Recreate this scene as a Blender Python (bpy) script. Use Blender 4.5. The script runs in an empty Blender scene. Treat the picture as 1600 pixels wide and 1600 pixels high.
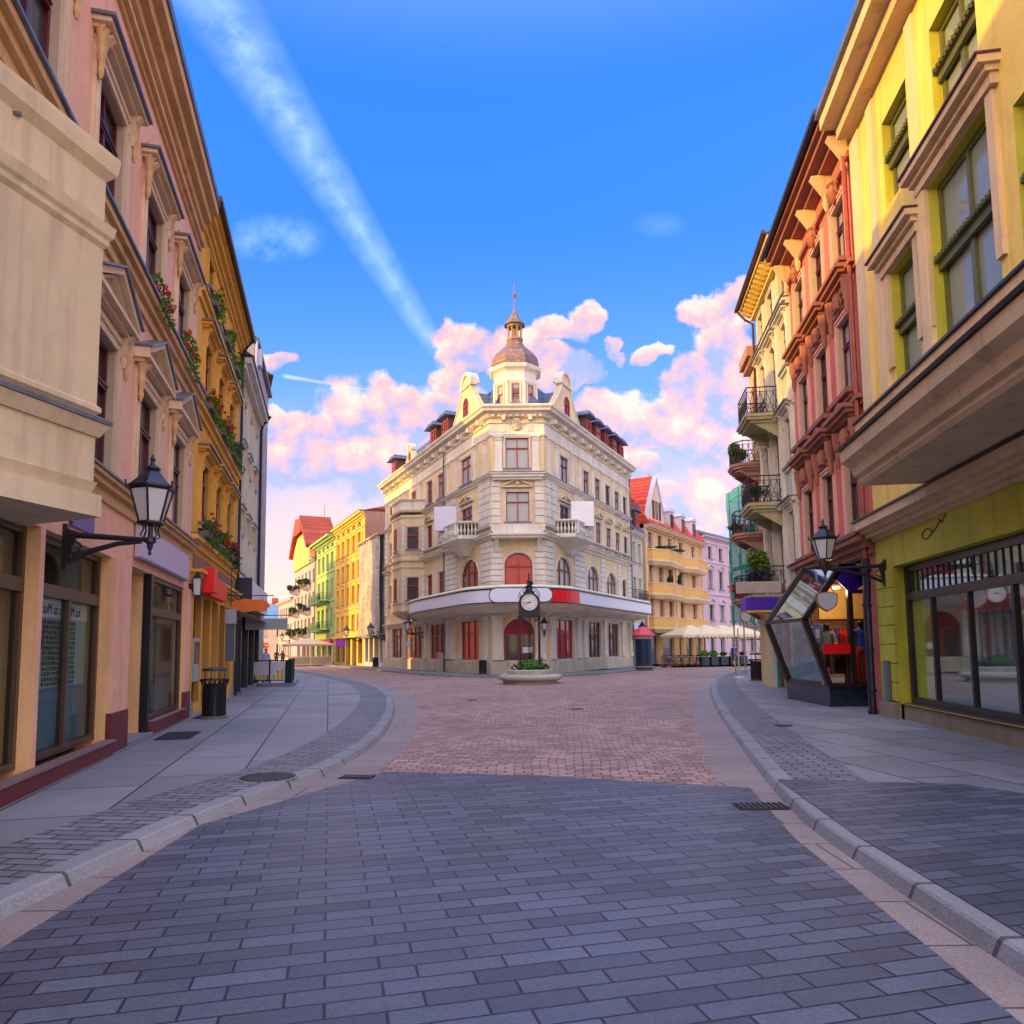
import bpy, bmesh, math, random
from mathutils import Vector, Matrix
random.seed(7)
sc=bpy.context.scene
rad=math.radians
# ---------------------------------------------------------------- camera
FPX=1150.; TH=rad(5.3); RO=-0.011; EYE=1.65; HY=1013.
PP=HY-FPX*math.tan(TH)
cd=bpy.data.cameras.new('camera'); cam=bpy.data.objects.new('camera',cd); sc.collection.objects.link(cam)
CM=(Matrix.Rotation(math.pi/2+TH,3,'X')@Matrix.Rotation(RO,3,'Z'))
cam.matrix_world=Matrix.Translation((0,0,EYE))@CM.to_4x4()
cd.sensor_width=36; cd.lens=36*FPX/1600; cd.shift_y=(PP-800)/1600; cd.clip_start=.1; cd.clip_end=3000
sc.camera=cam
def ray(x,y): return CM@Vector(((x-800)/FPX,-(y-PP)/FPX,-1.))
def gnd(x,y,z=0.):
    d=ray(x,y); t=(z-EYE)/d.z; return Vector((d.x*t,d.y*t,z))
# ---------------------------------------------------------------- node maths
class V:
    def __init__(s,nt,o): s.nt=nt; s.o=o
    def _m(s,op,b=None,c=None):
        n=s.nt.nodes.new('ShaderNodeMath'); n.operation=op
        s.nt.links.new(s.o,n.inputs[0])
        for i,k in ((1,b),(2,c)):
            if k is None: continue
            if isinstance(k,V): s.nt.links.new(k.o,n.inputs[i])
            else: n.inputs[i].default_value=k
        return V(s.nt,n.outputs[0])
    def __add__(s,b): return s._m('ADD',b)
    def __sub__(s,b): return s._m('SUBTRACT',b)
    def __mul__(s,b): return s._m('MULTIPLY',b)
    def __truediv__(s,b): return s._m('DIVIDE',b)
    __radd__=__add__; __rmul__=__mul__
    def __neg__(s): return s._m('MULTIPLY',-1.)
    def mx(s,b): return s._m('MAXIMUM',b)
    def mn(s,b): return s._m('MINIMUM',b)
    def ab(s): return s._m('ABSOLUTE')
    def pw(s,b): return s._m('POWER',b)
    def sat(s): return s.mx(0.).mn(1.)
    def ss(s,a,b):
        n=s.nt.nodes.new('ShaderNodeMapRange'); n.interpolation_type='SMOOTHSTEP'
        s.nt.links.new(s.o,n.inputs[0]); n.inputs[1].default_value=a; n.inputs[2].default_value=b
        return V(s.nt,n.outputs[0])
def mixc(nt,f,a,b,mode='MIX'):
    n=nt.nodes.new('ShaderNodeMix'); n.data_type='RGBA'; n.blend_type=mode
    for i,k in ((0,f),(6,a),(7,b)):
        if isinstance(k,V): nt.links.new(k.o,n.inputs[i])
        elif hasattr(k,'is_linked'): nt.links.new(k,n.inputs[i])
        elif isinstance(k,(tuple,list)): n.inputs[i].default_value=(*k[:3],1)
        else: n.inputs[i].default_value=k
    return n.outputs[2]
# ---------------------------------------------------------------- sun and sky
SUNH=Vector((-.93,-.37,0)).normalized(); SEL=rad(12)
sun=bpy.data.lights.new('sun','SUN'); sun.energy=3.9; sun.angle=rad(.6); sun.color=(1,.55,.04)
so=bpy.data.objects.new('sun',sun); sc.collection.objects.link(so)
sd=Vector((SUNH.x*math.cos(SEL),SUNH.y*math.cos(SEL),math.sin(SEL)))
so.rotation_euler=sd.to_track_quat('Z','Y').to_euler(); so.location=sd*60
W=bpy.data.worlds.new('World'); sc.world=W; W.use_nodes=True; nt=W.node_tree; nt.nodes.clear()
def build_sky():
    L=nt.links
    tc=nt.nodes.new('ShaderNodeTexCoord'); sp=nt.nodes.new('ShaderNodeSeparateXYZ'); L.new(tc.outputs['Generated'],sp.inputs[0])
    X,Y,Z=(V(nt,sp.outputs[i]) for i in range(3))
    Ya=Y.ab().mx(.12)
    u=X/Ya; v=Z/Ya
    cmb=nt.nodes.new('ShaderNodeCombineXYZ'); L.new(u.o,cmb.inputs[0]); L.new(v.o,cmb.inputs[1])
    def noise(scale,det,rough=.55,off=(0,0,0),dist=0.):
        mp=nt.nodes.new('ShaderNodeMapping'); L.new(cmb.outputs[0],mp.inputs[0]); mp.inputs['Location'].default_value=off
        n=nt.nodes.new('ShaderNodeTexNoise'); L.new(mp.outputs[0],n.inputs['Vector'])
        n.inputs['Scale'].default_value=scale; n.inputs['Detail'].default_value=det; n.inputs['Roughness'].default_value=rough; n.inputs['Distortion'].default_value=dist
        return V(nt,n.outputs['Fac'])
    n1=noise(9.,7,.6); n2=noise(30.,5,.6,(3,1,0)); n3=noise(4.5,4,.5,(7,2,0)); n4=noise(9.,7,.6,(.018,-.022,0)); n5=noise(14.,4,.5,(1,8,0))
    ns=(n1-.5)*1.5+(n2-.5)*.42
    mpw=nt.nodes.new('ShaderNodeMapping'); L.new(cmb.outputs[0],mpw.inputs[0]); nw=nt.nodes.new('ShaderNodeTexNoise'); L.new(mpw.outputs[0],nw.inputs['Vector']); nw.inputs['Scale'].default_value=13.; nw.inputs['Detail'].default_value=6.; nw.inputs['Roughness'].default_value=.55
    sw_=nt.nodes.new('ShaderNodeSeparateColor'); L.new(nw.outputs['Color'],sw_.inputs[0]); uw=u+(V(nt,sw_.outputs[0])-.5)*.11; vw=v+(V(nt,sw_.outputs[1])-.5)*.10
    def blob(x,y,rx,ry,k=1.):
        d=ray(x,y); cu,cv=d.x/d.y,d.z/d.y
        a=(uw-cu)*(1150./(rx*1.12)); b=(vw-cv)*(1150./(ry*1.12))
        return (a*a+b*b)*(-1.)+1.,b
    bl=[(728,545,44,44),(702,590,40,30),(780,545,50,42),(835,545,45,28),(880,525,45,25),(912,500,26,34),(860,575,70,30),(966,538,17,18),(1018,550,26,16),
        (1105,495,48,20),(1155,480,45,26),(1130,555,62,62),(1165,620,80,80),(1080,590,40,50),(1085,660,55,55),(1140,720,60,45),
        (430,567,32,20),(432,655,40,24),(560,660,85,55),(610,635,62,42),(500,675,70,36),(670,645,70,48),(450,710,80,40),(720,660,60,60),(980,650,70,38),(930,660,60,50),(1040,645,50,32),(960,720,70,30),(560,730,120,40),(1080,800,80,60)]
    acc=hac=None
    for b in bl:
        q,bn=blob(*b); h=q+bn*.75; acc=q if acc is None else acc.mx(q); hac=h if hac is None else hac.mx(h)
    top=(hac-acc).mn(1.).mx(-1.); acc=acc.mx(-1.2)
    f=acc*.95+ns*.85
    core=f.ss(-.12,.42)
    # thin veils nearer the horizon and high wisps
    hor=v.ss(.42,.14)
    veil=((n3-.42)*3.2+(n1-.5)*1.5+hor*1.6-.1).sat()*hor
    wx=ray(430,372); a=(u-wx.x/wx.y)*(1150./95); b=(v-wx.z/wx.y)*(1150./45)
    wisp=((a*a+b*b)*(-1.)+1.).mx(0.)*(n1*2.6+(n2-.5)*1.4-1.).sat()*.8
    def streak(x0,y0,x1,y1,w0,w1,k,nz):
        p=ray(x0,y0); q=ray(x1,y1); p=Vector((p.x/p.y,p.z/p.y)); q=Vector((q.x/q.y,q.z/q.y)); d=(q-p); l=d.length; d/=l
        s=((u-p.x)*d.x+(v-p.y)*d.y)/l; e=((u-p.x)*(-d.y)+(v-p.y)*d.x).ab()
        w=(s*(w1-w0)+w0)*(1/1150.)
        return ((e/w)*(-1.)+1.).mx(0.)*s.ss(-.02,.08)*s.ss(1.02,.93)*k*(nz*1.2+(n2-.5)*1.6+.1).sat()
    ctr=streak(240,-150,694,565,88,17,.75,n5)
    ct2=streak(440,587,575,609,5,2,.9,n5)
    wy=ray(1030,352); a2=(u-wy.x/wy.y)*(1150./50); b2=(v-wy.z/wy.y)*(1150./26)
    wisp2=((a2*a2+b2*b2)*(-1.)+1.).mx(0.)*(n1*2.-.7).sat()*.3
    # blue sky
    r1=mixc(nt,v.ss(.05,.62),(.26,.55,1.0),(.0,.21,.92))
    blue=mixc(nt,v.ss(.02,.33),(.95,.62,.50),r1)
    blue=mixc(nt,v.ss(.62,1.5),blue,(.0,.13,.72))
    # cloud colour: cream where the light reaches, pink, lavender underneath
    lit=((n1-n4)*7.+.45+acc*.22).sat()
    sh=(top*.75+(n1-n4)*4.5+(n5-.5)*.9)
    cc=mixc(nt,sh.ss(-.55,.25),(.42,.44,.86),(1.0,.52,.52))
    cc=mixc(nt,sh.ss(.1,.85),cc,(1.0,.82,.62))
    vc=mixc(nt,n1.ss(.35,.65),(.60,.50,.85),(1.0,.60,.58))
    vc=mixc(nt,v.ss(.22,.03),vc,(1.0,.68,.50))
    col=mixc(nt,(ctr.mx(wisp).mx(wisp2)),blue,(.50,.75,1.0))
    col=mixc(nt,ct2,col,(.95,.85,.9))
    col=mixc(nt,veil*.85,col,vc)
    col=mixc(nt,core*.96,col,cc)
    col=mixc(nt,1.,col,(.70,.73,.75),'MULTIPLY')
    # the bright western half of the dusk sky, behind the camera
    dt=(X*SUNH.x+Y*SUNH.y)
    g=dt.ss(.3,1.)*((Z*(-1.2)+1.3).sat())
    zen=Z.ss(.62,.95)
    back=Y.ss(.02,-.25)
    glow=mixc(nt,g,(0,0,0),(2.2,1.15,.3))
    bk=mixc(nt,back,(0,0,0),(1.12,.90,.64))
    zz=mixc(nt,zen,(0,0,0),(.55,.60,.72))
    s1=mixc(nt,1.,col,glow,'ADD'); s2=mixc(nt,1.,s1,bk,'ADD'); s3=mixc(nt,1.,s2,zz,'ADD')
    bg=nt.nodes.new('ShaderNodeBackground'); L.new(s3,bg.inputs[0]); bg.inputs[1].default_value=1.0
    sky=nt.nodes.new('ShaderNodeTexSky'); sky.sky_type='NISHITA'; sky.sun_disc=False; sky.sun_elevation=SEL; sky.sun_rotation=math.atan2(SUNH.x,SUNH.y)
    bg2=nt.nodes.new('ShaderNodeBackground'); L.new(sky.outputs[0],bg2.inputs[0]); bg2.inputs[1].default_value=.05
    ad=nt.nodes.new('ShaderNodeAddShader'); L.new(bg.outputs[0],ad.inputs[0]); L.new(bg2.outputs[0],ad.inputs[1])
    out=nt.nodes.new('ShaderNodeOutputWorld'); L.new(ad.outputs[0],out.inputs[0])
build_sky()
sc.view_settings.view_transform='Standard'; sc.view_settings.look='None'; sc.view_settings.exposure=0.5; sc.view_settings.gamma=1
sc.cycles.max_bounces=6; sc.cycles.diffuse_bounces=3; sc.cycles.glossy_bounces=3; sc.cycles.transparent_max_bounces=8
sc.cycles.sample_clamp_indirect=6
# ---------------------------------------------------------------- materials
MT={}
def newmat(name):
    m=bpy.data.materials.new(name); m.use_nodes=True; n=m.node_tree; b=n.nodes['Principled BSDF']
    return m,n,b
def tex(n,kind,scale,coord='Object',sv=None,**kw):
    tc=n.nodes.new('ShaderNodeTexCoord'); mp=n.nodes.new('ShaderNodeMapping'); n.links.new(tc.outputs[coord],mp.inputs[0])
    if sv: mp.inputs['Scale'].default_value=sv
    t=n.nodes.new(kind); n.links.new(mp.outputs[0],t.inputs['Vector']); t.inputs['Scale'].default_value=scale
    for k,v in kw.items(): t.inputs[k].default_value=v
    return t,mp
def bump(n,b,h,strength,dist=.02):
    bp=n.nodes.new('ShaderNodeBump'); bp.inputs['Strength'].default_value=strength; bp.inputs['Distance'].default_value=dist
    n.links.new(h,bp.inputs['Height']); n.links.new(bp.outputs[0],b.inputs['Normal'])
def plaster(name,c,var=.16,streak=.18,rough=.85,grime=.0,coord='Object'):
    if name in MT: return MT[name]
    m,n,b=newmat(name)
    t1,_=tex(n,'ShaderNodeTexNoise',.55,Detail=6.,Roughness=.65); t2,_=tex(n,'ShaderNodeTexNoise',1.,sv=(3.2,3.2,.28),Detail=5.,Roughness=.6); t3,_=tex(n,'ShaderNodeTexNoise',45.,Detail=3.)
    a=V(n,t1.outputs['Fac']); s=V(n,t2.outputs['Fac'])
    dk=tuple(x*(1-var*2.2) for x in c); lt=tuple(min(1,x*(1+var*.55)) for x in c)
    col=mixc(n,a.ss(.3,.7),dk,lt); st=tuple(x*.55 for x in c)
    col=mixc(n,s.ss(.5,.72)*streak*3.,col,(st[0],st[1]*1.0,st[2]*1.05))
    t5,_=tex(n,'ShaderNodeTexNoise',2.7,Detail=9.,Roughness=.75); col=mixc(n,V(n,t5.outputs['Fac']).ss(.48,.8)*.5,col,(c[0]*.62,c[1]*.6,c[2]*.62)); col=mixc(n,V(n,t5.outputs['Fac']).ss(.42,.22)*.35,col,tuple(min(1,x*1.12+.03) for x in c))
    if grime:
        t4,_=tex(n,'ShaderNodeTexNoise',2.4,Detail=8.,Roughness=.7); col=mixc(n,V(n,t4.outputs['Fac']).ss(.55,.72)*grime,col,(.16,.15,.12))
    n.links.new(col,b.inputs['Base Color']); b.inputs['Roughness'].default_value=rough
    bump(n,b,(V(n,t3.outputs['Fac'])*.5+a*1.).o,.4,.025)
    MT[name]=m; return m
def flat(name,c,rough=.5,metal=0.,var=.12,spec=.5,bscale=30.,bs=.1,coat=0.):
    if name in MT: return MT[name]
    m,n,b=newmat(name)
    t1,_=tex(n,'ShaderNodeTexNoise',3.,Detail=6.,Roughness=.7)
    f=V(n,t1.outputs['Fac']).ss(.25,.75)
    n.links.new(mixc(n,f,tuple(x*(1-var) for x in c),tuple(min(1,x*(1+var)) for x in c)),b.inputs['Base Color'])
    b.inputs['Roughness'].default_value=rough; b.inputs['Metallic'].default_value=metal; b.inputs['Specular IOR Level'].default_value=spec
    if bs:
        t3,_=tex(n,'ShaderNodeTexNoise',bscale,Detail=3.); bump(n,b,t3.outputs['Fac'],bs,.01)
    MT[name]=m; return m
def pane_mat(name,dark,cur,amount=.5,rough=.04):
    """window glass: dark room or drawn curtain behind a clear reflecting surface"""
    if name in MT: return MT[name]
    m,n,b=newmat(name)
    oi=n.nodes.new('ShaderNodeObjectInfo'); r=V(n,oi.outputs['Random'])
    w,_=tex(n,'ShaderNodeTexWave',3.,sv=(2.,1.,.12),Distortion=2.5,Detail=2.)
    fold=V(n,w.outputs['Fac'])
    cc=mixc(n,fold,tuple(x*.55 for x in cur),cur)
    ns,_=tex(n,'ShaderNodeTexNoise',1.3,Detail=2.)
    k=((r+V(n,ns.outputs['Fac'])*.35)*(-1.)+(amount+.17)).ss(-.04,.04)
    n.links.new(mixc(n,k*.9,dark,cc),b.inputs['Base Color'])
    b.inputs['Roughness'].default_value=.6; b.inputs['Coat Weight'].default_value=.8; b.inputs['Coat Roughness'].default_value=rough; b.inputs['Coat IOR'].default_value=1.45
    t,_=tex(n,'ShaderNodeTexNoise',.9,Detail=1.)
    bp=n.nodes.new('ShaderNodeBump'); bp.inputs['Strength'].default_value=.12; bp.inputs['Distance'].default_value=.03; n.links.new(t.outputs['Fac'],bp.inputs['Height']); n.links.new(bp.outputs[0],b.inputs['Coat Normal'])
    MT[name]=m; return m
def glass_mat(name,tint=(.9,.97,.95),base=.02):
    if name in MT: return MT[name]
    m=bpy.data.materials.new(name); m.use_nodes=True; n=m.node_tree; n.nodes.clear()
    tr=n.nodes.new('ShaderNodeBsdfTransparent'); tr.inputs[0].default_value=(*tint,1); g=n.nodes.new('ShaderNodeBsdfGlossy'); g.inputs['Roughness'].default_value=.03; g.inputs[0].default_value=(.55,.68,.72,1)
    fr=n.nodes.new('ShaderNodeFresnel'); fr.inputs[0].default_value=1.5
    mx=n.nodes.new('ShaderNodeMixShader'); f=(V(n,fr.outputs[0])*.62+base).sat(); n.links.new(f.o,mx.inputs[0]); n.links.new(tr.outputs[0],mx.inputs[1]); n.links.new(g.outputs[0],mx.inputs[2])
    o=n.nodes.new('ShaderNodeOutputMaterial'); n.links.new(mx.outputs[0],o.inputs[0]); MT[name]=m; return m
def tiles(name,c,bw,rh,mort=.012,coord='Object',rot=None,var=.35,rough=.7,off=.5,mc=.35,bs=.5,spec=.5,c2=None,warp=0.):
    if name in MT: return MT[name]
    m,n,b=newmat(name)
    t,mp=tex(n,'ShaderNodeTexBrick',1.,coord)
    if rot: mp.inputs['Rotation'].default_value=rot
    if warp:
        tn=n.nodes.new('ShaderNodeTexNoise'); tn.inputs['Scale'].default_value=.35; tn.inputs['Detail'].default_value=1.
        src=mp.inputs[0].links[0].from_socket; n.links.new(src,tn.inputs['Vector'])
        sb=n.nodes.new('ShaderNodeVectorMath'); sb.operation='MULTIPLY_ADD'; n.links.new(tn.outputs['Color'],sb.inputs[0]); sb.inputs[1].default_value=(warp,warp,0); n.links.new(src,sb.inputs[2]); n.links.new(sb.outputs[0],mp.inputs[0])
    t.inputs['Brick Width'].default_value=bw; t.inputs['Row Height'].default_value=rh; t.inputs['Mortar Size'].default_value=mort; t.inputs['Mortar Smooth'].default_value=.2
    t.offset=off; t.inputs['Color1'].default_value=(*[x*(1-var) for x in c],1); c2=c2 or tuple(min(1,x*(1+var)) for x in c); t.inputs['Color2'].default_value=(*c2,1); t.inputs['Mortar'].default_value=(*[x*mc for x in c],1)
    t1,_=tex(n,'ShaderNodeTexNoise',.35,Detail=8.,Roughness=.65); t3,_=tex(n,'ShaderNodeTexNoise',60.,Detail=4.,Roughness=.7)
    k=V(n,t1.outputs['Fac']).ss(.25,.75)*.4+V(n,t3.outputs['Fac']).ss(.3,.7)*.45+.55
    cm=n.nodes.new('ShaderNodeCombineColor'); [n.links.new(k.o,cm.inputs[i]) for i in range(3)]
    base_=mixc(n,1.,t.outputs['Color'],cm.outputs[0],'MULTIPLY')
    t6,_=tex(n,'ShaderNodeTexNoise',1.1,Detail=9.,Roughness=.72); base_=mixc(n,V(n,t6.outputs['Fac']).ss(.54,.7)*.38,base_,(c[0]*.42,c[1]*.42,c[2]*.42))
    vo,_=tex(n,'ShaderNodeTexVoronoi',2.6); base_=mixc(n,V(n,vo.outputs['Distance']).ss(.05,.035)*.5,base_,(c[0]*.4,c[1]*.4,c[2]*.42)); n.links.new(base_,b.inputs['Base Color'])
    rr=V(n,t1.outputs['Fac'])*.3+(rough-.15); n.links.new(rr.o,b.inputs['Roughness']); b.inputs['Specular IOR Level'].default_value=spec
    bump(n,b,(V(n,t.outputs['Fac'])*(-1.)+V(n,t3.outputs['Fac'])*.25).o,bs,.012)
    MT[name]=m; return m
def leafm(name,c):
    if name in MT: return MT[name]
    m,n,b=newmat(name)
    t,_=tex(n,'ShaderNodeTexNoise',9.,Detail=4.,Roughness=.7); f=V(n,t.outputs['Fac']).ss(.35,.65)
    n.links.new(mixc(n,f,tuple(x*.35 for x in c),tuple(min(1,x*1.6) for x in c)),b.inputs['Base Color']); b.inputs['Roughness'].default_value=.55
    MT[name]=m; return m
IRON=flat('black_iron',(.012,.014,.02),.38,.0,.3); IRON2=flat('navy_iron',(.01,.015,.04),.35,.0,.3)
GLASS=glass_mat('shop_glass'); FROST=flat('frosted_glass',(.62,.64,.68),.25,0,.04,bs=0)
ZINC=flat('zinc_sheet',(.14,.16,.2),.45,.3,.25); LEAF=leafm('leaves',(.085,.25,.02)); LEAFD=leafm('dark_leaves',(.02,.08,.02))
REDP=flat('red_petals',(.75,.01,.01),.5,0,.2); PINKP=flat('pink_petals',(.6,.03,.15),.5,0,.25); PURP=flat('purple_petals',(.1,.02,.35),.5,0,.25)
BLANK=flat('blank_panel',(.66,.66,.8),.4,0,.03,bs=0); WHITEP=flat('white_panel',(.82,.82,.86),.5,0,.04,bs=0)
# ---------------------------------------------------------------- mesh building
class MB:
    def __init__(s,sg=1): s.v=[]; s.f=[]; s.m=[]; s.sg=sg
    def P(s,p): s.v.append((p[0]*s.sg,p[1],p[2])); return len(s.v)-1
    def face(s,pts,m=0): s.f.append([s.P(p) for p in pts]); s.m.append(m)
    def box(s,u0,u1,d0,d1,z0,z1,m=0):
        i=[s.P((u,d,z)) for z in (z0,z1) for (u,d) in ((u0,d0),(u1,d0),(u1,d1),(u0,d1))]
        for q in ((0,3,2,1),(4,5,6,7),(0,1,5,4),(1,2,6,5),(2,3,7,6),(3,0,4,7)): s.f.append([i[k] for k in q]); s.m.append(m)
    def prism(s,pts,e,m=0):
        a=[s.P(p) for p in pts]; b=[s.P((p[0]+e[0],p[1]+e[1],p[2]+e[2])) for p in pts]; n=len(pts)
        s.f.append(a[::-1]); s.m.append(m); s.f.append(b); s.m.append(m)
        for k in range(n): s.f.append([a[k],a[(k+1)%n],b[(k+1)%n],b[k]]); s.m.append(m)
    def loft(s,rings,m=0,cap=True):
        idx=[[s.P(p) for p in r] for r in rings]; n=len(rings[0])
        for a,b in zip(idx,idx[1:]):
            for k in range(n): s.f.append([a[k],a[(k+1)%n],b[(k+1)%n],b[k]]); s.m.append(m)
        if cap: s.f.append(idx[0][::-1]); s.m.append(m); s.f.append(idx[-1]); s.m.append(m)
    def lathe(s,prof,c=(0,0,0),n=20,m=0,ph=0.,sx=1.,sy=1.):
        s.loft([[(c[0]+r*sx*math.cos(2*math.pi*(k+ph)/n),c[1]+r*sy*math.sin(2*math.pi*(k+ph)/n),c[2]+z) for k in range(n)] for r,z in prof],m)
    def tube(s,pts,r,n=6,m=0):
        pts=[Vector(p) for p in pts]; rings=[]
        for i,p in enumerate(pts):
            t=(pts[min(i+1,len(pts)-1)]-pts[max(i-1,0)]).normalized()
            a=t.cross(Vector((0,0,1)) if abs(t.z)<.9 else Vector((1,0,0))).normalized(); b=t.cross(a)
            rr=r[i] if isinstance(r,(list,tuple)) else r
            rings.append([tuple(p+a*rr*math.cos(2*math.pi*k/n)+b*rr*math.sin(2*math.pi*k/n)) for k in range(n)])
        s.loft(rings,m)
    def leaves(s,c,rx,ry,rz,n,size,m=0,rnd=random):
        for _ in range(n):
            while 1:
                q=[rnd.uniform(-1,1) for _ in range(3)]
                if .15<q[0]**2+q[1]**2+q[2]**2<1: break
            p=Vector((c[0]+q[0]*rx,c[1]+q[1]*ry,c[2]+q[2]*rz))
            a=Vector([rnd.uniform(-1,1) for _ in range(3)]).normalized(); b=a.orthogonal().normalized(); sz=size*rnd.uniform(.5,1.3)
            s.face([tuple(p+a*sz),tuple(p+b*sz*.5),tuple(p-a*sz),tuple(p-b*sz*.5)],m)
    def build(s,name,mats,parent=None,loc=(0,0,0),rz=0.,smooth=0,rec=True,bev=0.):
        me=s.mesh(name,mats,smooth,rec); return link(name,me,parent,loc,rz,bev)
    def mesh(s,name,mats,smooth=0,rec=True):
        me=bpy.data.meshes.new(name); me.from_pydata(s.v,[],s.f)
        mats=mats if isinstance(mats,(list,tuple)) else [mats]
        for m in mats: me.materials.append(m)
        me.polygons.foreach_set('material_index',s.m)
        if rec:
            bm=bmesh.new(); bm.from_mesh(me); bmesh.ops.recalc_face_normals(bm,faces=bm.faces); bm.to_mesh(me); bm.free()
        if smooth: me.shade_smooth(); me.set_sharp_from_angle(angle=rad(smooth))
        me.update(); return me
def link(name,me,parent=None,loc=(0,0,0),rz=0.,bev=0.):
    o=bpy.data.objects.new(name,me); sc.collection.objects.link(o); o.parent=parent; o.location=loc; o.rotation_euler=(0,0,rz)
    if bev:
        b=o.modifiers.new('b','BEVEL'); b.width=bev; b.segments=2; b.limit_method='ANGLE'
    return o
def tag(o,label=None,cat=None,group=None,kind=None):
    for k,v in (('label',label),('category',cat),('group',group),('kind',kind)):
        if v: o[k]=v
    return o
def thing(name,loc,label,cat,group=None,rz=0.):
    o=bpy.data.objects.new(name,None); o.empty_display_size=.2; sc.collection.objects.link(o); o.location=loc; o.rotation_euler=(0,0,rz)
    return tag(o,label,cat,group)
def copy_tree(o,parent=None):
    c=o.copy(); sc.collection.objects.link(c); c.parent=parent
    for ch in list(o.children): copy_tree(ch,c)
    return c
class Fr:
    """facade frame: u metres along the street from A, d metres out towards the street, z up"""
    def __init__(s,A,deg,side):
        a=rad(deg); s.A=Vector((A[0],A[1],0)); s.t=Vector((math.sin(a),math.cos(a),0))
        s.n=Vector((s.t.y,-s.t.x,0)) if side=='L' else Vector((-s.t.y,s.t.x,0)); s.sg=-1 if side=='L' else 1
        s.phi=math.atan2(-s.n.x,s.n.y)
    def w(s,u,d=0,z=0): return s.A+s.t*u+s.n*d+Vector((0,0,z))
    def mb(s): return MB(s.sg)
    def put(s,name,me,root=None,u=0,d=0,z=0,rz=0.,label=None):
        p=s.w(u,d,z)
        if root is not None: p=p-root.location
        o=link(name,me,root,p,s.phi+rz)
        if label: o['label']=label
        return o
    def add(s,name,mb,mats,root=None,u=0,d=0,z=0,smooth=0,bev=0.,label=None,rec=True):
        o=s.put(name,mb.mesh(name,mats,smooth,rec),root,u,d,z,label=label)
        if bev:
            b=o.modifiers.new('b','BEVEL'); b.width=bev; b.segments=1; b.limit_method='ANGLE'
        return o
def arc(u0,u1,zs,rise,n=12): # left to right over the top
    c=(u0+u1)/2; r=(u1-u0)/2
    return [(c-r*math.cos(math.pi*k/n),zs+rise*math.sin(math.pi*k/n)) for k in range(n+1)]
def wall(mb,u0,u1,z0,z1,ops,rev=.22,d=0.,m=0,mr=1):
    """front skin with openings (u0,u1,z0,z1[,rise]) and their reveals"""
    us=sorted({u0,u1,*[o[0] for o in ops],*[o[1] for o in ops]}); zs=sorted({z0,z1,*[o[2] for o in ops],*[o[3] for o in ops]})
    for a,b in zip(us,us[1:]):
        for c,e in zip(zs,zs[1:]):
            cu,cz=(a+b)/2,(c+e)/2
            if any(o[0]<cu<o[1] and o[2]<cz<o[3] for o in ops) or cu<u0 or cu>u1 or cz<z0 or cz>z1: continue
            mb.face([(a,d,c),(b,d,c),(b,d,e),(a,d,e)],m)
    for o in ops:
        a,b,c,e=o[:4]; r=o[4] if len(o)>4 else 0; rv=o[5] if len(o)>5 else rev
        zs_=e-r
        mb.face([(a,d,c),(a,d,zs_),(a,d-rv,zs_),(a,d-rv,c)],mr); mb.face([(b,d,c),(b,d,zs_),(b,d-rv,zs_),(b,d-rv,c)],mr); mb.face([(a,d,c),(b,d,c),(b,d-rv,c),(a,d-rv,c)],mr)
        if not r: mb.face([(a,d,e),(b,d,e),(b,d-rv,e),(a,d-rv,e)],mr)
        else:
            A=arc(a,b,zs_,r)
            for p,q in zip(A,A[1:]):
                mb.face([(p[0],d,p[1]),(q[0],d,q[1]),(q[0],d,e),(p[0],d,e)],m); mb.face([(p[0],d,p[1]),(q[0],d,q[1]),(q[0],d-rv,q[1]),(p[0],d-rv,p[1])],mr)
def body(mb,u0,u1,z0,z1,D=9.,m=0,d=0.):
    mb.face([(u0,d,z0),(u0,-D,z0),(u0,-D,z1),(u0,d,z1)],m); mb.face([(u1,d,z0),(u1,-D,z0),(u1,-D,z1),(u1,d,z1)],m); mb.face([(u0,-D,z0),(u1,-D,z0),(u1,-D,z1),(u0,-D,z1)],m)
CACHE={}
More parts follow.
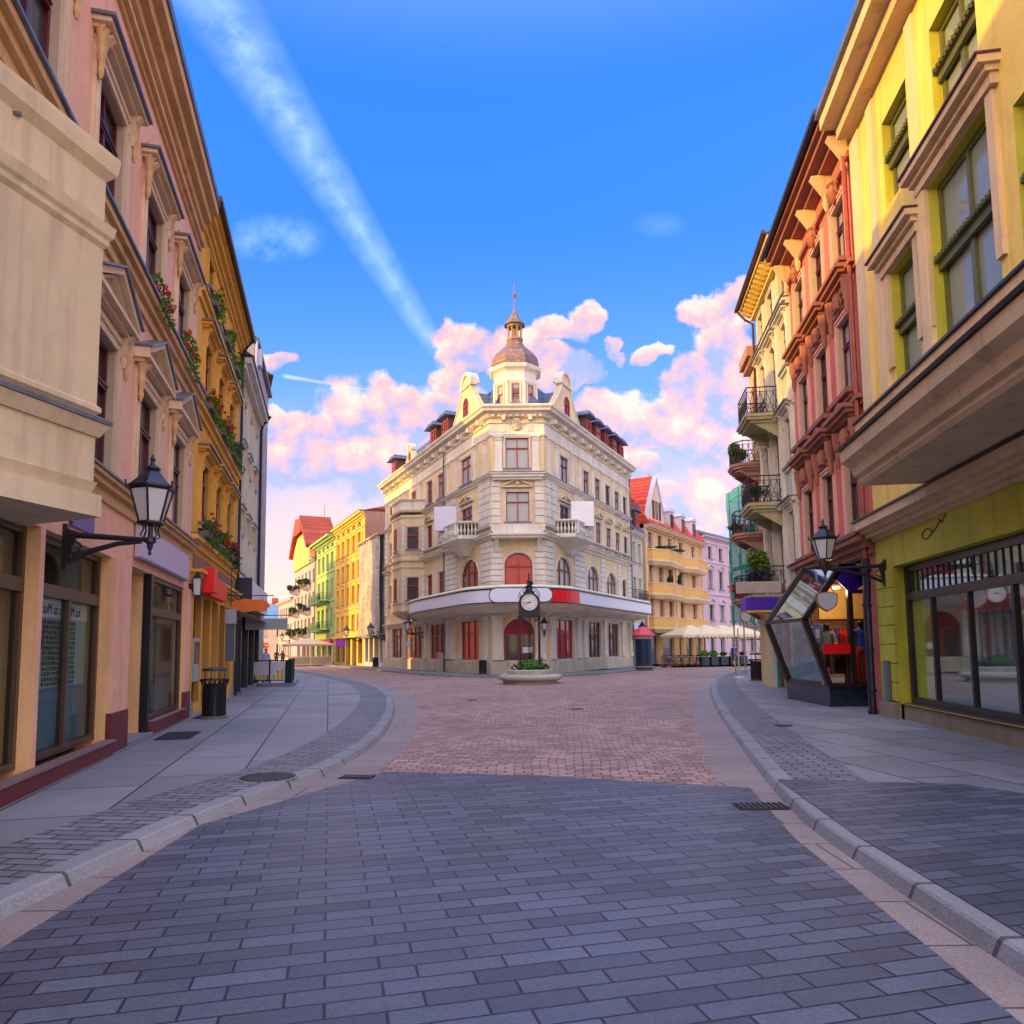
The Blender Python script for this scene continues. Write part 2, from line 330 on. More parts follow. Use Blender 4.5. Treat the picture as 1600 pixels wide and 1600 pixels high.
def win_mesh(w,h,cols,tr,arch,fm,pm,fw=.07,curt=None):
    k=('w',round(w,2),round(h,2),cols,tr,arch,fm.name,pm.name,fw)
    if k in CACHE: return CACHE[k]
    mb=MB(); hs=h-arch; x=w/2
    mb.box(-x,-x+fw,-.04,.05,0,hs); mb.box(x-fw,x,-.04,.05,0,hs); mb.box(-x+fw,x-fw,-.04,.06,0,fw)
    if arch:
        A=arc(-x,x,hs,arch,12); B=arc(-x+fw,x-fw,hs,arch-fw,12)
        for i in range(12): mb.prism([(A[i][0],-.04,A[i][1]),(A[i+1][0],-.04,A[i+1][1]),(B[i+1][0],-.04,B[i+1][1]),(B[i][0],-.04,B[i][1])],(0,.09,0))
    else: mb.box(-x+fw,x-fw,-.04,.05,h-fw,h)
    if tr: zt=h*tr; mb.box(-x+fw,x-fw,-.035,.075,zt-fw*.6,zt+fw*.6); mb.box(-x+fw*1.2,x-fw*1.2,-.03,.1,zt+fw*.15,zt+fw*.5)
    for c in range(1,cols):
        cx=-x+w*c/cols; top=h-fw if not arch else hs+arch*math.sqrt(max(0,1-(cx/x)**2))-fw
        zt=h*tr if tr else 0
        if tr: mb.box(cx-fw*.6,cx+fw*.6,-.035,.065,fw,zt-fw*.6); mb.box(cx-fw*.4,cx+fw*.4,-.035,.055,zt+fw*.6,top)
        else: mb.box(cx-fw*.6,cx+fw*.6,-.035,.065,fw,top)
    me=mb.mesh('window',fm); pb=MB()
    if arch: pb.face([(-x+.01,0,.01),(x-.01,0,.01)]+[(p[0],0,p[1]) for p in arc(-x+.01,x-.01,hs,arch-.01,12)][::-1])
    else: pb.face([(-x+.01,0,.01),(x-.01,0,.01),(x-.01,0,h-.01),(-x+.01,0,h-.01)])
    pme=pb.mesh('pane',pm); CACHE[k]=(me,pme); return CACHE[k]
def surround_mesh(w,h,style,sm,arch=0,b=.16,sill=True,tm=None):
    k=('s',round(w,2),round(h,2),style,sm.name,arch,b,sill)
    if k in CACHE: return CACHE[k]
    mb=MB(); x=w/2; hs=h-arch
    def band(o,bb,p):
        mb.box(-x-o-bb,-x-o,0,p,0,hs); mb.box(x+o,x+o+bb,0,p,0,hs)
        if not arch: mb.box(-x-o-bb,x+o+bb,0,p,h+o,h+o+bb); 
        else:
            A=arc(-x-o-bb,x+o+bb,hs,arch+o+bb,14); B=arc(-x-o,x+o,hs,arch+o,14)
            for i in range(14): mb.prism([(A[i][0],0,A[i][1]),(A[i+1][0],0,A[i+1][1]),(B[i+1][0],0,B[i+1][1]),(B[i][0],0,B[i][1])],(0,p,0))
        if not arch: mb.box(-x-o-bb,-x-o,0,p,h,h+o) if o else None; mb.box(x+o,x+o+bb,0,p,h,h+o) if o else None
    if b:
        band(0,b*.45,.045); band(b*.45,b*.35,.075); band(b*.8,b*.2,.05)
    if sill: mb.box(-x-b*1.1,x+b*1.1,-.15,.14,-.1,-.003,1); mb.box(-x-b,x+b,0,.09,-.18,-.1)
    zt=h+b+.02
    if style in('ped','seg','corn','orn'):
        e=x+b+.16
        for sx in(-1,1):
            c=sx*(x+b*.6); mb.prism([(c-.07,0,zt-.35),(c-.07,.08,zt-.35),(c-.07,.14,zt-.1),(c-.07,.24,zt),(c-.07,0,zt)],(.14,0,0)); mb.lathe([(.03,-.5),(.055,-.42),(.06,-.36),(.045,-.33)],(c,.07,zt),8)
        mb.box(-e+.06,e-.06,0,.16,zt,zt+.06); mb.box(-e,e,0,.26,zt+.06,zt+.13)
        if style=='ped':
            r=.52
            mb.prism([(-e+.1,0,zt+.13),(e-.1,0,zt+.13),(0,0,zt+.13+r-.06)],(0,.06,0))
            for sx in(-1,1):
                mb.prism([(sx*e,0,zt+.13),(sx*e,0,zt+.24),(0,0,zt+.24+r),(0,0,zt+.13+r)],(0,.26,0)); mb.prism([(sx*(e+.02),0,zt+.243),(sx*(e+.02),0,zt+.28),(0,0,zt+.28+r),(0,0,zt+.243+r)],(0,.31,0),1)
                mb.prism([(sx*(e-.14),0,zt+.133),(sx*(e-.14),0,zt+.16),(0,0,zt+.16+r-.04),(0,0,zt+.1+r-.04)],(0,.16,0))
        elif style=='seg':
            A=arc(-e,e,zt+.13,.5,12); B=arc(-e+.12,e-.12,zt+.13,.38,12)
            for i in range(12): mb.prism([(A[i][0],0,A[i][1]),(A[i+1][0],0,A[i+1][1]),(B[i+1][0],0,B[i+1][1]),(B[i][0],0,B[i][1])],(0,.26,0))
        elif style=='orn':
            for sx in(-1,1):
                mb.prism([(sx*e,0,zt+.13),(sx*e,0,zt+.22),(sx*.22,0,zt+.55),(sx*.22,0,zt+.45)],(0,.2,0)); mb.tube([(sx*(.25+.1*math.cos(a)*(1-a/9)),.1,zt+.3+.1*math.sin(a)*(1-a/9)) for a in [i*.7 for i in range(9)]],.03,5)
            mb.lathe([(.0,0),(.13,.06),(.17,.2),(.1,.36),(.03,.45)],(0,.08,zt+.13),10,sy=.6)
        else: mb.box(-e-.04,e+.04,0,.32,zt+.13,zt+.18,1)
    me=mb.mesh('window_surround',[sm,tm or ZINC]); CACHE[k]=me; return me
def window(fr,root,u,z,w,h,fm,pm,cols=2,tr=.68,arch=0,rev=.2,sur=None,sm=None,b=.16,sill=True,d=0.,rz=0.,label=None,fw=.07,tm=None):
    me,pme=win_mesh(w,h,cols,tr,arch,fm,pm,fw)
    o=fr.put('window',me,root,u,d-rev,z,rz,label); link('pane',pme,o)
    if sur: link('window_surround',surround_mesh(w,h,sur,sm,arch,b,sill,tm),o,(0,rev,0))
    return o
# ================================================================ ground
def catmull(pts,n=6):
    out=[]; P=[pts[0]]+list(pts)+[pts[-1]]
    for i in range(1,len(P)-2):
        for k in range(n):
            t=k/n; a,b,c,d=P[i-1],P[i],P[i+1],P[i+2]
            out.append(.5*((2*b)+(c-a)*t+(2*a-5*b+4*c-d)*t*t+(3*b-a-3*c+d)*t**3))
    out.append(P[-2]); return out
def v2(x,y): return Vector((x,y,0))
def offs(pts,k):
    o=[]
    for i,p in enumerate(pts):
        t=(pts[min(i+1,len(pts)-1)]-pts[max(i-1,0)]).normalized(); o.append(p+Vector((t.y,-t.x,0))*k)
    return o
PAVE=tiles('brick_paving',(.37,.225,.185),.23,.15,.009,rot=(0,0,rad(4)),var=.2,rough=.6,mc=.22,bs=.9,c2=(.55,.36,.29),warp=.5)
SLAB=tiles('granite_slabs',(.235,.24,.265),1.6,1.05,.014,rot=(0,0,rad(76)),var=.16,rough=.55,mc=.18,bs=.8,off=.35)
SLABR=tiles('granite_slabs_right',(.235,.24,.265),1.6,.95,.014,rot=(0,0,rad(-98)),var=.16,rough=.55,mc=.18,bs=.8,off=.35)
SETT=tiles('small_setts',(.20,.205,.23),.34,.14,.012,rot=(0,0,rad(8)),var=.2,rough=.6,mc=.2,bs=.9)
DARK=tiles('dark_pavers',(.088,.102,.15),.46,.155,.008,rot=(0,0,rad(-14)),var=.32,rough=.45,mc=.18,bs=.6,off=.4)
CURB=tiles('granite_curb',(.27,.275,.295),.9,5,.022,rot=(0,0,rad(90)),var=.08,rough=.6,mc=.3,bs=.4)
GUT=tiles('gutter_stone',(.31,.25,.235),5,.7,.01,rot=(0,0,0),var=.07,rough=.6,mc=.3,bs=.4)
g=MB(); g.face([(-900,-300,0),(900,-300,0),(900,1500,0),(-900,1500,0)]); tag(g.build('ground',PAVE),kind='structure')
LC=catmull([v2(-3.6,-6),v2(-3.35,2),v2(-3.1,6.2),v2(-2.93,7.86),v2(-2.6,9.33),v2(-2.43,10.84),v2(-2.44,13.38),v2(-2.75,16.81),v2(-3.41,21.42),v2(-4.6,27.5),v2(-6.9,35.4),v2(-11.2,46.),v2(-18.5,63),v2(-31,93),v2(-44,125)])
RC=catmull([v2(2.3,-6),v2(2.45,2),v2(2.62,6.2),v2(2.78,7.58),v2(2.95,8.53),v2(3.22,9.91),v2(3.75,12.43),v2(5.02,18.29),v2(6.77,25.54),v2(8.8,32.91),v2(11.9,41.8),v2(18,53.5),v2(29,68),v2(45,85)])
def strip(name,a,b,z,m,kind='structure',thick=0):
    mb=MB()
    for i in range(len(a)-1):
        mb.face([(a[i].x,a[i].y,z),(a[i+1].x,a[i+1].y,z),(b[i+1].x,b[i+1].y,z),(b[i].x,b[i].y,z)])
        if thick: mb.face([(a[i].x,a[i].y,z),(a[i+1].x,a[i+1].y,z),(a[i+1].x,a[i+1].y,z-thick),(a[i].x,a[i].y,z-thick)])
    return tag(mb.build(name,m,rec=False),kind=kind)
FL=Fr((-6.5,12.4),-13.9,'L'); FR=Fr((7.67,12.85),8.1,'R')
CLf=Fr((-1.25,44.6),-25.3,'R'); CRf=Fr((2.05,44.6),25.8,'L'); CFf=Fr((-1.25,44.6),90,'L')
# left pavement
for (C,sg,nm,ms,far) in ((LC,-1,'left',SLAB,-60),(RC,1,'right',SLABR,60)):
    strip('gutter',C,offs(C,-sg*.6),.004,GUT)
    mb=MB(); e0=C; e1=offs(C,sg*.04); e2=offs(C,sg*.24)
    for i in range(len(C)-1):
        for (p,zp),(q,zq) in (((e0,-.0),(e1,.085)),((e1,.085),(offs(C,sg*.06),.1)),((offs(C,sg*.06),.1),(e2,.1))):
            mb.face([(p[i].x,p[i].y,zp),(p[i+1].x,p[i+1].y,zp),(q[i+1].x,q[i+1].y,zq),(q[i].x,q[i].y,zq)])
    tag(mb.build('kerb',CURB,rec=False),kind='structure')
    strip('pavement_edging',offs(C,sg*.24),offs(C,sg*1.05),.1,SETT)
    mb=MB(); q=offs(C,sg*1.05)
    for i in range(len(C)-1): mb.face([(q[i].x,q[i].y,.1),(q[i+1].x,q[i+1].y,.1),(far,q[i+1].y,.1),(far,q[i].y,.1)])
    tag(mb.build('pavement',ms,rec=False),kind='structure')
# pavement round the corner building
a=[CLf.w(110,2.3),CLf.w(60,2.3),CLf.w(24,2.4),CLf.w(3,2.8),v2(-.6,41.7),v2(1.6,41.75),CRf.w(3,2.8),CRf.w(16,2.6),v2(12.3,58),v2(14.5,62.5),v2(19,68),v2(30,80)]; a=[Vector((p.x,p.y,0)) for p in a]; a=catmull(a,4)
b=[p+Vector((0,40,0)) for p in a]; b=[Vector((p.x*.3,60 if p.y<60 else p.y+12,0)) for p in a]
strip('pavement',a,offs(a,-.25),.104,CURB,thick=.1); strip('pavement',offs(a,-.25),offs(a,-14),.1,SLAB)
# dark band of pavers across the junction
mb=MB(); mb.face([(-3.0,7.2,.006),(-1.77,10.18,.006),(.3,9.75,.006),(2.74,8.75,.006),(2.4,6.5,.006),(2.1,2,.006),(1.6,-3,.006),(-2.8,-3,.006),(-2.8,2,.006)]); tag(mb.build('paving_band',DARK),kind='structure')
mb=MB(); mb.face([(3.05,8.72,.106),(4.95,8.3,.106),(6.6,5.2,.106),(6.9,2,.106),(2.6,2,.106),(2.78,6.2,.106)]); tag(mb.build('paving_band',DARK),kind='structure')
# covers in the ground
GRATE=flat('cast_iron',(.09,.085,.095),.5,.5,.3)
def manhole(x,y,r,z,label):
    t=thing('manhole_cover',(x,y,z),label,'manhole cover')
    m=MB(); m.lathe([(r,0),(r,.008),(r*.93,.01)],(0,0,0),32); m.build('rim',CURB,t)
    m=MB()
    for k in range(-6,7):
        xx=k*r/7; h=math.sqrt(max(0,(r*.9)**2-xx*xx)); m.box(xx-r*.035,xx+r*.035,-h,h,.012,.022)
    m.build('grate',GRATE,t,rz=rad(-40))
manhole(-3.02,9.2,.36,.1,'round cast iron manhole cover with slanted bars by the left kerb')
for (x,y,z,w,h,r_,lab) in ((-2.05,9.75,.006,.42,.26,rad(-8),'small rectangular drain grate in the gutter beside the left kerb'),(2.52,7.72,.01,.5,.3,0,'dark rectangular drain grate in the gutter beside the right kerb')):
    t=thing('drain_grate',(x,y,z),lab,'drain grate',rz=r_); m=MB(); m.box(-w/2,w/2,-h/2,h/2,0,.006); m.build('frame',flat('drain_dark',(.02,.02,.02),.7),t)
    m=MB(); [m.box(-w/2+.03+i*w/9,-w/2+.055+i*w/9,-h/2+.02,h/2-.02,.006,.018) for i in range(9)]; m.build('grate',GRATE,t)
for (x,y,z,lab) in ((738,1094,0,'small round valve cover in the brick paving left of the stone planter'),(902,1108,0,'small round valve cover in the brick paving right of the stone planter'),(1224,1134,.1,'small round cover in the grey slabs near the angular shop window')):
    p=gnd(x,y,z); m=MB(); m.lathe([(.17,0),(.17,.012),(.12,.016)],(0,0,0),18); o=m.build('valve_cover',GRATE,None,p+Vector((0,0,.004))); tag(o,lab,'valve cover')
MATR=flat('rubber_mat',(.012,.012,.016),.8,0,.2)
# ================================================================ corner building
CW=plaster('cream_wall',(.76,.60,.35),.08,.16,grime=.10); CT=plaster('pale_stone_trim',(.74,.70,.62),.08,.16,grime=.2); CTD=plaster('stained_stone',(.66,.58,.42),.12,.3,grime=.35)
RF=flat('red_window_frame',(.42,.04,.02),.45,0,.2); BF=flat('brown_window_frame',(.18,.03,.03),.45,0,.2)
PD=pane_mat('dark_pane',(.02,.025,.03),(.42,.42,.42),.45); PR=pane_mat('red_curtain_pane',(.05,.01,.012),(.66,.0,.012),.95); PB=pane_mat('blind_pane',(.03,.04,.05),(.5,.55,.56),1.1); PDD=pane_mat('dark_room_pane',(.015,.018,.02),(.08,.06,.05),.4)
SLATE=tiles('slate_roof',(.09,.13,.21),.3,.18,.008,var=.3,rough=.45,mc=.4,bs=.4,rot=(rad(90),0,0)); COP=tiles('copper_shingles',(.24,.15,.125),.22,.16,.01,rot=(rad(90),rad(45),0),var=.25,rough=.4,mc=.4,bs=.6)
cb=thing('corner_building',(0.4,44.6,0),'cream four storey corner building with domed turret, balconies and long shop canopy','building')
NB=lambda f: f.mb()
def cadd(f,name,mb,mats,**k): return f.add(name,mb,mats,cb,**k)
SH=.35
FRONT=[(.72,2.58,.12,3.45,.93),(.8,2.5,5.0,7.46,.75),(.93,2.37,9.37,11.24),(.93,2.37,12.72,14.63)]
LEFT=[(1.9,5.1,.95,3.45),(8.15,11.4,.95,3.45),(13.2,16.5,.95,3.45),(18.5,21.5,.95,3.45),
 (1.95,5.05,5.0,7.45,1.3),(8.35,9.6,5.5,7.2),(10.85,12.1,5.5,7.2),(18.2,19.3,5.5,7.2),(21.1,22.3,5.5,7.2),
 (2.9,4.9,9.25,10.95),(8.35,9.6,9.25,10.95),(10.85,12.1,9.25,10.95),(18.2,19.3,9.25,10.95),(21.1,22.3,9.25,10.95),
 (3.1,4.95,12.6,14.35),(8.35,9.6,12.6,14.35),(10.85,12.1,12.6,14.35),(14.8,16.1,12.6,14.35),(18.7,19.9,12.6,14.35),(21.1,22.3,12.6,14.35)]
RIGHT=[(1.5,4.4,.95,3.45),(7.3,9.9,.95,3.45),(11.6,14.1,.95,3.45),
 (1.6,4.3,5.0,7.45,1.2),(7.3,9.8,5.0,7.4,1.15),(11.5,13.9,5.0,7.3,1.1),(15.4,16.5,5.0,7.1,.5),
 (2.4,4.1,9.2,10.9),(7.0,8.15,9.15,10.8),(9.35,10.5,9.1,10.8),(11.7,12.85,9.05,10.7),(13.95,15.1,9.,10.65),(16.1,17.2,9.,10.6),
 (2.6,4.05,12.4,14.15),(6.9,8.1,12.35,14.1),(9.35,10.5,12.3,14.05),(11.7,12.85,12.2,14.0),(13.95,15.1,12.1,13.95),(16.1,17.2,12.05,13.9)]
for f,U,ops in ((CFf,3.3,FRONT),(CLf,23.9,LEFT),(CRf,17.8,RIGHT)):
    mb=f.mb(); wall(mb,0,U,0,16.1,ops,rev=.13); cadd(f,'wall',mb,[CW,CT])
for f,ops,L in ((CLf,LEFT,1),(CRf,RIGHT,0),(CFf,FRONT,2)):
    for o in ops:
        w,h=o[1]-o[0],o[3]-o[2]; u=(o[0]+o[1])/2; a=o[4] if len(o)>4 else 0
        gf=o[2]<1; f1=4.9<o[2]<6
        big=w>1.6
        if gf and L==2: continue
        pm=PD
        if gf: pm=PR if (L==1 and o[0]<3) or (L==0 and o[0]<3) else PDD
        if f1 and L==2: pm=PR
        if L==2 and o[2]>9: pm=PB
        window(f,cb,u,o[2],w,h,RF if (L!=0) else BF,pm,cols=3 if w>2.2 else 2,tr=.66 if not gf else .68,arch=a,rev=.13,sur='flat',sm=CT,b=.13 if w>1.3 else .11,sill=not gf,fw=.08 if big else .06)
# front door
d=MB(-1); x=.93
me=MB(); A=arc(-x,x,2.4,.93,14)
me.face([(-x,0,2.4),(x,0,2.4)]+[(p[0],0,p[1]) for p in A][::-1]); me.box(-x,x,-.03,.06,2.34,2.44,1)
REDA=flat('crimson_fanlight',(.28,.003,.03),.5,0,.1,bs=0)
dr=CFf.put('door',me.mesh('door',[REDA,RF]),cb,1.65,-.2,.12)
m=MB(); 
for sx in(-1,1): m.box(sx*.92-.05 if sx<0 else .05,-.05 if sx<0 else .92,-.03,.03,0,.75); [m.box(a,a+.09,-.04,.05,0,2.34) for a in ((-.93,-.09) if sx<0 else (.0,.84))]
m.box(-.93,.93,-.035,.045,0,.3); m.build('door_leaf',RF,dr)
m=MB(); m.face([(-.85,.01,.7),(-.09,.01,.7),(-.09,.01,2.34),(-.85,.01,2.34)]); m.face([(.09,.01,.7),(.85,.01,.7),(.85,.01,2.34),(.09,.01,2.34)]); m.build('pane',PDD,dr)
m=MB(); m.box(-.78,-.2,.03,.05,1.25,1.6); m.build('notice',WHITEP,dr); m=MB(); m.tube([(.04,.06,1.),(.04,.1,1.),(.04,.1,1.3),(.04,.06,1.3)],.015); m.build('handle',ZINC,dr)
m=CFf.mb(); m.box(.55,2.75,.02,.5,0.09,.14); cadd(CFf,'doorstep',m,CTD)
# string courses and cornices swept round the three fronts
def sweep(name,prof,mat,z0=0,ul=23.9,ur=17.8,l0=0,tm=None,both=True):
    """profile [(d,z)..] carried along left front, chamfer and right front"""
    mb=MB(); rc=cb.location
    def corner(fa,ua,fb,ub,d): # point offset d from both fronts
        p=fa.w(ua); na,nb=fa.n,fb.n; k=(na+nb); return p+k*(d/(1+na.dot(nb)))
    rings=[]
    for k in range(4):
        r=[]
        for d,z in prof:
            p=(CLf.w(ul,d),corner(CLf,0,CFf,0,d),corner(CFf,3.3,CRf,0,d),CRf.w(ur,d))[k]
            r.append((p.x-rc.x,p.y-rc.y,z))
        rings.append(r)
    mb.loft(rings); return mb.build(name,mat,cb)
sweep('plinth',[(-.02,.1),(.14,.1),(.14,.82),(.10,.90),(.10,.93),(-.02,.93)],CTD)
sweep('string_course',[(-.02,3.62),(.10,3.62),(.16,3.72),(.30,3.80),(.30,3.86),(-.02,3.9)],CT)
sweep('string_course',[(-.02,8.28),(.08,8.28),(.12,8.42),(.34,8.5),(.34,8.58),(-.02,8.62)],CT)
sweep('string_course',[(-.02,9.03),(.12,9.03),(.2,9.12),(.2,9.17),(-.02,9.2)],CT)
sweep('lead_flashing',[(.0,8.625),(.345,8.585),(.36,8.57),(.36,8.61),(.0,8.66)],ZINC)
sweep('string_course',[(-.02,12.02),(.08,12.02),(.12,12.1),(.28,12.22),(.28,12.3),(-.02,12.33)],CT)
sweep('lead_flashing',[(.0,12.335),(.29,12.305),(.31,12.29),(.31,12.33),(.0,12.37)],ZINC)
sweep('frieze',[(-.02,14.75),(.06,14.75),(.10,14.85),(.06,14.92),(.06,15.5),(.16,15.56),(.16,15.62),(-.02,15.62)],CT)
sweep('cornice',[(-.02,15.9),(.12,15.9),(.2,16.0),(.3,16.15),(.62,16.2),(.66,16.32),(.78,16.42),(.80,16.52),(.7,16.58),(-.3,16.66),(-.3,16.0)],CT)
# dentils under the cornice
for f,U in ((CFf,3.3),(CLf,23.9),(CRf,17.8)):
    mb=f.mb(); n=int(U/.34)
    for i in range(n): u=(i+.5)*U/n; mb.box(u-.08,u+.08,0,.3,15.93,16.13)
    n=max(2,int(U/1.6))
    for i in range(n): u=(i+.5)*U/n; mb.box(u-.11,u+.11,0,.55,15.64,15.93) if L else 0; mb.box(u-.14,u+.14,.05,.09,15.0,15.42)
    cadd(f,'dentils',mb,[CT])
# banded masonry piers
def rust(f,u0,u1,z0,z1,h=.36,p=.07,g=.045):
    mb=f.mb(); n=round((z1-z0)/h); hh=(z1-z0)/n
    for i in range(n): mb.box(u0+.0,u1-.0,0,p+.01*(i%2),z0+i*hh+g,z0+(i+1)*hh)
    return mb
def pilaster(f,u,w,z0,z1,p=.11,cap=True):
    mb=f.mb(); mb.box(u-w/2,u+w/2,0,p,z0+.25,z1-.3); mb.box(u-w/2-.05,u+w/2+.05,0,p+.05,z0,z0+.25)
    if cap: mb.box(u-w/2-.03,u+w/2+.03,0,p+.03,z1-.3,z1-.24); mb.box(u-w/2-.02,u+w/2+.02,0,p+.05,z1-.24,z1-.1); mb.box(u-w/2-.09,u+w/2+.09,0,p+.11,z1-.1,z1)
    return mb
for f,lst in ((CFf,[(.02,.68),(2.62,3.28)]),(CLf,[(.03,1.5),(5.6,7.9),(17.2,17.9),(19.7,20.7),(22.7,23.85)]),(CRf,[(.03,1.2),(4.85,6.9),(10.2,11.1),(14.3,15.0),(16.9,17.75)])):
    for a,b in lst: cadd(f,'quoin',rust(f,a,b,4.6,8.2),CT)
for f,lst in ((CFf,[(.02,.6),(2.7,3.28)]),(CLf,[(.03,.95),(1.0,1.9),(5.9,7.8),(22.7,23.85)]),(CRf,[(.03,.95),(1.0,1.9),(4.9,6.6),(17.4,17.78)])):
    for a,b in lst: cadd(f,'quoin',rust(f,a+.02,b-.02,9.25,12.0,.46),CT)
for f,lst in ((CFf,[.5,2.8]),(CLf,[.8,2.35,5.65,7.4,13.6,17.2,23.3]),(CRf,[.8,2.0,4.7,6.1,8.75,11.1,13.4,15.6,17.5])):
    for u in lst: cadd(f,'pilaster',pilaster(f,u,.42,12.4,14.75),CT)
for f,lst in ((CFf,[.36,2.94]),(CLf,[.9,6.6,7.4,12.3,17.5,22.7]),(CRf,[.8,5.3,6.5,10.75,15.1,17.2])):
    for u in lst: cadd(f,'pilaster',pilaster(f,u,.62,.95,3.62,.16),CT)
# aprons and little pediments over the second floor windows
for f,ws in ((CLf,[(8.35,9.6),(10.85,12.1),(2.9,4.9)]),(CRf,[(2.4,4.1),(7.,8.15),(9.35,10.5),(11.7,12.85),(13.95,15.1),(16.1,17.2)]),(CFf,[(.93,2.37)])):
    for a,b in ws:
        c=(a+b)/2; w=(b-a)/2+.2; z=11.25 if f is CLf else 11.1
        if f is CFf: z=11.5
        mb=f.mb(); mb.box(c-w,c+w,0,.22,z,z+.08)
        for sx in (-1,1):
            mb.prism([(c+sx*w,0,z+.08),(c+sx*w,0,z+.16),(c+sx*.12,0,z+.5),(c+sx*.12,0,z+.42)],(0,.2,0))
            mb.tube([(c+sx*(.28+.13*math.cos(k)*(1-k/8)),.09,z+.33+.13*math.sin(k)*(1-k/8)) for k in [i*.7 for i in range(9)]],.035,5)
        mb.lathe([(0,0),(.13,.08),(.16,.26),(.08,.42),(0,.5)],(c,.09,z+.1),10,sy=.6); cadd(f,'pediment',mb,CTD)
# cartouche in the frieze of the chamfer, plain
mb=CFf.mb(); mb.lathe([(0,0),(.2,.06),(.3,.3),(.3,.62),(.2,.78),(0,.84)],(1.65,.1,15.05),14,sy=.4); mb.lathe([(0,0),(.14,.1),(.15,.26),(0,.34)],(1.65,.2,15.3),10,sy=.5)
for sx in(-1,1): mb.tube([(1.65+sx*(.34+.1*math.cos(k)),.12,15.45+.22*math.sin(k)) for k in [i*.6 for i in range(8)]],.045,6)
cadd(CFf,'cartouche',mb,CTD,smooth=40)
# chamfer ledge over the door canopy with brackets
mb=CFf.mb(); mb.box(.02,3.28,0,.75,8.3,8.45); mb.box(-.06,3.36,0,.85,8.45,8.56); mb.box(.0,3.3,0,.4,8.75,9.12); mb.box(.1,3.2,0,.45,8.56,8.75)
for u in (.35,2.95): mb.prism([(u-.14,0,7.5),(u-.14,.12,7.5),(u-.14,.3,7.9),(u-.14,.6,8.3),(u-.14,0,8.3)],(.28,0,0))
cadd(CFf,'window_ledge',mb,CT)
mb=CFf.mb(); mb.box(.05,3.25,0,.42,12.1,12.28); mb.box(-.03,3.33,0,.5,12.28,12.36); mb.box(.12,3.18,0,.3,11.95,12.1); mb.box(-.05,3.35,0,.52,12.365,12.42,1); cadd(CFf,'window_ledge',mb,[CT,ZINC])
# bay on the left front
RL=lambda p: (p.x-cb.location.x,p.y-cb.location.y)
b0=CLf.w(12.7); b1=CLf.w(13.5,1.62); b2=CLf.w(16.1,1.62); b3=CLf.w(16.95)
def poly(z,k=0.):
    c=CLf.w(14.8,.3); return [(*RL(p+(p-c).normalized()*k if k else p),z) for p in (b0,b1,b2,b3)]
def bayring(name,prof,mat): 
    mb=MB(); mb.loft([poly(z,k) for z,k in prof]); return mb.build(name,mat,cb)
bayring('bay',[(4.0,-.9),(4.35,-.2),(4.6,0),(12.0,0)],CW)
for z,h,k in ((4.5,.12,.14),(5.1,.1,.1),(7.85,.1,.12),(8.4,.12,.22),(8.9,.1,.12),(11.75,.1,.12),(12.2,.14,.24),(13.1,.1,.14)):
    bayring('string_course',[(z,k-.06),(z+h,k),(z+h+.02,k)],CT if h<.13 else CTD)
bayring('bay_parapet',[(12.34,-.03),(13.1,-.03)],CT)
fb=Fr((b0.x,b0.y),math.degrees(math.atan2((b1-b0).x,(b1-b0).y)),'R'); LB=(b1-b0).length
fc=Fr((b1.x,b1.y),-25.3,'R')
for (z,h) in ((5.4,1.75),(9.3,1.75)):
    window(fb,cb,LB*.5,z,.9,h,RF,PD,cols=1,tr=.62,rev=-.03,sur='flat',sm=CT,b=.12); window(fc,cb,1.3,z,.75,h,RF,PD,cols=2,tr=.66,rev=-.03,sur='flat',sm=CT,b=.1)
    for a,b in ((.02,LB*.5-.62),(LB*.5+.62,LB-.02)): fb.add('quoin',rust(fb,a,b,z-.2,z+2.2,.4,.05),CT,cb)
# curved balconies beside the chamfer
def balcony(f,u0,u1,d,z,nm):
    pts=[(u0,0),(u0+.55,d*.95),(u0+1.1,d)]+[(u1-1.0+1.0*math.sin(a),d*math.cos(a)) for a in [i*math.pi/2/6 for i in range(7)]]
    P=[f.w(u,dd) for u,dd in pts]; r=cb.location
    c=f.w((u0+u1)/2,0)
    def ring(z,k): return [(p.x+(c-p).x*k-r.x,p.y+(c-p).y*k-r.y,z) for p in P]
    mb=MB(); mb.loft([ring(z-1.0,.75),ring(z-.7,.55),ring(z-.35,.2),ring(z-.22,.02),ring(z-.12,-.06),ring(z,-.06)]); bo=mb.build('balcony',CT,cb)
    mb=MB(); mb.loft([ring(z+.86,-.03),ring(z+.92,-.07),ring(z+1.02,-.07)]); mb.loft([ring(z+.0,.0),ring(z+.14,.0)]); mb.build('handrail',CT,bo)
    L=[0]
    for p,q in zip(P,P[1:]): L.append(L[-1]+(q-p).length)
    n=26; mb=MB(); c0=0
    for i in range(1,n):
        s=L[-1]*i/n; j=max(k for k in range(len(L)-1) if L[k]<=s); t=(s-L[j])/(L[j+1]-L[j]); p=P[j].lerp(P[j+1],t); x,y=p.x-r.x,p.y-r.y
        if i in (7,14,20): mb.box(x-.14,x+.14,y-.1,y+.1,z+.14,z+.86)
        else: mb.lathe([(.05,.14),(.04,.2),(.085,.36),(.085,.45),(.04,.62),(.04,.72),(.06,.86)],(x,y,z),7)
    mb.build('balusters',CT,bo); return bo
balcony(CLf,1.9,6.3,1.25,8.72,'l'); balcony(CRf,1.5,5.9,1.25,8.72,'r')
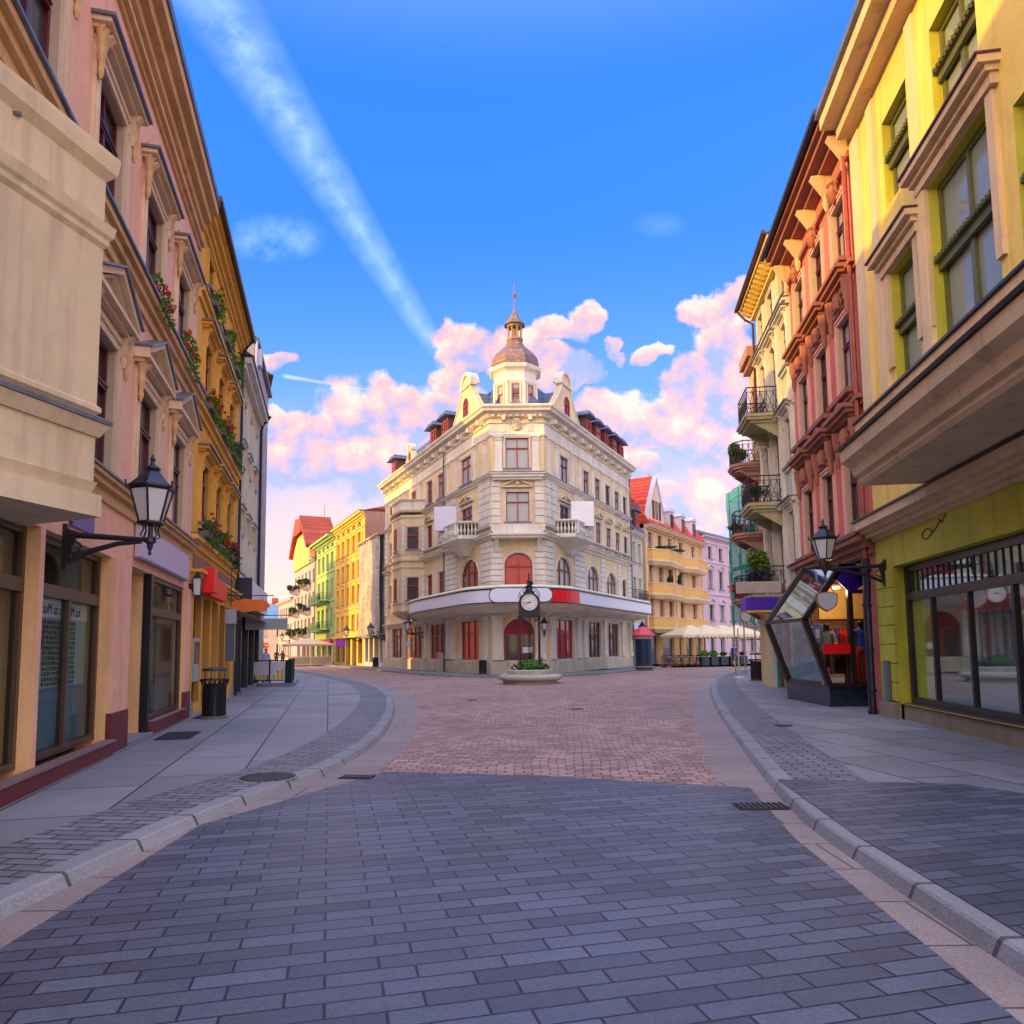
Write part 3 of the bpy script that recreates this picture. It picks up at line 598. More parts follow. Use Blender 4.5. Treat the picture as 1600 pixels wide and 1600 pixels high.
for f,(a,b),lab in ((CLf,(4.1,5.6),'large blank white banner panel on the curved balcony over the left awning window'),(CRf,(2.7,4.2),'large blank white banner panel on the curved balcony right of the chamfer')):
    w=b-a; m=f.mb(); m.box(-w*.5,w*.5,0,.06,0,1.62); m.box(-w*.5-.02,w*.5+.02,-.02,-.001,-.02,1.64,1)
    p=f.w((a+b)/2,1.18,9.5); o=m.build('banner_panel',[BLANK if f is CLf else WHITEP,ZINC],None,p,math.pi if f is CLf else math.pi+rad(8)); tag(o,lab,'sign')
# long canopy with its blank sign band
CAN=plaster('canopy_render',(.80,.74,.58),.08,.2,grime=.1); LAV=flat('lavender_sign',(.78,.79,.90),.45,0,.03,bs=0); REDS=flat('red_sign',(.86,.008,.012),.4,0,.03,bs=0); NAVY=flat('navy_edge',(.015,.02,.05),.4,0,.2,bs=0)
cp=thing('shop_canopy',(.4,43.,4.),'long curved canopy with blank lavender sign band above the corner shop windows','canopy')
def path(d,u0=12.9,u1=17.9,n=7,ld=None):
    P=[CLf.w(u0,ld if ld is not None else d*.75),CLf.w(u0-3,d*.95)]+[CLf.w(u,d) for u in (8,6,4)]
    Q=[CRf.w(u,d) for u in (4,6,8,11,14,u1)]
    a=CLf.w(4,d); b=CRf.w(4,d); mid=[Vector((-2.1-d*.36,44.9-d*.86+.5,0)),Vector((-.9,43.95-d*.95+.25,0)),Vector((.4,43.9-d+.15,0)),Vector((1.7,43.95-d*.95+.25,0)),Vector((2.9+d*.36,44.9-d*.86+.5,0))]
    return catmull(P+mid+Q,6)
c0=cp.location
def canring(d,z): return [(p.x-c0.x,p.y-c0.y,z-c0.z) for p in path(d)]
def strip2(name,specs,mats,sel=None,parent=cp):
    mb=MB(); R_=[canring(d,z) for d,z in specs]; n=len(R_[0]); rng=range(n-1) if sel is None else range(*sel)
    for a,b in zip(R_,R_[1:]):
        for i in rng: mb.face([a[i],a[i+1],b[i+1],b[i]])
    return mb.build(name,mats,parent,rec=False)
strip2('soffit',[(.02,3.78),(.5,3.83),(1.1,3.98),(1.38,4.12),(1.42,4.24),(1.6,4.27),(1.6,4.32)],CAN)
strip2('fascia',[(1.6,4.32),(1.6,5.14),(1.68,5.16),(1.68,5.22),(1.6,5.25),(1.5,5.34),(.02,5.45)],CAN)
NP=len(path(1.6))
strip2('sign_band',[(1.63,4.33),(1.66,4.34),(1.66,5.06),(1.63,5.07)],LAV,(1,NP-1))
strip2('sign_edging',[(1.665,5.06),(1.69,5.06),(1.69,5.12),(1.6,5.12)],NAVY); strip2('sign_edging',[(1.665,4.28),(1.69,4.28),(1.69,4.34),(1.6,4.34)],NAVY)
P_=path(1.66); i0=min(range(NP),key=lambda i:abs(P_[i].x-2.38)); i1=min(range(NP),key=lambda i:abs(P_[i].x-4.15))
strip2('red_sign',[(1.67,4.345),(1.685,4.35),(1.685,5.05),(1.67,5.055)],REDS,(i0,i1))
for i_,q in ((0,P_[0]),(NP-1,P_[-1])): pass
mb=MB()
def pill(x0,x1,z0,z1,y,th,m):
    r=(z1-z0)/2; pts=[]
    for cx,s0 in ((x1-r,-90),(x0+r,90)):
        for k in range(9): a=rad(s0+k*180/8); pts.append((cx+r*math.cos(a)-c0.x,y-c0.y,(z0+z1)/2+r*math.sin(a)-c0.z))
    mb.prism(pts,(0,-th,0),m)
pill(-1.36,2.36,4.24,5.14,42.22,.1,1); pill(-1.30,2.30,4.30,5.08,42.115,.02,0); mb.build('oval_sign',[flat('pale_blue_sign',(.72,.78,.95),.4,0,.03,bs=0),NAVY],cp)
# turret
tc_=CFf.w(1.6,-1.55); tx,ty=tc_.x-cb.location.x,tc_.y-cb.location.y
def octo(mb,prof,m=0,n=8): mb.lathe([(r/math.cos(math.pi/n),z) for r,z in prof],(tx,ty,0),n,m,ph=.5)
mb=MB(); octo(mb,[(1.32,16.2),(1.32,18.4)]); tw=mb.build('turret',CW,cb)
mb=MB(); octo(mb,[(1.3,18.3),(1.38,18.35),(1.38,18.5),(1.34,18.55),(1.34,19.0),(1.42,19.1),(1.6,19.2),(1.66,19.35),(1.66,19.42),(1.3,19.46)]); octo(mb,[(1.3,16.5),(1.42,16.5),(1.42,16.8),(1.3,16.9)]); mb.build('turret_cornice',CT,tw)
mb=MB(); octo(mb,[(1.42,19.44),(1.50,19.5),(1.50,19.8),(1.42,20.1),(1.2,20.45),(.88,20.78),(.62,21.05),(.5,21.3),(.47,21.5)],0); mb.build('dome',COP,tw)
mb=MB(); octo(mb,[(.47,21.45),(.52,21.5),(.52,21.6),(.44,21.62)]); 
for k in range(8): a=math.pi*2*(k+.5)/8; mb.lathe([(.06,21.6),(.05,22.5)],(tx+.44*math.cos(a),ty+.44*math.sin(a),0),8)
octo(mb,[(.4,22.35),(.5,22.4),(.52,22.6),(.4,22.62)]); octo(mb,[(.12,21.6),(.12,22.5)])
mb.build('lantern',flat('lantern_wood',(.3,.19,.1),.6),tw)
mb=MB(); octo(mb,[(.66,22.52),(.62,22.6),(.3,23.05),(.08,23.55)]); mb.build('lantern_roof',COP,tw)
mb=MB(); mb.lathe([(.05,23.5),(.03,24.4),(.06,24.45),(.13,24.6),(.06,24.76),(.03,24.8),(.008,25.5)],(tx,ty,0),8); mb.build('finial',flat('copper_finial',(.3,.12,.07),.4,.6),tw)
for k in range(8):
    a=k*45-90; ar=rad(a); n=Vector((math.cos(ar),math.sin(ar),0)); me,pme=win_mesh(.5,1.25,1,.5,0,RF,PD,.05); o=link('window',me,tw,(tx+n.x*1.33,ty+n.y*1.33,16.95),math.atan2(-n.x,n.y)); link('pane',pme,o)
    link('window_surround',surround_mesh(.5,1.25,'flat',CT,0,.1,True),o,(0,0,0))
    ar=rad(a+22.5); mb=MB(); rr=1.32/math.cos(math.pi/8); mb.lathe([(.12,16.8),(.1,18.3),(.14,18.35)],(tx+rr*.99*math.cos(ar),ty+rr*.99*math.sin(ar),0),8); mb.build('colonnette',CT,tw)
# roof of the corner building: slate mansard
def rpoly(k,z): # inset footprint
    pts=[CLf.w(23.9-.0,-k),(CLf.w(.3,-k)),CFf.w(1.65,-k*1.2),CRf.w(.3,-k),CRf.w(17.8,-k)]+[Vector((3,68,0))]
    return [(p.x-cb.location.x,p.y-cb.location.y,z) for p in pts]
mb=MB(); mb.loft([rpoly(.25,16.5),rpoly(1.5,18.9),rpoly(3.0,19.3)]); mb.build('roof',SLATE,cb)
# curved gables
def gable(f,c,hw,zb,mat,nm,small=False):
    r=MB(f.sg); k=.55 if small else 1.
    prof=[(hw,zb),(hw*.95,zb+.4*k),(hw*.74,zb+1.0*k),(hw*.52,zb+1.6*k),(hw*.36,zb+2.15*k),(hw*.30,zb+2.5*k),(hw*.30,zb+2.6*k),(hw*.33,zb+2.65*k)]
    top=[(hw*.31*math.cos(t),zb+2.65*k+hw*.31*math.sin(t)*1.0) for t in [math.pi*i/10 for i in range(11)]]
    pts=[(c+x,z) for x,z in prof[:-1]]+[(c+x,z) for x,z in top]+[(c-x,z) for x,z in prof[:-1]][::-1]
    r.prism([(x,.0,z) for x,z in pts],(0,-.35,0))
    g_=cadd(f,'gable',r,mat)
    t=MB(f.sg)
    for a,b in zip(prof[:5],prof[1:6]):
        for s in(-1,1): t.prism([(c+s*a[0],-.02,a[1]),(c+s*b[0],-.02,b[1]),(c+s*(b[0]-.1),-.02,b[1]-.02),(c+s*(a[0]-.1),-.02,a[1])],(0,.1,0))
    t.box(c-hw*.36,c+hw*.36,-.4,.14,zb+2.5*k,zb+2.6*k)
    A=[(c+hw*.35*math.cos(x),zb+2.62*k+hw*.35*math.sin(x)) for x in [math.pi*i/10 for i in range(11)]]; B=[(c+hw*.27*math.cos(x),zb+2.62*k+hw*.27*math.sin(x)) for x in [math.pi*i/10 for i in range(11)]]
    for i in range(10): t.prism([(A[i][0],-.55 if not small else -.35,A[i][1]),(A[i+1][0],-.55 if not small else -.35,A[i+1][1]),(B[i+1][0],-.55 if not small else -.35,B[i+1][1]),(B[i][0],-.55 if not small else -.35,B[i][1])],(0,.67 if not small else .45,0))
    f.add('gable_trim',t,CT,cb)
    rr=MB(f.sg); rr.prism([(c-hw*.9,-.36,zb),(c+hw*.9,-.36,zb),(c+hw*.55,-.36,zb+1.6*k),(c,-.36,zb+2.3*k),(c-hw*.55,-.36,zb+1.6*k)],(0,-4.5 if not small else -2,0)); f.add('gable_roof',rr,SLATE,cb)
    w=.9 if not small else .5; o=window(f,cb,c,zb+.35,w,1.25*k+.2,RF,PD,cols=2,tr=.6,arch=w/2,rev=-.05,sur='flat',sm=CT,b=.12); 
gable(CLf,3.9,2.7,16.6,CW,'l'); gable(CRf,3.9,2.7,16.6,CW,'r'); gable(CLf,16.4,1.5,16.6,CW,'s',True)
# dormers
DW=flat('dormer_wood',(.13,.045,.035),.5,0,.2)
def dormer(f,u,w=1.3,red=False):
    m=MB(f.sg); m.box(u-w/2,u+w/2,-1.9,-.1,16.6,18.5); o=f.add('dormer',m,DW,cb)
    m=MB(f.sg); m.prism([(u-w/2-.4,.3,18.35),(u+w/2+.4,.3,18.35),(u+w/2,.1,18.75),(u-w/2,.1,18.75)],(0,-2.4,0)); f.add('dormer_roof',m,SLATE,o if False else cb)
    me,pme=win_mesh(.85,1.0,2,.6,0,RF,PD,.06); p=f.w(u,-.06,17.1)-cb.location; q=link('window',me,cb,p,f.phi); link('pane',pme,q)
for u in (8.4,11.0,21.5): dormer(CLf,u)
for u in (8.6,10.6,12.6,14.6,16.4): dormer(CRf,u,.95)
for u,z in ((12,1.6),(20,1.8)):
    m=MB(); p=CRf.w(u-3,-3)-cb.location if False else CRf.w(u-3,-3); m.tube([(0,0,0),(0,0,z)],.02,5); m.tube([(-.4,0,z-.1),(.4,0,z-.1)],.015,4); m.tube([(-.3,0,z-.35),(.3,0,z-.35)],.015,4); o=m.build('roof_aerial',IRON,cb,(p.x-cb.location.x,p.y-cb.location.y,19.2))
m=MB(); m.tube([(0,.08,0),(0,.08,15.9)],.055,6)
for f,u in ((CRf,17.7),(CLf,7.95)): f.put('downpipe',m.mesh('downpipe',ZINC),cb,u,.1,.1)
# ================================================================ shared makers
def flowers(f,u,d,z,w,label,group,cols=(REDP,),n=1.,root=None,h=.22):
    t=thing('flower_box',f.w(u,d,z),label,'flower box',group,f.phi)
    m=MB(); m.box(-w/2,w/2,-.1,.1,0,.16); m.build('planter_box',flat('box_plastic',(.12,.1,.09),.6),t)
    m=MB(); r=random.Random(int(u*100+z*10))
    for i in range(int(w/.12)): 
        c=(-w/2+.06+i*.12,r.uniform(-.05,.12),.2+r.uniform(0,h)); m.leaves(c,.14,.14,.16,int(34*n),.045,0,r)
        m.leaves((c[0],.16,.02-r.uniform(0,.2)),.1,.09,.16,int(14*n),.04,0,r)
    m.build('foliage',LEAF if r.random()<.7 else LEAFD,t,rec=False)
    m=MB()
    for i in range(int(w/.10)): 
        c=(-w/2+.05+i*.1,r.uniform(0,.22),.22+r.uniform(-.1,h+.14)); m.leaves(c,.055,.055,.05,26,.03,i%len(cols),r)
    m.build('blossoms',list(cols),t,rec=False); return t
def lantern(f,u,z,arm,label,scale=1.,group='wall lanterns along the street',facecol=None,detail=True):
    t=thing('wall_lantern',f.w(u,0,z),label,'street lamp',group,f.phi); s=scale; a=arm
    m=MB(); m.box(-.07*s,.07*s,0,.05,-.5*s,.22*s); m.prism([(-.04*s,.05,-.5*s),(-.04*s,.05,.15*s),(-.04*s,.2*s,.1*s)],(.08*s,0,0)); m.build('mounting_plate',IRON,t)
    m=MB(); m.tube([(0,.02,.06*s),(0,a*.5,.03*s),(0,a,.0)],[.05*s,.045*s,.035*s],8); m.tube([(0,.05,-.38*s),(0,a*.3,-.2*s),(0,a*.62,-.07*s),(0,a*.9,-.03*s)],[.05*s,.045*s,.04*s,.03*s],8)
    m.tube([(0,.1+.13*s*math.cos(k),-.14*s+.1*s*math.sin(k)) for k in [i*.6 for i in range(11)]],.022*s,6); m.build('bracket_arm',IRON,t)
    m=MB(); c=(0,a,0)
    m.lathe([(.0,-.26*s),(.03*s,-.22*s),(.02*s,-.17*s),(.04*s,-.13*s),(.05*s,-.06*s),(.09*s,-.04*s),(.09*s,.03*s),(.04*s,.05*s),(.03*s,.25*s),(.0,.25*s)],c,10)
    for k in range(4): 
        g=math.pi/2*k+math.pi/4; x,y=math.cos(g),math.sin(g); m.tube([(x*.08*s,a+y*.08*s,.02*s),(x*.17*s,a+y*.17*s,.06*s),(x*.12*s,a+y*.12*s,.17*s),(x*.16*s,a+y*.16*s,.27*s)],.014*s,6)
    m.lathe([(.2*s,.25*s),(.22*s,.27*s),(.2*s,.3*s)],c,6)
    B=[(.185*s,.3*s),(.33*s,.82*s)]
    for k in range(6):
        g=math.pi/3*k; p=[(r*math.cos(g),a+r*math.sin(g),zz) for r,zz in B]; m.tube(p,.017*s,6); q=(.39*s*math.cos(g),a+.39*s*math.sin(g)); m.tube([(p[1][0],p[1][1],.83*s),(q[0],q[1],.86*s),(q[0]*1.02,a+(q[1]-a)*1.02,.93*s)],.022*s,5)
    m.lathe([(.33*s,.80*s),(.37*s,.84*s),(.37*s,.87*s),(.32*s,.88*s)],c,6)
    m.build('lantern_frame',IRON,t)
    m=MB(); m.lathe([(.175*s,.302*s),(.32*s,.815*s)],c,6); m.build('glass',FROST,t)
    m=MB(); m.lathe([(.35*s,.875*s),(.24*s,.98*s),(.14*s,1.1*s),(.1*s,1.12*s),(.13*s,1.16*s),(.13*s,1.18*s),(.05*s,1.22*s),(.03*s,1.28*s),(.045*s,1.32*s),(.01,1.4*s)],c,6); m.build('roof',IRON2,t); return t
def litter_bin(p,label,h=1.,r=.24,fancy=True):
    t=thing('litter_bin',p,label,'litter bin','litter bins on the pavements')
    BK=flat('bin_black',(.012,.013,.022),.35,.1,.3)
    m=MB(); m.lathe([(r*1.25,0),(r*1.25,.05),(r*1.1,.06)],(0,0,0),20); m.build('base',flat('bin_base',(.16,.14,.11),.8),t)
    m=MB(); m.lathe([(r,.06),(r,h*.78),(r*1.02,h*.8),(r*.95,h*.8),(r*.95,.1)],(0,0,0),24); 
    if fancy: [m.tube([(r*1.01*math.cos(k*math.pi/10),r*1.01*math.sin(k*math.pi/10),.08),(r*1.01*math.cos(k*math.pi/10),r*1.01*math.sin(k*math.pi/10),h*.78)],.012,4) for k in range(20)]
    m.build('body',BK,t,smooth=40)
    if fancy:
        m=MB()
        for k in range(16):
            g=k*math.pi/8; m.tube([(r*math.cos(g),r*math.sin(g),h*.78),(r*1.3*math.cos(g+.1),r*1.3*math.sin(g+.1),h*.9)],.012,4); m.tube([(r*math.cos(g),r*math.sin(g),h*.78),(r*1.3*math.cos(g-.1),r*1.3*math.sin(g-.1),h*.9)],.012,4)
        m.lathe([(r*1.29,h*.89),(r*1.33,h*.905),(r*1.29,h*.92)],(0,0,0),24); m.build('crown_rim',BK,t)
        m=MB(); [m.tube([(r*.9*math.cos(g),r*.9*math.sin(g),h*.75),(r*.9*math.cos(g),r*.9*math.sin(g),h*1.1)],.012,5) for g in (0,math.pi/2,math.pi,-math.pi/2)]; m.lathe([(r*1.12,h*1.1),(r*1.15,h*1.12),(r*1.1,h*1.16),(r*.5,h*1.18)],(0,0,0),24); m.build('lid',flat('bin_lid',(.05,.055,.075),.35,.2),t)
    else:
        m=MB(); m.lathe([(r*1.08,h*.8),(r*1.08,h*.86),(r*.6,h*.93)],(0,0,0),20); m.build('lid',BK,t)
    return t
# ================================================================ left row: pink house
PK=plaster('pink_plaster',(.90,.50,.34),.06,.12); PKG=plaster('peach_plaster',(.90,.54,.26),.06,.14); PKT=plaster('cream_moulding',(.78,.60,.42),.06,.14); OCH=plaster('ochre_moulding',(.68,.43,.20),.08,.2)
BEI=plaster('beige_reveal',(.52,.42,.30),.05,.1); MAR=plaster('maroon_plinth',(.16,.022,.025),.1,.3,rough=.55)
WINE=flat('wine_window_frame',(.10,.012,.02),.4,0,.2); PW=pane_mat('house_pane',(.02,.022,.028),(.45,.45,.46),.35)
pk=thing('pink_house',FL.w(-3,0,0),'pink house with triangular window pediments above glass shop fronts','building')
ops=[]
WU=[-4.78,-1.92,.9,3.74]
for u in WU:
    ops+= [(u-.68,u+.68,4.33,6.38,0,.155),(u-.68,u+.68,8.25,10.15,0,.155)]
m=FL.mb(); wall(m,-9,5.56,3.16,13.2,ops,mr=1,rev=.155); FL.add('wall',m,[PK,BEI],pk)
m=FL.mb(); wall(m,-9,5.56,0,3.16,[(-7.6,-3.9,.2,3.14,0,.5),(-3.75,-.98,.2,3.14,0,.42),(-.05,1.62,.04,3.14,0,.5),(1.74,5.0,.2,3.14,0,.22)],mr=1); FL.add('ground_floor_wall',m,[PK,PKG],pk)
m=FL.mb(); body(m,-9,5.56,0,13.2,8); FL.add('side_wall',m,[PK],pk)
m=FL.mb(); m.box(-9,5.56,0,.05,3.9,4.08); m.box(-9,5.56,0,.14,4.08,4.17); m.box(-9,5.54,0,.2,4.17,4.23); m.box(-9,5.55,0,.23,4.234,4.27,1)
m.box(-9,5.56,0,.06,7.62,7.8); m.box(-9,5.56,0,.14,7.8,7.93); m.box(-9,5.54,0,.22,7.93,8.04); m.box(-9,5.55,0,.27,8.044,8.09,1)
m.box(-9,5.56,0,.06,11.75,11.85); m.box(-9,5.54,0,.14,11.85,11.95)
FL.add('string_course',m,[OCH,ZINC],pk)
m=FL.mb(); m.box(-9,5.56,0,.12,12.3,12.5); m.box(-9,5.58,0,.26,12.5,12.75); m.box(-9,5.6,0,.42,12.75,13.0); m.box(-9,5.6,0,.46,13.004,13.2,1); FL.add('cornice',m,[OCH,ZINC],pk)
m=FL.mb(); m.prism([(-9,.4,13.2),(-9,-8,13.2),(-9,-4,14.6)],(14.56,0,0)); FL.add('roof',m,tiles('red_roof_tiles',(.42,.10,.05),.25,.3,.02,rot=(rad(90),0,0),var=.25,rough=.75,mc=.4,bs=.8),pk)
for u in WU:
    window(FL,pk,u,4.33,1.36,2.05,WINE,PW,cols=2,tr=.68,rev=.155,sur='ped',sm=PKT,b=.26,sill=False)
    window(FL,pk,u,8.25,1.36,1.9,WINE,PW,cols=2,tr=.68,rev=.155,sur='corn',sm=PKT,b=.24,sill=False)
    for z in (7.0,10.72):
        for s in (-1,1): # carved console drops
            m=FL.mb(); c=u+s*.92; m.lathe([(.02,-1.0),(.06,-.9),(.04,-.8),(.08,-.62),(.06,-.5),(.1,-.3),(.12,-.12),(.1,0)],(c,.1,z-.02),8,sy=.8)
            m.tube([(c+.05*math.sin(k*2),.2-.02*k,z-.1-.1*k) for k in range(7)],[.05,.05,.045,.04,.035,.03,.02],5); FL.add('console',m,OCH,pk)
# shop fronts of the pink house
for (a,b) in ((-3.9,-3.75),(-.98,-.05),(5.0,5.54)):
    m=FL.mb(); 
    if b-a>.3: m.box(a+.0,b,0,.07,.72,3.14); m.box(a-.01,b+.01,0,.09,.0,.72,1); FL.add('pillar',m,[PK,MAR],pk)
m=FL.mb(); m.box(-9,-.99,0,.12,.1,.3); m.box(1.7,4.98,0,.1,.1,.34); m.box(-9,-.99,0,.16,.3,.33,1); m.box(1.7,4.98,0,.13,.341,.36,1); FL.add('shop_plinth',m,[MAR,flat('plinth_cap',(.25,.15,.15),.5)],pk)
BRN=flat('brown_shop_frame',(.085,.045,.03),.4,0,.2); BLK=flat('black_shop_frame',(.012,.012,.02),.35,0,.2)
def shopfront(f,root,u0,u1,z0,z1,tr,div,dd,fm,fw=.09,name='shop_window'):
    m=f.mb(); m.box(u0,u0+fw,-.05,.05,z0,z1); m.box(u1-fw,u1,-.05,.05,z0,z1); m.box(u0+fw,u1-fw,-.05,.05,z1-fw,z1); m.box(u0+fw,u1-fw,-.05,.05,z0,z0+fw)
    if tr: m.box(u0+fw,u1-fw,-.05,.06,tr-.08,tr+.08)
    for x in div: m.box(x-.04,x+.04,-.045,.045,z0+fw,(tr-.08) if tr else z1-fw)
    o=f.add(name,m,fm,root,d=dd)
    g=f.mb(); g.face([(u0+.02,0,z0+.02),(u1-.02,0,z0+.02),(u1-.02,0,z1-.02),(u0+.02,0,z1-.02)]); g=link('pane',g.mesh('pane',GLASS),o); return o
def interior(f,root,u0,u1,z0,z1,D,d0,wc,fc):
    m=f.mb(); m.face([(u0,-D,z0),(u1,-D,z0),(u1,-D,z1),(u0,-D,z1)]); m.face([(u0,d0,z0),(u0,-D,z0),(u0,-D,z1),(u0,d0,z1)]); m.face([(u1,d0,z0),(u1,-D,z0),(u1,-D,z1),(u1,d0,z1)]); m.face([(u0,d0,z1),(u1,d0,z1),(u1,-D,z1),(u0,-D,z1)]); m.face([(u0,d0,z0),(u1,d0,z0),(u1,-D,z0),(u0,-D,z0)],1)
    return f.add('shop_interior',m,[flat('interior_wall_'+str(wc),wc,.8),flat('interior_floor_'+str(fc),fc,.5)],root,rec=False)
shopfront(FL,pk,-3.75,-.98,.33,3.14,2.45,[-2.3],-.2,BRN); shopfront(FL,pk,-7.6,-3.9,.33,3.14,2.45,[-5.8],-.2,BRN)
shopfront(FL,pk,1.74,5.0,.36,3.14,2.45,[],-.1,BRN)
interior(FL,pk,-7.7,-.95,.05,3.2,4.5,-.3,(.10,.12,.12),(.09,.09,.1)); interior(FL,pk,-.9,5.1,.05,3.2,4.5,-.6,(.16,.13,.09),(.1,.08,.06))
m=FL.mb(); m.box(1.9,4.9,-.62,-.6,.36,2.3); m.box(2.2,3.4,-.6,-.58,.5,1.5,1); FL.add('window_backdrop',m,[flat('pale_teal_backdrop',(.30,.42,.38),.6,0,.2),flat('pale_poster',(.55,.62,.6),.5)],pk)
# deep doorway with a black framed door
m=FL.mb(); m.box(1.6,1.76,-.12,.02,.05,3.14); m.box(-.05,.05,-.5,-.4,.12,3.1); m.box(.05,1.6,-.5,-.4,2.98,3.1); m.box(.05,1.6,-.5,-.4,2.3,2.4); m.box(1.5,1.6,-.5,-.4,.12,2.3); m.box(.05,1.5,-.49,-.41,.12,.4,1)
dr=FL.add('door',m,[BLK,BRN],pk); m=FL.mb(); m.face([(0,-.45,.12),(1.6,-.45,.12),(1.6,-.45,3.),(0,-.45,3.)]); link('pane',m.mesh('pane',GLASS),dr)
m=FL.mb(); m.box(.75,1.35,-.395,-.38,1.35,1.95); link('notice',m.mesh('notice',WHITEP),dr)
m=FL.mb(); m.box(-.04,1.66,-.6,.12,.1,.16); FL.add('doorstep',m,SLAB,pk)
m=FL.mb(); m.box(.3,1.5,-1.,-.95,2.1,2.25); FL.add('green_strip',m,flat('green_shelf_edge',(.28,.4,.03),.5),pk)  # plain green strip across the doorway, no emission
# shelves inside
r=random.Random(3)
for (a,b,zs) in ((.1,2.5,(.6,1.05,1.5,1.9)),(2.9,4.8,(.5,1.0,1.5))):
    t=thing('shop_shelf',FL.w((a+b)/2,-1.7,.1),'dark shelf with small boxes inside the %s of the pink house'%('doorway' if a<1 else 'narrow shop window'),'shelf',None,FL.phi); m=MB(); w=b-a
    m.box(-w/2,w/2,-.2,.2,0,.08); [m.box(-w/2,w/2,-.2,.2,z-.1,z-.06) for z in zs]; m.box(-w/2,-w/2+.04,-.2,.2,.08,2.); m.box(w/2-.04,w/2,-.2,.2,.08,2.); m.build('shelf_frame',flat('dark_wood',(.05,.035,.025),.5),t)
    for z in zs:
        x=-w/2+.1
        while x<w/2-.25: q=r.uniform(.12,.3); h=r.uniform(.12,.32); m=MB(); m.box(x,x+q,-.12,.17,z-.059,z-.06+h); m.build('carton',flat('carton_%d'%r.randint(0,5),(r.uniform(.05,.5),r.uniform(.08,.4),r.uniform(.1,.45)),.6),t); x+=q+.04
# calendar-like poster with mirrored writing inside the near window
POS=flat('poster_green',(.30,.50,.46),.5,0,.1,bs=0); PBL=flat('poster_blue',(.05,.12,.45),.5); DKB=flat('print_blue',(.02,.03,.25),.5,bs=0)
def text(s,size,m,parent,loc,rot,flip=False,ext=.002,al='CENTER',name='lettering'):
    c=bpy.data.curves.new(name,'FONT'); c.body=s; c.size=size; c.align_x=al; c.align_y='CENTER'; c.extrude=ext; c.materials.append(m)
    q=bpy.data.objects.new('t',c); sc.collection.objects.link(q); bpy.context.view_layer.update(); me=bpy.data.meshes.new_from_object(q.evaluated_get(bpy.context.evaluated_depsgraph_get())); bpy.data.objects.remove(q)
    if flip: me.transform(Matrix.Scale(-1,4,(1,0,0)))
    o=bpy.data.objects.new(name,me); sc.collection.objects.link(o); o.parent=parent; o.location=loc; o.rotation_euler=rot
    return o
t=thing('window_poster',FL.w(-2.42,-.26,.4),'tall translucent poster with mirrored blue writing in the near left shop window','poster',None,FL.phi)
m=MB(); m.box(-1.2,1.2,-.02,0,.75,1.98); m.box(-1.2,1.2,-.015,.005,.0,.75,1); m.box(-1.2,1.2,-.014,.008,.75,.8,2); m.box(-1.2,1.2,-.01,.01,1.72,1.94,3); m.build('sheet',[POS,flat('poster_teal',(.08,.22,.30),.45),PBL,flat('poster_pale',(.7,.75,.85),.5)],t)
text('ka Muzyka za Muzyka',.2,DKB,t,(0,.014,1.83),(rad(90),0,rad(180)),True)
m=MB(); m.box(.55,1.15,.011,.02,1.3,1.68); m.box(.6,1.1,.021,.024,1.42,1.62,1); m.build('picture',[PBL,REDS],t)
for i in range(13): text(' '.join('%02d'%((i*7+k*13)%90+10) for k in range(13)),.075,flat('print_grey',(.02,.05,.06),.5),t,(-.1,.008,1.66-i*.068),(rad(90),0,rad(180)),True,name='digits')
# canted bay at the near end
by=thing('canted_bay',FL.w(-5,.45,3.1),'beige plastered bay jutting out above the near left shop','bay window')
C1=FL.w(-4.86,.81); e=Vector((math.sin(rad(14)),math.cos(rad(14)),0)); C0=C1-e*2.3; C2=FL.w(-4.2,-.1); C3=FL.w(-4.2,-1.2); C4=FL.w(-8,-1.2)
C0b=C1-e*2.6
def bp(k,z): 
    o=by.location; n=Vector((math.cos(rad(14)),-math.sin(rad(14)),0)); L=[C0b+n*k,C1+n*k+e*k,C2+e*k,C3,C4]
    return [(p.x-o.x,p.y-o.y,z-o.z) for p in L]
BE=plaster('beige_plaster',(.70,.57,.38),.06,.2,grime=.05)
m=MB(); m.loft([bp(.0,3.42),bp(0,6.95)]); m.build('wall',BE,by)
m=MB(); m.loft([bp(.06,3.12),bp(.06,3.36)]); m.loft([bp(-.02,3.36),bp(.03,3.5)]); m.loft([bp(.03,4.0),bp(.06,4.06),bp(.08,4.1),bp(.1,4.14)]); m.loft([bp(.0,4.25),bp(.035,4.28),bp(.035,4.33),bp(0,4.36)]); m.build('base_moulding',BE,by)
m=MB(); m.loft([bp(.115,4.145),bp(.115,4.19),bp(.02,4.24)]); m.build('lead_flashing',ZINC,by)
m=MB(); m.loft([bp(.0,6.15),bp(.04,6.2),bp(.04,6.26),bp(.07,6.3),bp(.09,6.42),bp(.06,6.44)]); m.loft([bp(.0,6.95),bp(.08,7.05),bp(.1,7.2),bp(.1,7.25)]); m.build('cornice',BE,by)
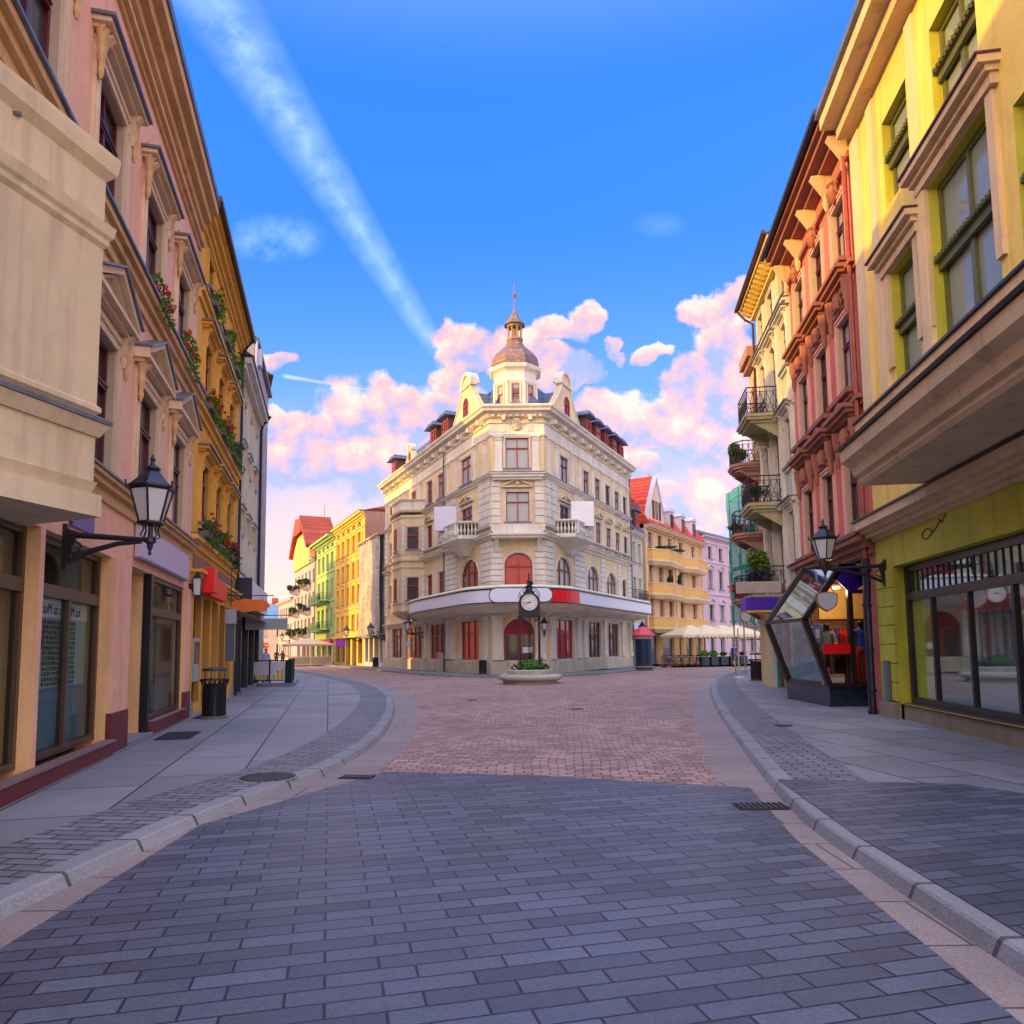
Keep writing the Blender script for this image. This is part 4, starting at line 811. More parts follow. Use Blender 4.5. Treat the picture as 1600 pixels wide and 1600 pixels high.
# sign, small lamp, flowers, mats, street name plate
sg=thing('shop_sign',FL.w(2.5,.02,3.32),'blank lilac shop sign board above the deep doorway of the pink house','sign',None,FL.phi); m=MB(); m.box(-2.28,2.22,0,.1,0,.55); m.build('board',flat('lilac_board',(.52,.45,.62),.5,0,.04,bs=0),sg); m=MB(); m.box(-2.31,2.25,-.01,.09,-.03,-.001); m.box(-2.31,2.25,-.01,.09,.551,.57); m.build('edge',flat('edge_grey',(.3,.28,.36),.5),sg)
sl=thing('wall_lamp',FL.w(5.5,0,3.0),'small square wall lamp between the pink and the ochre house','lamp',None,FL.phi); m=MB(); m.box(-.03,.03,0,.1,.1,.3); m.lathe([(.15,.42),(.03,.58),(.0,.62)],(0,.2,0),4,ph=.5); m.lathe([(.12,-.02),(.13,.0),(.12,.02)],(0,.2,0),4,ph=.5); [m.tube([(sx*.08,.2+sy*.08,0),(sx*.095,.2+sy*.095,.42)],.012,4) for sx in(-1,1) for sy in (-1,1)]; m.build('frame',IRON,sl); m=MB(); m.lathe([(.1,.02),(.125,.42)],(0,.2,0),4,ph=.5); m.build('glass',FROST,sl)
GF='flower boxes on the house fronts'
flowers(FL,.9,.1,8.1,1.3,'flower box with red geraniums on the second floor of the pink house, nearer one',GF,(REDP,)); flowers(FL,3.74,.1,8.1,1.3,'flower box with bright red geraniums beside the ochre house',GF,(REDP,),h=.3)
for u,d,lab in ((1.35,.62,'black rubber mat before the deep doorway of the pink house'),(5.6,.55,'black rubber mat beside the maroon pillar base next to the ochre house')):
    m=MB(); m.box(-.62,.62,-.3,.3,0,.015); p=FL.w(u,d,.1); o=m.build('door_mat',MATR,None,p,FL.phi,bev=.004); tag(o,lab,'door mat')
m=FL.mb(); m.box(-.45,.45,0,.03,0,.32); o=m.build('street_name_plate',flat('enamel_blue',(.03,.04,.35),.3,bs=0),None,FL.w(-2.55,.02,3.32),FL.phi); tag(o,'blue street name plate under the beige bay on the pink wall','sign')
lantern(FL,-3.15,3.12,1.02,'black wall lantern on a long iron bracket at the pink house',.82)
litter_bin(Vector((-7.0,17.4,.1)),'large black litter bin with spiked rim before the ochre house',1.0,.25)
# ================================================================ ochre house
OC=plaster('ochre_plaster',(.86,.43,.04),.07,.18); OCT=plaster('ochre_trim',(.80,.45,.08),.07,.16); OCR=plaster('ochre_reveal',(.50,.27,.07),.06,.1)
oc=thing('ochre_house',FL.w(10,0,0),'ochre yellow four storey house with flower boxes beside the pink house','building')
OU=[7.25,9.65,12.0]; ops=[]
for u in OU: ops+=[(u-.62,u+.62,5.0,6.62,0,.15),(u-.6,u+.6,8.4,9.95,0,.15),(u-.5,u+.5,11.45,12.35,0,.15)]
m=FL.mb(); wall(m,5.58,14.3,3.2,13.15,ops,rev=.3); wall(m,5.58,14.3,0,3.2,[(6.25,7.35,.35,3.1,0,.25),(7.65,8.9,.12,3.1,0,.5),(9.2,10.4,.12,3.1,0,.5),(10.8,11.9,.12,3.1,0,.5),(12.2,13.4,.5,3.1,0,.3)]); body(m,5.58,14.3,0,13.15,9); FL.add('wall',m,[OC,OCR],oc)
for u in OU:
    window(FL,oc,u,5.0,1.24,1.62,WINE,PW,rev=.14,sur='corn',sm=OCT,b=.18,sill=True); window(FL,oc,u,8.4,1.2,1.55,WINE,PW,rev=.14,sur='corn',sm=OCT,b=.18); window(FL,oc,u,11.45,1.0,.9,WINE,PW,tr=0,rev=.14,sur='flat',sm=OCT,b=.12)
m=FL.mb()
for z in (4.55,7.95,10.9): m.box(5.6,14.3,0,.07,z-.3,z-.12); m.box(5.6,14.28,0,.16,z-.12,z); m.box(5.59,14.27,0,.19,z+.003,z+.035,1)
m.box(5.7,14.2,0,.12,3.42,3.5); m.box(5.7,14.2,0,.2,3.5,3.6); m.box(5.62,14.25,0,.28,3.6,3.68); m.box(5.9,13.9,0,.04,3.74,4.1,2)
FL.add('string_course',m,[OCT,ZINC,flat('brown_panel',(.22,.12,.08),.6)],oc)
m=FL.mb(); m.box(5.6,14.3,0,.08,12.6,12.75); m.box(5.6,14.32,0,.16,12.75,12.9); m.box(5.6,14.34,0,.28,12.9,13.05); m.box(5.6,14.36,0,.38,13.05,13.15); FL.add('cornice',m,OCT,oc)
m=FL.mb(); m.tube([(5.5,.46,13.2),(14.45,.46,13.15)],.08,8); m.tube([(14.3,.44,13.1),(14.3,.25,12.9),(14.3,.1,12.6),(14.3,.1,.1)],.05,6); FL.add('gutter',m,IRON,oc)
m=FL.mb(); m.prism([(5.58,.4,13.16),(5.58,-9,13.16),(5.58,-4.2,16.6)],(8.72,0,0)); FL.add('roof',m,MT['red_roof_tiles'],oc)
for a,b,k in ((6.25,7.35,0),(12.2,13.4,1)): shopfront(FL,oc,a,b,.35 if not k else .5,3.1,2.3,[],-.2,WINE,.07)
for a,b in ((7.65,8.9),(9.2,10.4),(10.8,11.9)):
    m=FL.mb(); m.box(a,b,-.47,-.42,.12,3.1); m.box(a+.1,b-.1,-.42,-.4,.3,1.5); m.box(a+.1,b-.1,-.42,-.4,1.7,2.3); m.box(a,b,-.42,-.36,2.42,2.52); FL.add('door',m,flat('orange_door',(.45,.17,.03),.5,0,.15),oc)
interior(FL,oc,6.2,7.4,.3,3.15,1.2,-.26,(.35,.32,.38),(.1,.1,.1)); interior(FL,oc,12.15,13.5,.3,3.15,1.2,-.3,(.1,.09,.08),(.1,.1,.1))
m=FL.mb(); m.box(5.62,6.2,0,.05,.1,.42); m.box(13.5,14.25,0,.05,.1,.42); m.box(5.6,6.2,0,.06,.0,.1); FL.add('plinth',m,flat('grey_plinth',(.28,.30,.32),.7),oc)
t=thing('cash_machine',FL.w(6.85,-.1,.9),'grey cash machine set in the ochre house behind the litter bin','cash machine',None,FL.phi); m=MB(); m.box(-.4,.4,-.08,.1,0,1.1); m.build('body',flat('machine_grey',(.4,.42,.48),.4),t); m=MB(); m.box(-.32,.32,.1,.115,.45,1.0); m.build('screen',flat('screen_dark',(.01,.012,.02),.15),t)
for i,(a,w,z0,z1,dd) in enumerate(((6.45,.55,3.15,3.8,.34),(7.1,2.9,3.12,3.68,.2))):
    m=MB(); m.box(-w/2,w/2,0,dd,0,z1-z0); o=m.build('red_sign_box',REDS,None,FL.w(a+w/2,.09 if i else .1,z0),FL.phi,bev=.02); tag(o,('red box sign jutting from the ochre house front, next to the small lamp','long red blank shop sign flat above the ochre house doors')[i],'sign')
for (u,z,c,lab) in ((7.25,4.62,(PINKP,PURP,REDP),'flower box with purple and pink petunias on the first sill of the ochre house'),(9.65,4.62,(PINKP,REDP),'flower box trailing pink flowers on the middle first floor sill of the ochre house'),(12.0,4.62,(PINKP,),'green trailing flower box on the far first floor sill of the ochre house'),
  (7.25,8.02,(REDP,),'green trailing flower box on the nearer second floor sill of the ochre house'),(9.65,8.02,(PINKP,REDP),'flower box with magenta blooms on the middle second floor sill of the ochre house'),(12.0,8.02,(PURP,),'flower box with violet blooms on the far second floor sill of the ochre house'),
  (7.25,10.97,(LEAF,),'spiky green plants in a box under the attic window of the ochre house, nearest'),(9.65,10.97,(LEAF,),'leafy box under the middle attic window of the ochre house'),(12.0,10.97,(LEAF,),'leafy box under the far attic window of the ochre house')):
    flowers(FL,u,.17,z-.02,1.5 if z<9 else .9,lab,GF,c,1.2 if z<9 else .8,h=.25)
# brackets and hanging signs
def hang_sign(f,u,z,arm,w,h,mat,label,shape='rect',drop=.12):
    t=thing('hanging_sign',f.w(u,0,z),label,'sign','blank signs hanging out over the pavement',f.phi); m=MB(); m.tube([(0,0,0),(0,arm,0)],.018,6); m.tube([(0,0,.2),(0,arm*.5,.02)],.012,5); m.lathe([(.0,-.03),(.035,0),(0,.03)],(0,arm,0),8); m.build('bracket',IRON,t)
    c=arm-.12-w/2
    m=MB(); [m.tube([(0,c+s*w*.35,0),(0,c+s*w*.35,-drop)],.006,4) for s in(-1,1)]; m.build('chain',IRON,t)
    m=MB()
    if shape=='rect': m.box(-.025,.025,c-w/2,c+w/2,-drop-h,-drop)
    else:
        sp=lambda v:math.copysign(abs(v)**.55,v); pts=[(-.02,c+w/2*sp(math.cos(k))*(1+.05*math.cos(9*k)),-drop-h/2+h/2*sp(math.sin(k))*(1+.12*math.cos(11*k))) for k in [i*math.pi/24 for i in range(48)]]; m.prism(pts,(.04,0,0))
    m.build('board',mat,t); return t
hang_sign(FL,11.6,3.45,1.5,1.15,.4,flat('orange_board',(.75,.17,.02),.5,bs=0),'orange cloud shaped hanging sign by the ochre house','oval')
hang_sign(FL,15.3,2.98,1.9,1.5,.42,flat('grey_board',(.28,.33,.4),.5,bs=0),'long grey hanging sign with three hearts beside the cream house')
t=thing('hanging_hearts',FL.w(13.2,.3,2.93),'three dark hearts hanging in a row under the grey sign bracket','ornament',None,FL.phi); m=MB()
for x in (0,.35,.62):
    q=[(0,x+.1*16*math.sin(k)**3/16,-.14+.1*(13*math.cos(k)-5*math.cos(2*k)-2*math.cos(3*k)-math.cos(4*k))/16) for k in [i*math.pi/9 for i in range(18)]]; 
    h=MB(); h.prism(q,(.03,0,0)); h.build('heart',flat('dark_copper',(.12,.04,.02),.5),t); m.tube([(.015,x,-.02),(.015,x,.1)],.005,4)
m.tube([(.015,-.3,.1),(.015,.9,.1)],.01,5); m.build('rail',IRON,t)
t=thing('lantern_display',FL.w(10.6,.32,1.35),'narrow glass display case with pitched top on the ochre wall','display case',None,FL.phi); m=MB(); m.box(-.16,.16,-.1,.16,0,1.15); m.build('case',flat('case_blue',(.08,.11,.16),.3),t); m=MB(); m.prism([(-.2,-.12,1.15),(.2,-.12,1.15),(.1,-.12,1.6),(-.1,-.12,1.6)],(0,.3,0)); m.build('cover',flat('case_top',(.3,.32,.4),.4),t); m=MB(); m.tube([(0,.02,1.6),(0,.02,2.9)],.012,5); m.build('rod',IRON,t)
# ================================================================ cream house with glass showcase
CH=plaster('cream_house_wall',(.62,.46,.24),.07,.18,grime=.06)
ch=thing('cream_house',FL.w(18,0,0),'narrow cream house with black downpipe beyond the ochre house','building')
CU=[15.9,18.0,20.2]; ops=[(u-.5,u+.5,z,z+1.5,0,.22) for u in CU for z in (4.6,7.2,9.7)]
m=FL.mb(); wall(m,14.32,21.9,3.2,12.4,ops); wall(m,14.32,21.9,0,3.2,[(14.6,21.6,.25,3.1,0,.6)]); body(m,14.32,21.9,0,12.4,9); FL.add('wall',m,[CH,CT],ch)
for u in CU:
    for z in (4.6,7.2,9.7): window(FL,ch,u,z,1.0,1.5,BRN,PW,rev=.14,sur='flat',sm=CT,b=.08)
m=FL.mb(); m.box(14.35,21.9,0,.2,12.1,12.3); m.box(14.35,21.95,0,.4,12.3,12.5); m.box(14.35,22,0,.46,12.5,12.6,1); FL.add('cornice',m,[CT,IRON],ch)
m=FL.mb(); m.tube([(21.75,.5,12.6),(21.75,.2,12.2),(21.75,.12,11.9),(21.75,.12,.1)],.07,7); FL.add('downpipe',m,IRON2,ch)
m=FL.mb(); m.prism([(14.32,.4,12.6),(14.32,-9,12.6),(14.32,-4,15.6)],(7.58,0,0)); FL.add('roof',m,SLATE,ch)
BLU=flat('navy_showcase',(.015,.02,.05),.3,0,.2)
m=FL.mb()
for a in (14.6,16.9,19.2,21.45): m.box(a,a+.18,-.05,.22,.2,3.12)
m.box(14.6,21.6,-.05,.25,.1,.25,1); m.box(14.6,21.6,-.05,.2,2.95,3.12); sh=FL.add('showcase',m,[BLU,SLAB],ch); g=FL.mb(); g.face([(14.7,.1,.25),(21.5,.1,.25),(21.5,.1,2.95),(14.7,.1,2.95)]); link('pane',g.mesh('pane',GLASS),sh)
interior(FL,ch,14.5,21.7,.2,3.15,2.5,-.5,(.3,.28,.22),(.2,.2,.2))
m=FL.mb(); m.box(14.5,21.8,0,.5,3.25,4.25); m.box(14.45,14.5,-.0,.55,3.2,4.3,1); o=m.build('shop_sign',[BLANK,NAVY],None,FL.w(0,0.02,0)-Vector((0,0,0)),FL.phi); tag(o,'large blank lavender sign board with navy side above the glass showcase','sign')
m=FL.mb(); m.prism([(14.5,.1,3.2),(14.5,.1,2.95),(14.5,1.0,2.7)],(7,0,0)); o=m.build('awning',flat('brown_awning',(.10,.07,.06),.7),None,FL.w(0,.02,-.0),FL.phi); tag(o,'dark brown folded awning beneath the lavender sign board','awning')
# tall bare gable walls beyond
fw=thing('gable_wall_house',FL.w(16,-1.5,0),'tall house with bare stained gable rising behind the cream house','building')
BRE=plaster('bare_render',(.52,.40,.30),.15,.4,grime=.3)
m=FL.mb(); m.box(14.5,21.5,-9,-1.6,10,14.4); m.prism([(14.5,-9,14.4),(14.5,-1.6,14.4),(14.5,-3.4,15.8),(14.5,-9,15.8)],(7,0,0)); FL.add('wall',m,BRE,fw)
fw2=thing('grey_gabled_house',FL.w(25,-1,0),'grey house end with white downpipe beyond the cream house','building')
m=FL.mb(); m.box(22.1,30,-9,-.3,0,16.3); FL.add('wall',m,plaster('lilac_grey_wall',(.42,.38,.40),.1,.3,grime=.2),fw2); m=FL.mb(); m.tube([(22.05,-.2,16.3),(22.05,-.2,9)],.06,6); m.box(22.2,22.8,-.29,-.0,15.2,16,); FL.add('downpipe',m,flat('pale_pipe',(.5,.5,.6),.4),fw2)
m=FL.mb(); m.box(22.1,30.2,-9,-.1,16.3,16.5); m.prism([(22.1,-9,16.5),(22.1,-.1,16.5),(22.1,-5,19)],(8,0,0)); FL.add('roof',m,SLATE,fw2)
# unseen houses added along the left street to throw the evening shade
for i,(a,l,h,c) in enumerate(((31,13,18,CH),(44.5,10,16,OC),(66,12,13,PK))):
    b=thing('shade_block_house',FL.w(a,-.6-i*2.5,0),('unseen cream town house added round the bend to shade the left street','unseen ochre town house added round the bend to shade the left street','unseen pink town house added far round the bend to shade the left street')[i],'building','unseen houses added to shade the left street')
    f=Fr(tuple(FL.w(a,-.5-i*3)[:2]),-22,'L'); ops=[(x,x+1.1,z,z+1.7) for z in (4,7.2,10.4) if z+2.2<h for x in [1+2.3*k for k in range(int((l-2)/2.3))]]
    m=f.mb(); wall(m,0,l,0,h,ops); body(m,0,l,0,h,9); f.add('wall',m,[c,CT],b)
    for o in ops: window(f,b,(o[0]+o[1])/2,o[2],1.1,1.7,BRN,PW,sur='flat',sm=CT,b=.1)
    m=f.mb(); m.prism([(0,.4,h),(0,-9,h),(0,-4.3,h+2.5)],(l,0,0)); f.add('roof',m,MT['red_roof_tiles'],b)

nb=thing('sun_block_house',FL.w(-18,0,0),'unseen plain buff house beside the pink house, added to block the low sun','building')  # unseen house added to keep the low sun off the kerb
ops=[(u-.6,u+.6,z,z+1.8,0,.2) for u in (-23.5,-20.5,-17.5,-14.5,-11.5) for z in (4.3,)]+[(u-.9,u+.9,.5,2.8,0,.3) for u in (-22,-17,-12)]
m=FL.mb(); wall(m,-26,-9.02,0,8.6,ops); body(m,-26,-9.02,0,8.6,8); m.face([(-26,0,8.6),(-9.02,0,8.6),(-9.02,-8,8.6),(-26,-8,8.6)]); FL.add('wall',m,[BE,BEI],nb)
for o in ops: window(FL,nb,(o[0]+o[1])/2,o[2],o[1]-o[0],o[3]-o[2],BRN,PW,sur='flat',sm=PKT,b=.12)
cm=FL.mb(); cm.box(-26,-9.03,0,.3,8.4,8.65); FL.add('cornice',cm,PKT,nb)
# ================================================================ right row: lime and yellow house
LIM=plaster('lime_plaster',(.50,.50,.045),.10,.22,grime=.12); YEL=plaster('yellow_plaster',(.80,.60,.15),.08,.16); YCR=plaster('buff_pilaster',(.70,.56,.32),.06,.16); STN=plaster('rough_stone_plinth',(.30,.25,.16),.15,.2,grime=.2)
SND=plaster('sand_moulding',(.66,.50,.30),.08,.22); OLI=flat('olive_window_frame',(.10,.11,.03),.45,0,.25); PG=pane_mat('pale_green_pane',(.06,.09,.08),(.30,.36,.32),1.1)  # last pane material is a pale grey green tone
lh=thing('lime_house',FR.w(0),'lime green and yellow house with heavy cornices and tall shop window on the right','building')
ops=[(.5,1.8,6.72,9.3,0,.24),(-2.4,-.15,6.72,9.9,0,.24),(-5,-3,6.72,9.3,0,.24),(.5,1.8,10.7,12.6,0,.24),(-2.2,-.6,10.7,12.6,0,.24)]
m=FR.mb(); wall(m,-9,3.6,4.2,14.5,ops,mr=1); FR.add('wall',m,[YEL,LIM],lh)
m=FR.mb(); wall(m,-9,3.6,.42,4.2,[(-5.5,2.62,.43,3.28,0,.55)],mr=1); FR.add('ground_floor_wall',m,[LIM,LIM],lh)
m=FR.mb(); body(m,-9,3.6,0,14.5,9); FR.add('side_wall',m,[YEL],lh)
m=FR.mb(); m.box(2.6,3.6,0,.12,0,.42); m.box(-5.6,2.6,-.5,-.05,0,.4); m.box(-5.6,2.6,-.55,-.02,.401,.44,1); FR.add('plinth',m,[STN,BRN],lh)
for i in range(6): # stone jointing of the corner pier
    pass
m=FR.mb(); 
for i in range(7): m.box(2.63,3.59,0,.035,.46+i*.4,.84+i*.4)
FR.add('quoin',m,LIM,lh)
m=FR.mb(); m.box(-9,3.6,0,.08,3.95,4.02); m.box(-9,3.62,0,.2,4.02,4.12); m.box(-9,3.66,0,.3,4.12,4.2); m.box(-9,3.7,0,.42,4.2,4.38); m.box(-9,3.72,0,.46,4.384,4.42,1)
m.box(-9,3.6,0,.06,6.25,6.4); m.box(-9,3.62,0,.15,6.4,6.5); m.box(-9,3.66,0,.28,6.5,6.66); m.box(-9,3.7,0,.34,6.664,6.71,1)
FR.add('string_course',m,[SND,IRON],lh)
m=FR.mb(); m.box(-9,3.62,0,.35,13.6,13.9); m.box(-9,3.66,0,.7,13.9,14.2); m.box(-9,3.7,0,.8,14.2,14.35,1); FR.add('cornice',m,[SND,ZINC],lh)
m=FR.mb(); m.prism([(-9,.8,14.35),(-9,-8,14.35),(-9,-4,17)],(12.6,0,0)); FR.add('roof',m,MT['red_roof_tiles'],lh)
for (a,b) in ((3.0,3.58),(2.05,2.45),(-.12,.22)): m=FR.mb(); m.box(a,b,0,.09,6.72,13.4); FR.add('pilaster',m,YCR,lh)
for (a,b,z0,z1) in ((.5,1.8,6.72,9.3),(-2.4,-.15,6.72,9.9)):
    m=FR.mb()
    for s,x in ((-1,a),(1,b)): m.box(x-.2 if s<0 else x,x if s<0 else x+.2,0,.07,z0+.6,z1)
    m.box(a-.3,b+.3,0,.12,z1+.02,z1+.2); m.box(a-.34,b+.34,0,.2,z1+.2,z1+.3); m.box(a-.4,b+.4,0,.32,z1+.3,z1+.42); m.box(a-.42,b+.42,0,.36,z1+.424,z1+.46,1); FR.add('window_surround',m,[SND,flat('maroon_lead',(.08,.02,.03),.5)],lh)
def bigwin(u0,u1,z0,z1):
    c=(u0+u1)/2; w=u1-u0; o=window(FR,lh,c,z0,w,z1-z0,OLI,PG,cols=2 if w>1.5 else 1,tr=.56,rev=.22,fw=.11); m=MB(); h=(z1-z0)*.56; m.box(-w/2,w/2,.05,.2,h-.04,h+.05); [m.box(-w/2+.05+i*.12,-w/2+.1+i*.12,.2,.23,h-.03,h+.04) for i in range(int(w/.12))]; m.box(-w/2+.02,w/2-.02,.05,.13,h-.2,h-.04); link('transom',m.mesh('transom',OLI),o)
bigwin(.5,1.8,6.72,9.3); bigwin(-2.4,-.15,6.72,9.9); bigwin(-5,-3,6.72,9.3); bigwin(.5,1.8,10.7,12.6); bigwin(-2.2,-.6,10.7,12.6)
# canopy slab over the near shop
ca=thing('projecting_canopy',FR.w(-.1,0,4.4),'deep sand coloured canopy slab jutting out over the lime house shop','canopy')
m=FR.mb(); m.prism([(-.25,-.0,4.44),(-.25,1.45,4.44),(-.25,1.5,4.5),(-.25,1.5,4.58),(-.25,1.58,4.6),(-.25,1.62,4.75),(-.25,1.78,4.85),(-.25,1.8,5.05),(-.25,1.72,5.08),(-.25,0,5.1)],(-8,0,0)); FR.add('slab',m,SND,ca)
m=FR.mb(); m.prism([(-.2,0,5.104),(-.2,1.84,5.06),(-.2,1.86,5.1),(-.2,0,5.16)],(-8.1,0,0)); FR.add('lead_flashing',m,IRON,ca)
# tall shop window
sw=shopfront(FR,lh,-5.4,2.6,.44,3.26,2.62,[1.37,-.13,-1.6,-3.1],-.25,BLK,.13)
m=FR.mb(); [m.box(2.5-i*.24,2.52-i*.24,-.02,.02,2.7,3.13) for i in range(1,26)]; link('transom_bars',m.mesh('transom_bars',BLK),sw)
m=FR.mb(); m.box(1.45,2.46,-.06,-.03,.57,2.5); link('reveal_reflection_panel',m.mesh('reveal_reflection_panel',LIM),sw)  # lime panel stands in for the green reveal's reflection in the glass
interior(FR,lh,-5.5,2.65,.42,3.3,3.5,-.5,(.16,.24,.26),(.10,.14,.18))
m=FR.mb(); m.box(-5.4,1.2,-.75,-.72,.45,2.45); FR.add('window_backdrop',m,flat('deep_teal_backdrop',(.07,.13,.17),.6,0,.3),lh)  # teal sheet added so the glass reads dim teal, not mirror-like
m=FR.mb(); m.box(-2,1.2,-.7,-.6,2.2,2.5); m.box(-1.6,.9,-.7,-.62,.5,1.1,1); FR.add('display_panel',m,[REDS,flat('pale_counter',(.25,.3,.34),.5)],lh)
# downpipe between lime and red house
t=thing('rain_downpipe',FR.w(3.86,.14,0),'rusty red and black downpipe where the red house meets the lime house','downpipe')
m=MB(); m.tube([(0,0,3.55),(0,0,14)],.06,8); m.build('upper_pipe',flat('rust_red_pipe',(.28,.05,.03),.5,0,.3),t); m=MB(); m.tube([(0,0,3.6),(0,0,3.0),(-.05,-.05,2.6),(-.05,-.05,.08)],.085,10); [m.lathe([(.11,z),(.11,z+.05)],(-.05 if z<2.7 else 0,-.05 if z<2.7 else 0,0),10) for z in (.12,.6,1.5,2.5,3.3)]; m.build('lower_pipe',IRON2,t)
m=FR.mb(); m.box(-.13,.13,0,.05,0,.95); m.box(-.1,.1,.05,.07,.08,.88,1); o=m.build('utility_box',[ZINC,flat('grey_green_plate',(.12,.2,.2),.5)],None,FR.w(3.12,.05,.35),FR.phi); tag(o,'narrow grey green utility cover on the lime pier beside the downpipe','utility box')
pts=[(.32*math.cos(a)*(1 if a<math.pi else .8),0,.11*math.sin(a)) for a in [i*.35 for i in range(14)]]+[(-.1+.2*k,0,.06*k*(1 if k%2 else 1.4)) for k in range(1,4)]
m=MB(); m.tube([(-.25+.22*math.cos(a),.0,.09*math.sin(a)) for a in [i*.4 for i in range(13)]]+[(.15,0,.05),(.35,0,.16),(.27,0,.2),(.4,0,.1),(.6,0,.24)],.011,4); o=m.build('graffiti_loop',flat('spray_brown',(.10,.045,.02),.8,bs=0),None,FR.w(.55,.01,3.7),FR.phi+math.pi); tag(o,'thin brown spray painted loop on the yellow wall above the shop window','graffiti')
lantern(FR,3.05,3.3,1.25,'black wall lantern on an iron bracket at the lime house corner',.80)
def shield(f,u,z,d,w,label,arm=True,name='shield_sign',rz=0.):
    t=thing(name,f.w(u,d,z),label,'sign','blank shield signs',rz); 
    def sh(k): 
        P=[(-w/2*k,.30*w*k)]; P+=[(w/2*k*x,w*k*(.40-.08*x*x)) for x in (-.6,0,.6)]; P+=[(w/2*k,.30*w*k),(w*.5*k,-.05*w*k),(w*.42*k,-.28*w*k),(w*.2*k,-.45*w*k),(0,-.55*w*k),(-w*.2*k,-.45*w*k),(-w*.42*k,-.28*w*k),(-w*.5*k,-.05*w*k)]; return P
    m=MB(); m.prism([(x,-.035,zz) for x,zz in sh(1)],(0,.07,0)); m.build('rim',flat('brass_rim',(.25,.13,.03),.4,.3,.2),t)
    m=MB(); m.prism([(x,-.042,zz) for x,zz in sh(.9)],(0,.084,0)); m.build('panel',flat('shield_grey',(.47,.5,.58),.4,0,.03,bs=0),t)
    m=MB(); [m.tube([(s*w*.4,0,w*.36),(0,0,w*.95)],.008,4) for s in (-1,1)]; m.build('chain',IRON,t); return t
shield(FR,3.05,2.62,1.25,.46,'blank grey shield sign with brass rim hanging under the lime house lantern')
# ================================================================ red house
RD=plaster('brick_red_plaster',(.60,.165,.13),.08,.18,grime=.06); RDT=plaster('brown_red_moulding',(.34,.13,.09),.12,.25,grime=.15); SAL=plaster('salmon_surround',(.76,.42,.36),.06,.15); RBE=plaster('grey_beige_reveal',(.46,.40,.30),.06,.15)
rh=thing('red_house',FR.w(7),'brick red house with carved window hoods and deep brown eaves','building')
RU=[4.88,6.92,8.95]; ops=[(u-.52,u+.52,z,z+h,0,.16) for u in RU for z,h in ((4.3,2.0),(7.75,2.0),(11.0,1.75))]
m=FR.mb(); wall(m,3.62,10.2,3.95,14.3,ops,rev=.4); body(m,3.62,10.2,0,14.3,9); wall(m,3.62,10.2,0,3.95,[(4.1,9.9,.02,3.7,0,.1)]); FR.add('wall',m,[RD,RBE],rh)
for u in RU:
    for z,h,sy in ((4.3,2.0,'corn'),(7.75,2.0,'corn'),(11.0,1.75,'flat')):
        window(FR,rh,u,z,1.04,h,WINE,PW,rev=.15,sur='flat',sm=SAL,b=.17,sill=False)
        m=FR.mb(); zt=z+h
        if sy=='corn':
            m.box(u-.62,u+.62,0,.1,zt+.18,zt+.75); m.box(u-.72,u+.72,0,.22,zt+.75,zt+.83); m.box(u-.8,u+.8,0,.34,zt+.83,zt+.93); m.box(u-.86,u+.86,0,.42,zt+.93,zt+1.03); m.prism([(u-.86,0,zt+1.033),(u+.86,0,zt+1.033),(u,0,zt+1.3)],(0,.28,0))
            for s in (-1,1):
                m.lathe([(.03,-.35),(.08,-.2),(.07,0),(.13,.3),(.14,.55)],(u+s*.68,.12,zt+.15),8); m.tube([(u+s*(.3+.12*math.cos(a)),.14,zt+.42+.14*math.sin(a)) for a in [i*.7 for i in range(9)]],.04,5)
            m.lathe([(0,0),(.12,.05),(.17,.2),(.15,.36),(.08,.46),(0,.5)],(u,.14,zt+.18),9,sy=.8)
        else:
            m.lathe([(0,-.1),(.12,0),(.2,.18),(.12,.36),(.18,.42),(0,.55)],(u,.12,zt+.1),9,sy=.8)
            for s in(-1,1): m.tube([(u+s*(.3+.1*math.cos(a)),.1,zt+.3+.13*math.sin(a)) for a in [i*.7 for i in range(8)]],.04,5)
        FR.add('window_hood',m,[RDT],rh,smooth=35)
        m=FR.mb(); m.box(u-.82,u+.82,0,.3,z-.14,z-.02); m.box(u-.75,u+.75,0,.2,z-.26,z-.14); m.box(u-.7,u+.7,0,.07,z-.9,z-.26) if z>5 else 0; FR.add('window_sill',m,RDT,rh)
m=FR.mb(); m.box(3.64,10.2,0,.1,3.7,3.85); m.box(3.64,10.22,0,.22,3.85,4.0); m.box(3.64,10.25,0,.36,4.0,4.13); m.box(3.64,10.25,0,.4,4.134,4.17,1)
m.box(3.64,10.2,0,.08,7.2,7.32); m.box(3.64,10.22,0,.2,7.32,7.42); m.box(3.64,10.2,0,.08,10.5,10.6); m.box(3.64,10.22,0,.2,10.6,10.7); FR.add('string_course',m,[RDT,IRON],rh)
m=FR.mb(); m.box(3.64,10.2,0,.12,13.2,13.35); m.box(3.64,10.22,0,.3,13.85,14.0); m.box(3.64,10.24,0,.55,14.0,14.15); m.box(3.64,10.26,0,.68,14.15,14.32); FR.add('cornice',m,RDT,rh)
for i in range(5): u=3.9+i*1.53; m=FR.mb(); m.prism([(u-.12,0,13.3),(u-.12,.15,13.3),(u-.12,.3,13.55),(u-.12,.5,13.85),(u-.12,0,13.85)],(.24,0,0)); m.lathe([(.03,-.4),(.1,-.2),(.07,0)],(u,.12,13.3),7); FR.add('eaves_bracket',m,SND,rh)
m=FR.mb(); m.tube([(3.6,.78,14.35),(10.3,.78,14.3)],.09,8); m.prism([(3.62,.8,14.34),(3.62,-9,14.34),(3.62,-4.3,17)],(6.6,0,0)); FR.add('roof',m,IRON,rh)
